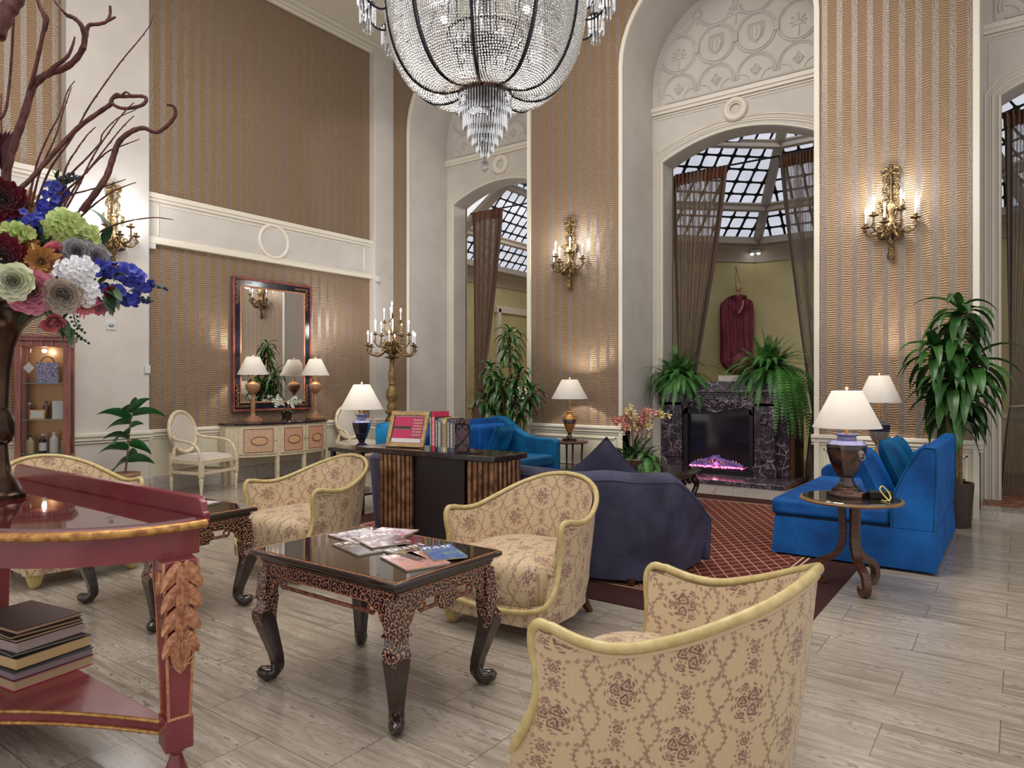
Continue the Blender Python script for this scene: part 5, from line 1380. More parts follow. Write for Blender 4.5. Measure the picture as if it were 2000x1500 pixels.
# ---------- fireplace
t = thing('fireplace', 'dark veined marble fireplace with glowing electric logs inside the tall arch', 'fireplace', (-3.30, 9.12, .082))
MB().box(-1.02, 1.06, -.60, .62, .0, .062).build('hearth', MARB_B, t, bevel=.008)
Z0 = .062
MB().box(-.78, .93, .12, .62, Z0, 1.30).build('back_block', MARB_B, t, bevel=.006)
for x0, x1 in ((-.80, -.45), (.50, .80)):
    mb = MB(); mb.box(x0, x1, -.02, .12, Z0, Z0+.13); mb.box(x0+.02, x1-.02, .0, .12, Z0+.13, 1.02); mb.box(x0+.06, x1-.06, -.015, .12, Z0+.20, .95)
    mb.tube(spline([(x0+.2, -.015, .90), (x0+.12, -.03, .86), (x0+.10, -.03, .78), (x0+.17, -.03, .76), (x0+.19, -.02, .82)], 4), .018, 6)
    mb.build('pilaster', MARB_B, t, bevel=.008)
mb = MB()
lowe = [(-.45, .88), (-.43, .93), (-.36, .955), (-.28, .945), (-.22, .925), (-.15, .935), (-.08, .90), (0, .885), (.08, .90), (.15, .935), (.22, .925), (.30, .945), (.40, .955), (.48, .93), (.50, .88)]
mb.prism([(-.80, 1.13), (-.80, .98), (-.45, .98)][0:2]+[(-.45, .98)]+lowe+[(.50, .98), (.80, .98), (.80, 1.13)], -.0, .12, 1)
r_ = random.Random(9)
for k in range(46):
    x = r_.uniform(-.38, .42); z_ = 1.03+r_.uniform(-.06, .08)-.03*math.cos(x*6); mb.ball((x, -.004, z_), r_.uniform(.02, .045), 7, 5, (1.5, .55, .8))
for sx in (-1, 1):
    for q in range(3): mb.tube(spline([(sx*.05*q, -.02, .96), (sx*(.12+.09*q), -.035, 1.04), (sx*(.22+.08*q), -.03, 1.0), (sx*(.2+.08*q), -.02, .96)], 4), .02, 6)
mb.build('carved_lintel', MARB_B, t, ang=60)
mb = MB(); mb.box(-.84, .84, -.07, .14, 1.155, 1.19); mb.box(-.82, .82, -.045, .14, 1.125, 1.155); mb.build('mantel_shelf', MARB_B, t, bevel=.008, seg=3)
DK = mat('firebox_black', L(14, 13, 16), .5)
mb = MB()
for b_ in ((-.45, .50, .095, .12, Z0, .98),): mb.box(*b_)
mb.box(-.45, -.39, .02, .12, Z0, .95); mb.box(.45, .50, .02, .12, Z0, .95); mb.box(-.45, .50, .02, .12, .86, .98)
mb.build('firebox', DK, t, smooth=False)
mb = MB(); mb.add([(-.46, -.015, Z0), (.52, -.05, Z0), (.52, .06, Z0), (-.46, .06, Z0), (-.46, -.015, Z0+.075), (.52, -.05, Z0+.06), (.52, .06, Z0+.06), (-.46, .06, Z0+.075)], [(0, 3, 2, 1), (4, 5, 6, 7), (0, 1, 5, 4), (1, 2, 6, 5), (2, 3, 7, 6), (3, 0, 4, 7)]); mb.build('insert_plinth', DK, t, smooth=False)
mb = MB(); mb.box(-.39, .45, .085, .094, Z0+.08, .86); mb.build('glass_back', mat('smoked_glass', L(34, 30, 38), .08, spec=.8), t, smooth=False)
mb = MB(); r_ = random.Random(4)
for k in range(60):
    mb.ball((-.34+.74*k/60+r_.uniform(-.01, .01), -.005+r_.uniform(-.012, .012), Z0+.088+r_.uniform(0, .012)), r_.uniform(.008, .016), 6, 4)
mb.build('ember_bed', emit('ember_glow', (1, .2, .38, 1), 2.0), t)
for pts in (((-.34, .05, .17), (-.1, .04, .25), (.05, .05, .30)), ((-.05, .05, .29), (.12, .04, .24), (.36, .05, .17)), ((-.28, .06, .16), (.0, .05, .19), (.30, .06, .15)), ((-.16, .03, .15), (-.02, .04, .20), (.05, .05, .27))):
    MB().tube(spline([(a, b, c) for a, b, c in pts], 5), .024, 8).build('log', noisy('lit_log', L(60, 44, 80), L(120, 100, 170), 20, .8, .4, ecol=(.35, .25, .7, 1), emit=.10), t)
mb = MB()
for k in range(16):
    x = -.30+.04*k; h_ = .035+.035*abs(math.sin(k*2.3)); mb.lathe([(.012, 0), (.016, h_*.35), (.002, h_)], 6, (x, .075, Z0+.12), sy=.3)
mb.build('flames', emit('flame_glow', (1, .45, .25, 1), .3), t)
plight(t, (0, .02, .2), 1.5, (1, .3, .45), .04)
mb = MB(); mb.box(.80, .985, .14, .62, Z0, 1.10); mb.build('walnut_side', BROWNW, t, smooth=False)
t = thing('mantel_plinth', 'pale stone ledge on top of the fireplace between the two ferns', 'plinth', (-3.16, 9.50, 1.383)); MB().box(-.20, .20, -.08, .08, 0, .085).build('block', MARB_G, t, bevel=.004)

t = thing('wall_sculpture', 'maroon draped robe sculpture with a round ball hanging on the ochre wall above the fireplace', 'sculpture', (-3.97, 11.98, 1.53), 45)
MAR = noisy('maroon_cloth', L(104, 34, 52), L(146, 62, 80), 5, .6, stretch=(6, 1, .8)); 
def robe(u, v):
    z = 1.36*v; x = (u-.5)*2; wd = .29*min(1, (z/.22+.02)**.5) if z < .22 else .29-.03*max(0, (z-1.1)/.26)
    dz = 0 if v < .9 else -.14*(v-.9)/.1*abs(x)**2
    fold = .022*math.sin(x*15+z*3)*(.4+v); dr = .03*math.sin(z*26-abs(x)*7)*max(0, v-.55)*1.6*math.exp(-(abs(abs(x)-.4)/.35)**2)
    return (x*wd, -.09-.05*(1-x*x)+fold-dr, z+dz)
mb = MB(); mb.grid(robe, 60, 60); mb.grid(lambda u, v: (robe(u, v)[0], -.01, robe(u, v)[2]), 10, 30); mb.build('robe', MAR, t, ang=80)
MB().ball((0, -.15, .20), .165, 24, 14, (1, .7, 1)).build('ball', mat('rose_ball', L(132, 54, 74), .5), t)
SK = mat('pale_carving', L(206, 168, 130), .5)
mb = MB(); mb.ball((0, -.12, 1.47), .062, 14, 10, (.9, .9, 1.2)); mb.tube([(0, -.12, 1.40), (0, -.12, 1.32)], .03, 8); mb.ball((0, -.175, 1.465), .012, 6, 5); mb.build('carved_head', SK, t)
mb = MB(); mb.tube(spline([(.06, -.16, 1.25), (.02, -.21, 1.14), (-.06, -.23, 1.02)], 5), [.02]*11, 8); mb.build('hand', mat('rose_hand', L(186, 110, 120), .5), t)
mb = MB(); mb.tube([(0, -.03, 1.83), (-.05, -.1, 1.5)], .004, 5); mb.tube([(0, -.03, 1.83), (.05, -.1, 1.5)], .004, 5); mb.tube([(0, -.03, 1.83), (0, .0, 1.83)], .01, 6); mb.tube([(.0, -.18, 1.05), (0, -.2, .33)], .004, 5); mb.build('hanging_wire', BROWNW, t)
t = thing('twin_spotlight', 'pair of small round spotlights on the atrium cove', 'spotlight', (-3.66, 12.06, 3.60))

for k in (-.05, .06): MB().lathe([(.02, .04), (.045, .0), (.04, -.01)], 14, (k, 0, 0)).build('lamp_head', mat('white_metal', L(200, 200, 205), .4), t); MB().ball((k, -.0, -.01), .028, 10, 6).build('bulb', BULB, t)
MB().box(-.08, .09, -.02, .3, .03, .05).build('bracket', MATS['white_metal'], t)

# ---------- coffee table and planter in front of the hearth
t = thing('coffee_table', 'low dark carved coffee table behind the slate sofa, before the hearth', 'table', (-3.25, 6.72, .013))
mb = MB(); mb.box(-.45, .45, -.62, .62, .39, .43); mb.box(-.42, .42, -.59, .59, .36, .39); mb.build('tabletop', LACQ_D, t, bevel=.008)
mb = MB(); mb.box(-.40, .40, -.57, .57, .29, .36)
for k in range(9):
    for s_ in (-1, 1): mb.ball((s_*.41, -.5+.125*k, .30), .035, 8, 6, (.5, 1.2, 1))
mb.build('carved_apron', LACQ_D, t, bevel=.006)
for sx in (-1, 1):
    for sy in (-1, 1): MB().tube(spline([(sx*.38, sy*.54, .33), (sx*.41, sy*.57, .24), (sx*.38, sy*.54, .12), (sx*.41, sy*.58, .035)], 4), [.04]*4+[.03]*5+[.032]*4, 8).build('leg', LACQ_D, t)
t = thing('orchid_planter', 'round brown bowl planted with pink orchids and trailing ferns', 'plant', (-3.13, 6.42, .443))
MB().lathe([(.10, 0), (.17, .03), (.215, .10), (.225, .155), (.215, .165), (.20, .15)], 32).build('bowl', mat('brown_bowl', L(84, 64, 54), .5), t)
MB().lathe([(.2, .14), (.12, .165), (.01, .175)], 20).build('moss', SOIL, t)
PINK = [mat('orchid_pink', L(228, 166, 150), .5), mat('orchid_cream', L(232, 214, 156), .5), mat('orchid_rose', L(226, 150, 140), .5)]
r_ = random.Random(5)
for k, (dx, dy, hz) in enumerate(((-.10, .02, .60), (-.04, -.05, .66), (.0, .04, .58), (.10, -.02, .64), (.16, .03, .60), (-.14, -.04, .55))):
    sp = spline([(dx*.4, dy*.4, .15), (dx*.6, dy*.6, .38), (dx, dy, hz*.93), (dx*1.5+.02, dy*1.5, hz)], 6); MB().tube(sp, .005, 6).build('stem', CANE, t)
    mb = MB()
    for q in range(11):
        c = sp[-1-q] + Vector((r_.uniform(-.045, .045), r_.uniform(-.045, .045), r_.uniform(-.05, .03)))
        fd = Vector((.35+r_.uniform(-.3, .3), -.9, .1)).normalized(); u_ = fd.orthogonal().normalized(); v_ = fd.cross(u_)
        for pt in range(5):
            d_ = u_*math.cos(pt*1.257)+v_*math.sin(pt*1.257)+fd*.25; leaf(mb, c, d_, .042, .034, .05, 3, roll=.3)
    mb.build('orchid_spray', PINK[k % 3], t)
mb = MB()
for k in range(46): leaf(mb, (r_.uniform(-.1, .1), r_.uniform(-.08, .08), .15), rdir(k*47, r_.uniform(10, 80)), r_.uniform(.18, .36), .03, 1.0, roll=r_.uniform(-.8, .8))
mb.build('strap_leaves', LEAF, t)
def frond(mb, base, a, el, ln, droop, wd=.055, n=22):
    p = Vector(base); d = Vector(rdir(a, el)); st_ = ln/n
    for i in range(n):
        q = p+d*st_; sd = d.cross(Vector((0, 0, 1))); sd = sd.normalized() if sd.length > .1 else Vector((1, 0, 0))
        w_ = wd*math.sin(PI*min(1, (i+1.5)/(n+1)))**.6; f = d*.5
        if i > 1:
            for s_ in (-1, 1):
                e = p+(sd*s_+f*.5).normalized()*w_+Vector((0, 0, -.15*w_)); mb.add([p-d*st_*.38, p+d*st_*.38, e+d*st_*.2, e-d*st_*.12], [(0, 1, 2, 3)])
        p = q; d = (d+Vector((0, 0, -droop/n))).normalized()
mb = MB()
for k in range(24): frond(mb, (.12, -.06, .15), -100+k*9+r_.uniform(-5, 5), r_.uniform(5, 60), r_.uniform(.2, .36), 2.6, .035, 16)
mb.build('trailing_fern', FERN, t)
def fern(label, loc, rad, seed, n=240, trail=0, x0=-9, x1=9):
    r_ = random.Random(seed); t = thing('potted_fern', label, 'plant', loc, 0, 'ferns on the mantelpiece')
    MB().lathe([(.08, 0), (.11, .10), (.12, .13), (.10, .12)], 20).build('pot', POT, t)
    mb = MB()
    for k in range(n):
        el = 88-80*r_.random()**1.1; frond(mb, (r_.uniform(-.12, .12), r_.uniform(-.05, .05), .12), k*137.5, el, rad*r_.uniform(.45, 1.12)*(.75 if el > 65 else 1), 1.3+r_.random()*2.0, .040, 30)
    for k in range(trail): frond(mb, (.06, 0, .12), -40+r_.uniform(-35, 50), r_.uniform(5, 40), rad*r_.uniform(1.2, 1.7), 3.6, .034, 28)
    def lim(v):           # fronds press softly against the arch jambs instead of passing through
        x, y, z = v; X = x+loc[0]
        if X < x0+.06: X = x0+.06*math.exp((X-x0-.06)/.25)
        if X > x1-.06: X = x1-.06*math.exp(-(X-x1+.06)/.25)
        if X < -4.08 or X > -2.06: y = min(y, 9.25-loc[1])
        return (X-loc[0], y, z)
    mb.v = [lim(v) for v in mb.v]
    mb.build('fronds', FERN, t, smooth=False)
fern('bushy green fern at the orchid end of the fireplace top', (-3.86, 9.22, 1.273), .68, 21, 260, 0, -4.24)
fern('bushy green fern at the curtain end of the fireplace top, fronds trailing down its side', (-2.68, 9.42, 1.383), .74, 22, 260, 40, -9, -2.05)

# ---------- dining chairs in the atrium
def atrium_chair(loc, rz, label):
    t = thing('dining_chair', label, 'chair', loc, rz, 'blue upholstered chairs in the atrium')
    for sx in (-1, 1):
        MB().tube([(sx*.21, -.2, .40), (sx*.22, -.21, .2), (sx*.2, -.2, 0)], [.03, .022, .014], 8).build('leg', ROSEW, t); MB().tube([(sx*.2, .2, .40), (sx*.2, .26, 0)], [.022, .016], 8).build('leg', ROSEW, t)
    MB().box(-.25, .25, -.24, .22, .38, .47).build('seat', NAVY2, t, bevel=.03, seg=3)
    mb = MB(); mb.prism([(.19, .44), (.25, .44), (.34, .95), (.29, .96)], -.23, .23, 0); mb.build('backrest', NAVY2, t, bevel=.02, seg=3)
atrium_chair((-2.02, 10.15, .076), -70, 'blue upholstered dining chair seen past the curtain end of the fireplace')
atrium_chair((-2.30, 11.2, .076), 10, 'blue upholstered dining chair further back in the atrium')

# ---------- plants
def rosette(mb, c, n, ln, wd, r_, e0=-10, e1=70, droop=2.0, tilt=None):
    for k in range(n):
        a = k*137.5+r_.uniform(-15, 15); el = e0+(e1-e0)*(k/n)
        leaf(mb, (c[0], c[1], c[2]+.10*k/n), rdir(a, el), ln*r_.uniform(.75, 1.1), wd*r_.uniform(.8, 1.15), droop*r_.uniform(.7, 1.2), 7, .18)
def dracaena(label, loc, canes, seed, pot_r, pot_h, ln=.42, wd=.065, lim=None):
    r_ = random.Random(seed); t = thing('dracaena_plant', label, 'plant', loc, 0)
    MB().lathe([(pot_r*.85, 0), (pot_r, pot_h*.9), (pot_r, pot_h), (pot_r*.9, pot_h), (pot_r*.88, pot_h*.9)], 28).build('pot', POT, t, ang=40)
    MB().lathe([(pot_r*.89, pot_h*.88), (.01, pot_h*.92)], 20).build('soil', SOIL, t)
    for (bx, by, tx, ty, h, lo) in canes:
        sp = spline([(bx, by, pot_h*.88), (bx*1.1, by, pot_h+(h-pot_h)*.4), (tx*.8, ty*.8, h*.85), (tx, ty, h-.1)], 5)
        MB().tube(sp, [.022-.008*i/len(sp) for i in range(len(sp))], 8).build('cane', CANE, t)
        mb = MB(); z = lo
        while z < h-.12:
            i = min(range(len(sp)), key=lambda q: abs(sp[q].z-z)); p = sp[i]
            rosette(mb, (p.x, p.y, z), 6, ln*1.0, wd, r_, -10, 45, 2.3); z += .10
        rosette(mb, (tx, ty, h-.14), 16, ln, wd, r_)
        if lim: mb.v = [lim(v) for v in mb.v]
        mb.build('foliage', LEAF, t)
    return t
lim1 = lambda v: (v[0], min(v[1], .36+(v[1]-.36)*.08) if v[1] > .36 else v[1], v[2])
dracaena('tall many stemmed dracaena standing between the settee and the papered pier', (-5.86, 7.93, 0), [(.03, 0, .02, .0, 2.14, 1.66), (-.06, .03, -.30, -.05, 1.62, 1.1), (.07, -.02, .22, -.06, 1.56, .95), (0, -.06, -.02, -.16, 1.4, .8), (.09, .03, .40, -.02, 1.30, .9), (-.08, -.04, -.36, -.1, 1.2, .85)], 31, .17, .36, .33, .06, lim1)
lim2 = lambda v: (v[0], min(v[1], .42+(v[1]-.42)*.08) if v[1] > .42 else v[1], v[2])
dracaena('broad leaved dracaena in a dark pot behind the high end of the blue sofa', (-.50, 7.80, 0), [(.0, .02, .05, .02, 2.10, 1.62), (-.04, -.02, -.16, -.05, 1.72, 1.12), (.05, -.03, .16, -.04, 1.62, 1.0), (0, .03, -.02, -.08, 1.42, .95)], 37, .16, .42, .44, .095, lim2)
t = thing('waste_bin', 'slim dark brown bin against the wainscot behind the blue sofa', 'bin', (-.52, 8.20, 0)); MB().lathe([(.08, 0), (.09, .40), (.085, .405), (.08, .39), (.07, .02)], 24).build('body', POT, t)

t = thing('fiddle_leaf_fig', 'young fiddle leaf fig in a terracotta pot beside the vitrine', 'plant', (-8.24, 3.78, 0))
MB().lathe([(.10, 0), (.14, .30), (.155, .31), (.155, .34), (.135, .34), (.13, .31)], 28).build('pot', noisy('terracotta', L(150, 110, 84), L(176, 138, 108), 12, .7), t)
MB().lathe([(.131, .31), (.01, .32)], 20).build('soil', SOIL, t)
sp = spline([(0, 0, .31), (.02, .02, .6), (.01, .05, .9), (.02, .10, 1.08)], 5); MB().tube(sp, [.012]*8+[.009]*8, 8).build('trunk', CANE, t)
mb = MB(); r_ = random.Random(8)
for z, a, ln, el, wd in ((.50, -70, .30, -10, .20), (.55, 120, .22, 5, .14), (.60, -100, .30, 25, .16), (.66, 60, .26, 0, .13), (.70, -120, .26, 30, .14), (.80, -60, .27, 5, .15), (.82, 100, .18, 40, .08), (.88, -95, .26, 15, .13), (.95, -110, .34, 40, .12), (1.0, 75, .36, 25, .12), (1.02, -60, .22, 40, .11), (1.05, 60, .2, 60, .1), (1.06, -20, .17, 70, .09), (.46, 80, .3, 20, .12)):
    i = min(range(len(sp)), key=lambda q: abs(sp[q].z-z)); leaf(mb, sp[i], rdir(a, el), ln*1.1, wd*1.15, 1.0, 8, .12, roll=(.9 if math.sin(R(a)) < 0 else -.9)*r_.uniform(.6, 1.2))
mb.build('leaves', LEAF2, t)

# ---------- vitrine
t = thing('display_cabinet', 'narrow mahogany corner display cabinet with a lit glass front', 'cabinet', (-8.36, 3.02, 0), 58)
VW, VD, VH = .245, .15, 1.86
MAH = noisy('mahogany', L(98, 50, 42), L(134, 76, 64), 5, .28, stretch=(4, 4, .6))
MB().box(-VW, VW, -VD, VD, 0, .10).build('plinth', MAH, t, bevel=.005); MB().box(-VW, VW, -VD, VD, .55, .60).build('middle_rail', MAH, t, bevel=.005)
mb = MB(); mb.box(-VW, VW, -VD, VD, 1.74, 1.80); mb.box(-VW-.02, VW+.02, -VD-.02, VD+.02, 1.80, VH)
mb.box(-VW-.03, VW+.03, -VD-.03, VD+.03, VH-.025, VH); mb.build('cornice', MAH, t, bevel=.005)
for sx in (-1, 1):
    for sy in (-1, 1):
        mb = MB(); mb.box(sx*(VW-.03)-.028, sx*(VW-.03)+.028, sy*(VD-.028)-.026, sy*(VD-.028)+.026, .1, 1.75)
        mb.build('post', MAH, t, bevel=.004)
MB().box(-VW+.03, VW-.03, VD-.02, VD-.01, .1, 1.75).build('back_panel', mat('lit_mirror_back', L(150, 110, 70), .25, metal=.4), t, smooth=False)
mb = MB(); mb.box(-VW+.056, VW-.056, -VD+.01, -VD+.014, .60, 1.74); mb.build('glass_pane', CLEAR, t, smooth=False)
for z in (.62, .98, 1.36): MB().box(-VW+.03, VW-.03, -VD+.03, VD-.02, z-.008, z).build('glass_shelf', mat('shelf_glass', L(170, 200, 190), .05, alpha=.5), t, smooth=False)
for x in (-.09, 0, .09): MB().tube([(x, -VD-.012, 1.75), (x, -VD-.012, 1.80)], .004, 6).build('gilt_inlay', GILT2, t)
plight(t, (0, -.05, 1.70), 2.0, (1, .93, .82), .02)
cab = t; cm = Matrix.Translation((-8.36, 3.02, 0)) @ Matrix.Rotation(R(58), 4, 'Z')
def cabitem(name, label, cat, x, y, z, parts, group=None):
    p = cm @ Vector((x, y, z)); t = thing(name, label, cat, tuple(p), 62, group)
    for nm, mb, m in parts: mb.build(nm, m, t)
def bottle(h, r, m, capm, lab=None, label='', x=0, z=0, y=0):
    ps = [('body', MB().lathe([(r*.95, 0), (r, .01), (r, h*.68), (r*.4, h*.8), (r*.35, h*.93)], 18), m), ('cap', MB().lathe([(r*.42, h*.90), (r*.42, h)], 14), capm)]
    if lab: ps.append(('paper_label', MB().lathe([(r*1.02, h*.12), (r*1.02, h*.55)], 18, caps=False), lab))
    cabitem('bottle', label, 'bottle', x, y, z, ps, 'bottles in the display cabinet')
WH_ = mat('white_ceramic', L(222, 220, 218), .4); DKG = mat('dark_bottle', L(26, 24, 30), .15); AMB = mat('amber_bottle', L(90, 40, 30), .15)
bottle(.20, .035, DKG, WH_, WH_, 'dark bottle with a white label on the lowest glass shelf of the cabinet', -.02, .62, -.02)
bottle(.22, .04, WH_, WH_, None, 'white bottle beside the dark one on the lowest glass shelf', .08, .62, -.02)
bottle(.19, .034, mat('beige_bottle', L(196, 176, 140), .4), DKG, None, 'beige bottle by the cabinet post on the lowest glass shelf', -.13, .62, -.02)
bottle(.17, .032, mat('tan_bottle', L(170, 150, 120), .4), WH_, None, 'tan bottle at the pier end of the lowest glass shelf', .165, .62, .0)
bottle(.19, .03, AMB, DKG, None, 'amber bottle on the middle glass shelf', .0, .98, .03)
bottle(.17, .03, AMB, WH_, None, 'small amber bottle at the wall end of the middle glass shelf', -.15, .98, .03)
cabitem('gift_box', 'tall white box at the pier end of the middle glass shelf', 'box', .12, -.02, .98, [('body', MB().box(-.05, .05, -.03, .03, 0, .19), WH_)])
cabitem('card_display', 'small framed white card standing on the middle glass shelf', 'frame', -.06, -.06, .98, [('mount', MB().box(-.07, .07, -.004, .004, 0, .10), GILT), ('card', MB().box(-.055, .055, -.007, -.004, .012, .088), WH_)])
cabitem('evening_bag', 'dark sequinned bag on the top glass shelf', 'bag', .02, .0, 1.36, [('body', MB().pillow(.22, .24, .08).build and MB().box(-.1, .1, -.03, .03, 0, .22), noisy('sequins', L(28, 26, 40), L(150, 140, 170), 90, .15, metal=.6)), ('handle', MB().tube([(.06*math.cos(R(a)), 0, .21+.07*math.sin(R(a))) for a in range(0, 181, 15)], .006, 6), DKG)])
cabitem('price_tag', 'white diamond shaped tag hanging inside the cabinet top', 'tag', -.13, -.09, 1.52, [('card', MB().prism([(0, -.06), (.05, 0), (0, .06), (-.05, 0)], -.002, .002, 1), WH_), ('string', MB().tube([(0, 0, .055), (.02, .02, .22)], .002, 5), DKG)])
cabitem('blue_parcel', 'blue folded parcel in the bottom compartment of the cabinet', 'parcel', -.10, .0, .101, [('body', MB().box(-.07, .07, -.06, .06, 0, .40), mat('blue_parcel', L(90, 110, 150), .5))])
cabitem('wire_basket', 'dark basket in the bottom compartment beside the blue parcel', 'basket', .10, .0, .101, [('body', MB().lathe([(.06, 0), (.09, .28), (.085, .28), (.055, .01)], 20), BROWNW)])
# little wall fittings
t = thing('thermostat', 'small white thermostat on the plain pier below the sconce', 'thermostat', (XP, 3.79, 2.04)); MB().box(0, .012, -.055, .055, -.055, .055).build('backplate', mat('fitting_white', L(206, 206, 206), .4), t, bevel=.003); MB().ball((.012, 0, .0), .035, 16, 8, (.5, 1, .6)).build('dial', mat('fitting_grey', L(150, 150, 150), .4), t)
t = thing('light_switch', 'white switch box on the edge of the pier beside the oval chair', 'switch', (XP+.0, 4.205, 1.53)); MB().box(0, .03, -.03, .034, -.05, .05).build('plate', MATS['fitting_white'], t, bevel=.004)
t = thing('wall_sensor', 'small white sensor under the frieze beside the plain pier', 'sensor', (XL+.0, 4.30, 3.07)); MB().box(0, .07, -.035, .05, -.04, .03).build('housing', MATS['fitting_white'], t, bevel=.006)
t = thing('wall_sensor', 'small white sensor at the corner pilaster end of the frieze', 'sensor', (XP, 7.97, 3.10)); MB().box(0, .06, -.04, .04, -.05, .05).build('housing', MATS['fitting_white'], t, bevel=.006)

# ================================================================== MULBERRY CONSOLE, BOOKS, URN AND FLOWERS
t = thing('console_table', 'mulberry red half round console table with gilt leaf carved legs carrying the bouquet', 'table', (-3.19, 1.29, 0))
CA, CB, CH_ = .88, .61, .882
def dpl(o=0, n=36): return [((CA+o)*math.cos(PI*k/n), -(CB+o)*math.sin(PI*k/n)-.0) for k in range(n+1)]
def dshape(o, back): p = dpl(o); return [(CA+o, back)]+p+[(-CA-o, back)]
def orient(p): return p[::-1]
MB().prism(orient(dshape(.015, .05)), CH_-.032, CH_-.005).build('top_frame', RED, t, bevel=.004)
MB().prism(orient(dshape(-.03, .02)), CH_-.005, CH_).build('glass_top', RED_G, t, smooth=False)
MB().tube([(p[0], p[1], CH_-.017) for p in dshape(.022, .03)], .0155, 10).build('gilt_rim', GILT, t)
mb = MB(); p = dpl(-.015); n = len(p)
mb.add([(a, b, CH_-.032) for a, b in p]+[(a, b, CH_-.125) for a, b in p], [(i, i+1, n+i+1, n+i) for i in range(n-1)]); mb.box(-CA+.02, CA-.02, .0, .03, CH_-.125, CH_-.032)
mb.build('apron', RED, t, ang=40)
mb = MB()      # gallery along the back, its ends swept down
prof_ = [(CA+.0, CH_-.01), (CA+.0, CH_+.012), (CA-.012, CH_+.02), (CA-.02, CH_+.05), (CA-.045, CH_+.068), (-CA+.045, CH_+.068), (-CA+.02, CH_+.05), (-CA, CH_+.012), (-CA, CH_-.01)]
mb.prism(prof_, .035, .06, 1); mb.build('gallery', RED, t, bevel=.004)
# shelf: triangle with hollowed front sides
def shelf(o=0):
    A, B, D = Vector((CA-.03, -.055)), Vector((0, -.60)), Vector((-CA+.05, -.055)); out = []
    for a, b in ((A, B), (B, D)):
        for k in range(12):
            q = k/12; m_ = a.lerp(b, q); nn = Vector((-(b-a).y, (b-a).x)).normalized(); out.append(m_+nn*(-.05)*math.sin(PI*q)*(1 if nn.y > 0 else -1)*-1)
    out.append(D); return [(v.x, v.y) for v in out]
sh = shelf(); MB().prism(orient(sh), .145, .19).build('shelf', RED, t, bevel=.004)
mb = MB()
for z in (.188, .148): mb.tube([(a, b-.004, z) for a, b in sh], .007, 8)
mb.build('gilt_beads', GILT, t)
for (lx, ly), rz in (((CA-.018, -.055), 76), ((0, -CB+.03), 0), ((-CA+.05, -.055), -84)):
    M_ = Matrix.Translation((lx, ly, 0)) @ Matrix.Rotation(R(rz), 4, 'Z')
    mb = MB(); mb.M = M_
    sec = [(.757, .056, .060), (.735, .057, .062), (.70, .058, .064), (.62, .050, .058), (.50, .046, .050), (.35, .041, .046), (.22, .037, .042)]
    vs = [];
    for z, hx, hy in sec: vs += [(-hx, -hy, z), (hx, -hy, z), (hx, hy, z), (-hx, hy, z)]
    m_ = len(sec); mb.add(vs, [(4*j+k, 4*j+(k+1) % 4, 4*(j+1)+(k+1) % 4, 4*(j+1)+k)[::-1] for j in range(m_-1) for k in range(4)]+[(0, 1, 2, 3), tuple(range(4*m_-4, 4*m_))[::-1]])
    mb.box(-.044, .044, -.047, .047, .115, .222); lg = mb.build('leg', RED, t, bevel=.003, ang=30)
    mb = MB(); mb.M = M_
    for sx in (-1, 1):
        mb.tube([(sx*(hx-.004), -hy-.001, z) for z, hx, hy in sec], .0055, 6); mb.tube([(sx*(hx+.001), hy-.004, z) for z, hx, hy in sec], .004, 6)
    mb.tube([(-.037, -.044, .224), (.037, -.044, .224)], .005, 6); mb.build('gilt_edge', GILT2, lg)
    # carved acanthus: overlapping ribbed leaves
    mb = MB(); mb.M = M_
    def lobe(cx, cz, ang, ln, wd, off):
        vs = []; n1, n2 = 8, 6; c_, s_ = math.cos(R(ang)), math.sin(R(ang))
        for i in range(n1+1):
            q = i/n1; wq = wd*math.sin(PI*min(1, q*.86+.14))**.7*(1 if i < n1 else .15)
            for j in range(n2+1):
                r_ = (j/n2-.5)*2; xx, zz = r_*wq, -q*ln
                X, Z = cx+xx*c_-zz*s_*-1*1, cz+xx*s_*-1*-1*0+zz*c_+abs(0)
                X = cx+xx*c_+zz*s_; Z = cz-xx*s_+zz*c_
                vs.append((X, -.064-off-.007*math.cos(r_*PI*.5)-.0022*math.cos(r_*12)+ (.066-.046)*max(0, (.74-Z)/.52), Z))
        mb.add(vs, [(i*(n2+1)+j, i*(n2+1)+j+1, (i+1)*(n2+1)+j+1, (i+1)*(n2+1)+j) for i in range(n1) for j in range(n2)])
    lobe(0, .50, 0, .125, .032, .004)
    for i, z in enumerate((.52, .60, .68, .755)):
        for sx in (-1, 1): lobe(sx*.004, z, sx*-34, .112-.005*(3-i), .023, .006+.002*i)
        if i: lobe(0, z-.01, 0, .10, .020, .010+.002*i)
    for i, z in enumerate((.75, .67, .59, .51)):
        for sx in (-1, 1):
            for q in (1, 2, 3): mb.tube([(sx*.002, -.082+.0*i, z-.10), (sx*.012*q, -.083, z-.055-.012*q), (sx*(.018+.007*q), -.078, z-.03-.022*q)], .0014, 4)
    mb.tube([(0, -.084, .735), (0, -.083, .62), (0, -.078, .50), (0, -.068, .40)], .003, 6)
    mb.build('carved_leaves', GILT2, lg, ang=70)
    mb = MB(); mb.M = M_
    for sx in (-1, 1):
        for r_, q in ((.026, .006), (.015, .005)): mb.tube([(sx*.060, -.025+r_*.8*math.cos(k*.5), .685+r_*1.4*math.sin(k*.5)) for k in range(12)], q, 6, closed=True)
        mb.ball((sx*.060, -.025, .685), .009, 8, 6)
    mb.build('rosette', GILT2, lg)
    mb = MB(); mb.lathe([(.018, 0), (.036, .012), (.038, .03), (.024, .07), (.018, .088), (.03, .10), (.032, .115)], 16, (0, 0, 0)); mb.v = [tuple(M_ @ Vector(v)) for v in mb.v]; mb.build('foot', RED, lg, ang=50)

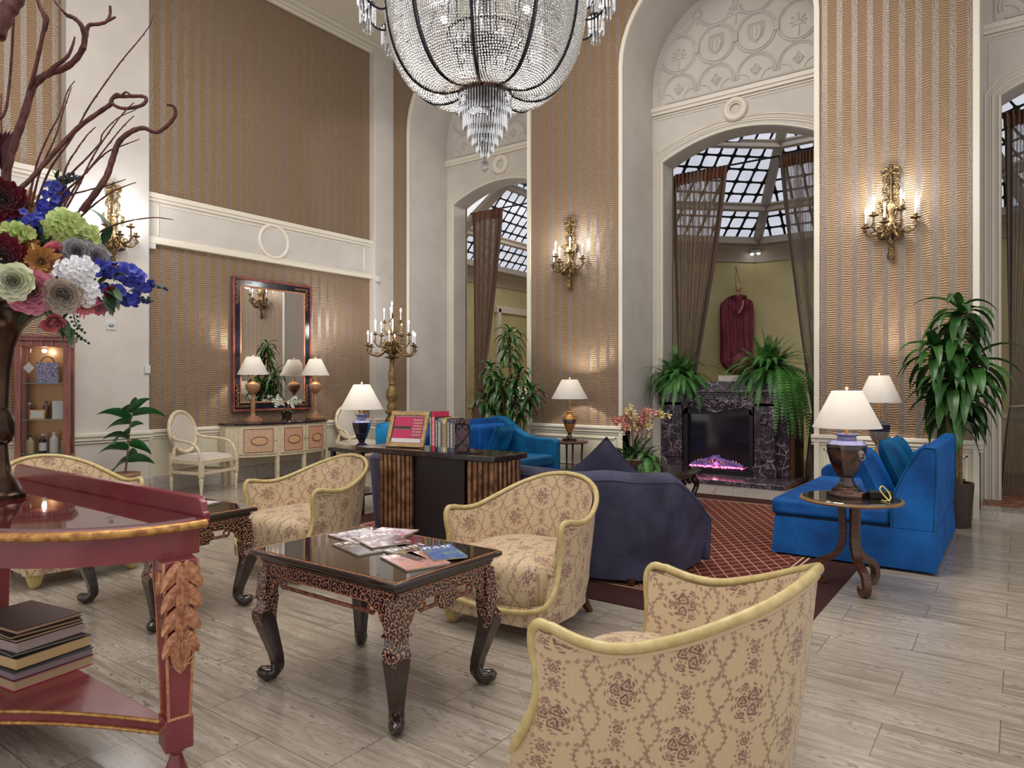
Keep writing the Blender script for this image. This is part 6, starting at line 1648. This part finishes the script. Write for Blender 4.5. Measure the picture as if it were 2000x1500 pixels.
bz = .1902; sp_ = [(.040, .30, L(176, 40, 84), L(190, 166, 130), 'crimson bound book at the bottom of the stack on the console shelf', .0),
    (.030, .30, L(60, 56, 74), L(146, 130, 136), 'slate blue book second from the bottom of the shelf stack', .0), (.046, .29, L(30, 28, 26), L(214, 182, 132), 'thick book with deep cream pages and a black jacket in the shelf stack', -.02),
    (.012, .27, L(24, 22, 22), L(160, 148, 140), 'thin black book on the thick cream paged one', -.03), (.034, .27, L(196, 172, 178), L(176, 160, 156), 'lilac grey book in the middle of the shelf stack', -.045),
    (.014, .26, L(24, 22, 22), L(186, 156, 120), 'thin black book with tan pages third from the top of the shelf stack', -.05), (.013, .26, L(28, 26, 26), L(186, 156, 120), 'thin dark book second from the top of the shelf stack', -.052),
    (.016, .25, L(66, 36, 34), L(196, 160, 130), 'glossy maroon covered book on the very top of the shelf stack', -.06)]
for h_, d_, col, pg, lb, dx in sp_:
    b_ = book((-3.25+dx, 1.12, bz), 8+rnd.uniform(-4, 4), .36, h_, d_, col, lb, 'flat', 'books on the console shelf', spine2=pg); bz += h_+.0006

URN = noisy('brown_bronze', L(38, 26, 22), L(92, 66, 50), 5, .22, metal=.75)
UX, UY = -3.375, 1.055
t = thing('flower_urn', 'big dark bronze urn standing on the mulberry console', 'urn', (UX, UY, CH_))
MB().lathe([(.088, 0), (.09, .018), (.078, .03), (.07, .05), (.058, .075), (.04, .10), (.03, .16), (.026, .22)], 40).build('foot', URN, t, ang=50)
MB().lathe([(.026, .22), (.042, .235), (.052, .26), (.052, .30), (.044, .34), (.028, .37)], 40).build('knop', URN, t, ang=60)
MB().lathe([(.028, .37), (.03, .42), (.036, .52), (.05, .62), (.075, .69), (.11, .735), (.165, .765), (.215, .785), (.222, .795), (.215, .80), (.16, .785), (.05, .77)], 56).build('bowl', URN, t, ang=60)

A36 = R(36.2); FW = Vector((-math.sin(A36), math.cos(A36), 0)); RT = Vector((math.cos(A36), math.sin(A36), 0))
def at(u, v, z): return Vector((0, 0, 1.35))+FW*z+RT*((u-1000)/1354*z)+Vector((0, 0, (750-v)/1354*z))
ROOT = Vector((UX, UY, 1.62))
t = thing('flower_arrangement', 'huge silk bouquet of roses, delphiniums and red branches in the bronze urn', 'flowers', tuple(ROOT))
def loc(p): return Vector(p)-ROOT
TC = Vector((0, 0, 1.35)); ZC = 2.86
def petal_patch(mb, c, ax, ang, open_, r0, ln, wd, cup=.5, nu=4, nv=4, ruffle=0, c0=.35, c1=.65, wf=(.12, .70, .7)):
    ax = ax.normalized(); u_ = ax.orthogonal().normalized(); u_ = Matrix.Rotation(ang, 3, ax) @ u_; s_ = ax.cross(u_)
    vs = []
    for j in range(nv+1):
        q = j/nv; o = open_*(c0+c1*q)
        d = ax*math.cos(o)+u_*math.sin(o); base = c+u_*r0
        cen = base+d*ln*q; w_ = wd*(math.sin(PI*(wf[0]+wf[1]*q)))**wf[2]
        for i in range(nu+1):
            r_ = (i/nu-.5)*2; inn = (ax*math.sin(o)-u_*math.cos(o))*cup*wd*(r_*r_)
            vs.append(cen+s_*w_*r_+inn+d*ruffle*ln*math.sin(r_*5+ang)*q)
    mb.add(vs, [(j*(nu+1)+i, j*(nu+1)+i+1, (j+1)*(nu+1)+i+1, (j+1)*(nu+1)+i) for j in range(nv) for i in range(nu)])
def pm(name, c1, c2):
    return noisy('petal_'+name, c1, c2, 14, .55, lo=.3, hi=.7, sheen=.2)
def rose(nm, u, v, dz, rpx, m, n=26, tilt=(0, 0), name='rose', kind='rose'):
    z = ZC+dz; c = at(u, v, z); r_ = rpx/1354*z; toc = (TC-c).normalized(); ax = (toc+RT*tilt[0]+Vector((0, 0, tilt[1]))).normalized(); mb = MB(); c = loc(c)-ax*r_*.45
    if kind == 'rose':
        for k in range(n+14):
            q = k/(n+14); petal_patch(mb, c, ax, k*2.4, R(6+66*q**1.15), r_*(.02+.06*q), r_*(.72+.36*q), r_*(.20+.40*q), .62-.3*q, 6, 5, ruffle=.03, c0=1.25-.35*q, c1=-.45+.65*q, wf=(.16, .66, .45))
    elif kind == 'mum':
        for k in range(n*4):
            q = k/(n*4); petal_patch(mb, c, ax, k*2.4, R(4+84*q), r_*.05, r_*(.45+.62*q)*rnd.uniform(.75, 1.12), r_*.085, .4, 2, 5, ruffle=.08, c0=.5, c1=.75-.9*((k*7)%5)/5)
    elif kind == 'peony':
        for k in range(n*2):
            q = k/(n*2); petal_patch(mb, c, ax, k*2.4, R(6+74*q**1.0), r_*.04, r_*(.7+.40*q), r_*(.18+.30*q), .45, 6, 5, ruffle=.07, c0=1.3-.3*q, c1=-.5+.5*q, wf=(.16, .66, .45))
    o = mb.build(name, m, t, ang=80); o['label'] = nm; return o
def cluster(nm, u, v, dz, rpx, m, cnt, fr, name, petals=4, seed=1, sq=(1, 1)):
    """a head of small florets over a dome"""
    r_ = random.Random(seed); z = ZC+dz; c0 = at(u, v, z); Rr = rpx/1354*z; toc = (TC-c0).normalized(); up = Vector((0, 0, 1)); mb = MB()
    for k in range(cnt):
        a, e = k*2.4, (k+.5)/cnt; rad = math.sqrt(e); d = RT*math.cos(a)*rad*sq[0]+up*math.sin(a)*rad*sq[1]; c = loc(c0+d*Rr+toc*Rr*.6*math.sqrt(max(0, 1-rad*rad)))
        ax = (toc+d*1.1).normalized(); f = fr/1354*z
        for p_ in range(petals): petal_patch(mb, c, ax, p_*2*PI/petals+k, R(62), f*.05, f, f*.52, .25, 2, 3, ruffle=.05)
    o = mb.build(name, m, t, ang=80); o['label'] = nm; return o
DRED = pm('crimson', L(70, 2, 22), L(128, 8, 44)); LIME = pm('lime', L(158, 184, 96), L(204, 214, 140)); GOLD_ = pm('amber', L(150, 96, 44), L(206, 156, 84)); ROSEP = pm('rose', L(206, 118, 140), L(232, 164, 182))
HOT = pm('coral', L(196, 74, 104), L(232, 142, 146)); LAV = pm('grey', L(156, 150, 158), L(206, 202, 204)); WHT = pm('white', L(222, 222, 230), L(244, 244, 248)); IVR = pm('ivory', L(206, 216, 166), L(240, 240, 222)); TAU = pm('taupe', L(172, 156, 142), L(212, 198, 184))
STR = pm('striped', L(176, 60, 96), L(226, 130, 132)); BLU = pm('blue', L(24, 30, 120), L(64, 74, 196)); MAG = pm('magenta', L(160, 10, 70), L(200, 30, 100)); LGR = noisy('bouquet_leaf', L(26, 52, 32), L(62, 96, 56), 8, .45); LGB = noisy('blue_leaf', L(54, 92, 104), L(110, 150, 140), 8, .5)
rose('crimson peony high on the bouquet', 4, 390, -.12, 40, DRED, 24, name='peony', kind='peony')
rose('crimson peony at the picture edge', 2, 505, -.22, 46, DRED, 26, name='peony', kind='peony')
rose('amber chrysanthemum under the lime blooms', 40, 478, -.12, 40, GOLD_, 22, name='chrysanthemum', kind='mum')
rose('amber chrysanthemum in the middle of the bouquet', 80, 512, -.16, 42, GOLD_, 26, name='chrysanthemum', kind='mum')
rose('small amber bloom behind the crimson peony', 50, 400, .05, 34, GOLD_, 16, name='chrysanthemum', kind='mum')
cluster('lime hydrangea head beside the branches', 122, 440, -.06, 31, LIME, 22, 13, 'hydrangea', 4, 2, (1.1, .8))
cluster('lime hydrangea head above the grey roses', 160, 464, -.02, 25, LIME, 18, 11, 'hydrangea', 4, 3, (1.2, .9))
cluster('lime bloom at the picture edge', 22, 454, -.12, 24, LIME, 14, 13, 'hydrangea', 4, 4, (1.5, .5))
rose('coral rose between the amber and grey blooms', 112, 497, -.1, 24, HOT, 20); rose('coral rosebud', 108, 515, -.12, 18, HOT, 14)
rose('pale grey rose', 150, 492, -.08, 27, LAV, 22); rose('pale grey rose over the blue delphinium', 184, 503, -.04, 29, LAV, 24, (.4, 0))
cluster('white stock flowers in the centre', 148, 528, -.17, 34, WHT, 26, 9, 'stock', 5, 6, (1.2, .7)); cluster('white stock flowers trailing below', 172, 565, -.15, 24, WHT, 16, 9, 'stock', 5, 7, (.7, 1.2))
cluster('white stock flowers near the amber chrysanthemum', 118, 538, -.17, 18, WHT, 9, 9, 'stock', 5, 9)
rose('ivory green rose', 24, 550, -.37, 36, IVR, 30); rose('large pink rose', 58, 567, -.26, 43, ROSEP, 36); rose('taupe rose', 122, 578, -.22, 34, TAU, 28, (-.1, -.2)); rose('taupe rose behind the stock', 158, 580, -.14, 26, TAU, 20)
rose('striped pink carnation', 168, 602, -.14, 25, STR, 18, (.3, -.6), 'carnation', 'mum'); rose('crimson bud by the delphinium', 219, 573, -.06, 14, MAG, 14, (.6, -.3), 'rosebud'); rose('pink bud at the lower rim', 196, 603, -.08, 13, ROSEP, 12, (.6, -.5), 'rosebud')
rose('pink lily petals under the urn rim', 105, 632, -.10, 24, HOT, 8, (.2, -1.2), 'lily'); rose('mauve bud against the pier', 178, 452, 0, 14, pm('mauve', L(140, 116, 160), L(190, 170, 206)), 12, (0, .5), 'rosebud')
def spike(nm, pts, m, n0, n1, fr, seed):
    """delphinium: florets thinning out to buds along a stem"""
    r_ = random.Random(seed); P = [loc(at(u, v, ZC+dz)) for u, v, dz in pts]; sp = spline(P, 12); mb = MB(); mbud = MB(); ms = MB(); ms.tube(sp, .0035, 6)
    N = len(sp)
    for k in range(n0):
        i = int(k/n0*(N-1)*.66); c = sp[i]+Vector((r_.uniform(-1, 1), r_.uniform(-1, 1), r_.uniform(-1, 1)))*.026; ax = (c-sp[i]+(loc(TC)-c).normalized()*.03).normalized(); f = fr/1354*ZC*r_.uniform(.8, 1.1)
        for p_ in range(5): petal_patch(mb, c, ax, p_*1.257+k, R(64), f*.05, f, f*.55, .25, 2, 3)
    for k in range(n1):
        i = int((.66+.34*(k+1)/n1)*(N-1)); c = sp[i]+Vector((r_.uniform(-1, 1), r_.uniform(-1, 1), r_.uniform(-1, 1)))*.014; ms.tube([sp[max(0, i-2)], c], .0018, 4); mbud.ball(tuple(c), .0085*(1.15-.5*k/n1), 8, 6)
    o = mb.build('delphinium', m, t, ang=80); o['label'] = nm; ms.build('stem', LGR, o); mbud.build('flower_buds', mat('indigo_bud', L(44, 44, 96), .5), o)
spike('blue delphinium spike among the branches', [(60, 455, -.02), (85, 420, .0), (105, 380, .03), (122, 358, .05), (148, 343, .06)], BLU, 60, 6, 10, 11)
spike('blue delphinium spike pointing to the mirror wall', [(190, 520, -.04), (230, 530, .0), (262, 545, .05), (295, 556, .07), (328, 566, .08)], BLU, 66, 8, 11, 12)
spike('lower blue delphinium spike', [(200, 570, -.04), (232, 578, .0), (262, 578, .05), (280, 584, .07), (300, 588, .08)], BLU, 34, 7, 9.5, 13)
spike('short blue delphinium by the amber bloom', [(28, 432, -.08), (50, 430, -.08), (74, 440, -.06), (84, 452, -.05), (88, 460, 0)], BLU, 24, 2, 9, 14)
mb = MB(); r_ = random.Random(15)
for u, v, a, ln in ((92, 462, 200, 60), (70, 470, -60, 50), (208, 560, -40, 60), (205, 575, -60, 60), (120, 625, -70, 50), (130, 640, -100, 45), (60, 600, 200, 60), (100, 605, -30, 50), (30, 600, 160, 60), (20, 430, 60, 50), (150, 545, 20, 40), (225, 545, 20, 40), (190, 590, -30, 50), (95, 480, 60, 45), (110, 350, 70, 24), (122, 362, 20, 24), (140, 455, 0, 40)):
    for q in range(2):
        c = loc(at(u+r_.uniform(-6, 6), v+r_.uniform(-6, 6), ZC-.06)); d = RT*math.cos(R(a+q*30))+Vector((0, 0, 1))*math.sin(R(a+q*30))+FW*-.3; leaf(mb, c, d, ln/1354*ZC*.85, ln/1354*ZC*.36, .8, 6, .15, roll=r_.uniform(-.8, .8))
for k in range(46):
    u, v = r_.uniform(-5, 225), r_.uniform(440, 600); a = r_.uniform(0, 360); c = loc(at(u, v, ZC+.05)); leaf(mb, c, RT*math.cos(R(a))+Vector((0, 0, 1))*math.sin(R(a))-FW*.3, r_.uniform(.06, .11), .035, .6, 6, .15, roll=r_.uniform(-.8, .8))
mb.build('dark_leaves', LGR, t)
mb = MB()
for k in range(20):
    a = k*.7; c = loc(at(10+k*8.5, 560+18*math.sin(k), ZC+.02)); mb.ball(tuple(c), .035, 6, 4)
mb.build('packed_greenery', LGR, t, ang=20)
def sprig(pts, seed, name='berry_sprig', m=None, r=.0055):
    r_ = random.Random(seed); sp = spline([loc(at(u, v, ZC+dz)) for u, v, dz in pts], 5); mb = MB(); mb.tube(sp, .0022, 5); o = mb.build(name, LGR, t); b = MB()
    for i in range(4, len(sp), 2):
        for s_ in (-1, 1):
            c = sp[i]+RT*.016*s_+Vector((0, 0, -.008*s_)); b.tube([sp[i-1], c], .0012, 4); b.ball(tuple(c), r, 7, 5)
    b.build('berries', m or LGR, o)
sprig([(140, 590, 0), (143, 610, .0), (148, 632, .02), (160, 648, .02)], 1); sprig([(128, 628, 0), (140, 645, 0), (152, 656, 0), (168, 668, 0)], 2)
sprig([(100, 370, .1), (118, 356, .1), (134, 348, .1), (152, 342, .1)], 3, m=mat('teal_berry', L(40, 74, 92), .5), r=.009)
BR = noisy('red_branch', L(58, 24, 22), L(104, 52, 46), 30, .6, .3)
def branch(pts, w0, w1, nm=None, n=6, knots=0, seed=0):
    z0 = 0; P = [loc(at(u, v, ZC+(d[0] if d else 0))) for u, v, *d in pts]; sp = spline(P, n); N = len(sp); k = ZC/1354
    rr = [(w0+(w1-w0)*(i/(N-1)))*k*.5*(1+.07*math.sin(i*1.7+seed)) for i in range(N)]
    mb = MB(); mb.tube(sp, rr, 9)
    r_ = random.Random(seed)
    for q in range(knots):
        i = int(N*(.2+.75*q/max(1, knots))); d = (sp[min(N-1, i+1)]-sp[i]).normalized(); s_ = RT*(1 if q % 2 else -1); mb.tube([sp[i], sp[i]+(d*.8+s_*.5)*.010], [rr[i]*1.4, rr[i]*.5], 5)
    o = mb.build('branch', BR, t, ang=80)
    if nm: o['label'] = nm
    return o
branch([(8, 400), (14, 330), (28, 280, .02), (48, 222, .03), (66, 165, .04), (92, 145, .05), (128, 132, .06), (154, 108, .06), (165, 80, .05), (160, 52, .03), (146, 36, .02), (131, 30, .02)], 17, 8, 'thick curling red branch', knots=0, seed=1)
branch([(66, 168, .04), (88, 148, .02), (110, 128, .01), (132, 110, .0), (142, 88, .0), (146, 72, .0)], 12, 3, seed=2)
branch([(164, 96, .05), (168, 70, .06), (173, 50, .06), (192, 47, .07), (208, 42, .07), (215, 28, .08), (215, 12, .08)], 9, 5, seed=3); branch([(208, 42, .07), (220, 36, .07), (226, 33, .07)], 6, 4, seed=33)
branch([(131, 30, .02), (120, 18, 0), (106, 0, 0), (98, -20, 0)], 6, 3, seed=4)
branch([(56, 180, .03), (70, 130, 0), (82, 75, -.02), (88, 40, -.03), (78, 12, -.03), (70, -20, -.03)], 7, 8, seed=5); branch([(86, 60, -.02), (92, 36, -.03), (84, 18, -.03)], 9, 6, seed=55)
branch([(-10, 70, -.1), (10, 28, -.08), (30, 0, -.06), (42, -25, -.05)], 32, 26, 'broad red branch leaving the picture corner', seed=6)
branch([(-5, 236, 0), (10, 218, 0), (18, 170, 0), (24, 90, 0), (27, 30, 0), (30, -20, 0)], 6, 4, seed=7)
branch([(34, 372, -.05), (60, 350, -.02), (100, 305, .02), (150, 252, .05), (190, 222, .06), (215, 205, .06)], 9, 9, 'red branch ending in a loop', seed=8)
branch([(216, 206, .06), (222, 190, .06), (250, 188, .08), (278, 188, .10), (286, 194, .10), (276, 206, .09), (245, 212, .07), (224, 206, .06), (218, 196, .06), (228, 184, .06), (240, 190, .07)], 8, 6, seed=9); branch([(236, 188, .06), (246, 180, .06), (256, 186, .07)], 5, 3, seed=99)
branch([(160, 412, .0), (186, 378, .0), (208, 345, .02), (220, 310, .04), (232, 278, .05), (255, 258, .06), (280, 250, .08), (306, 258, .09), (328, 244, .10), (342, 226, .10), (340, 208, .09), (326, 204, .08)], 13, 6, 'hooked red branch in front of the mirror wall', seed=10)
for i, pts in enumerate(([(110, 440), (150, 370), (185, 300), (235, 228), (262, 200)], [(70, 400), (98, 330), (140, 270), (170, 215), (196, 176), (238, 118), (270, 80), (292, 50), (300, 28)], [(55, 400), (72, 320), (96, 262), (118, 220), (132, 178), (146, 158)], [(62, 400), (80, 330), (108, 268), (126, 210), (140, 170)],
                         [(110, 400), (128, 330), (150, 292), (172, 262), (187, 248)], [(96, 410), (130, 350), (172, 306), (196, 278), (200, 262), (228, 232), (266, 214)], [(110, 430), (150, 360), (190, 310), (236, 252), (262, 226)], [(120, 380), (160, 345), (205, 300), (240, 284), (272, 272)],
                         [(100, 440), (128, 388), (170, 372), (210, 362), (246, 350)], [(150, 430), (186, 398), (224, 372), (266, 356)], [(170, 470), (210, 445), (250, 432), (300, 425), (338, 429)], [(4, 420), (4, 300), (2, 220), (3, 182)], [(140, 430), (165, 400), (185, 380), (200, 360)])):
    branch([(u, v, .02+.012*k) for k, (u, v) in enumerate(pts)], 4.5, 1.6, seed=20+i, knots=9)
mb = MB(); c0 = loc(at(5, 330, ZC-.05))
for k in range(6): leaf(mb, c0, Vector((0, 0, 1))+RT*(.1*k-.2), .16, .05, .0, 6)
mb.build('bract', noisy('maroon_bract', L(60, 18, 30), L(96, 36, 44), 10, .5), t)
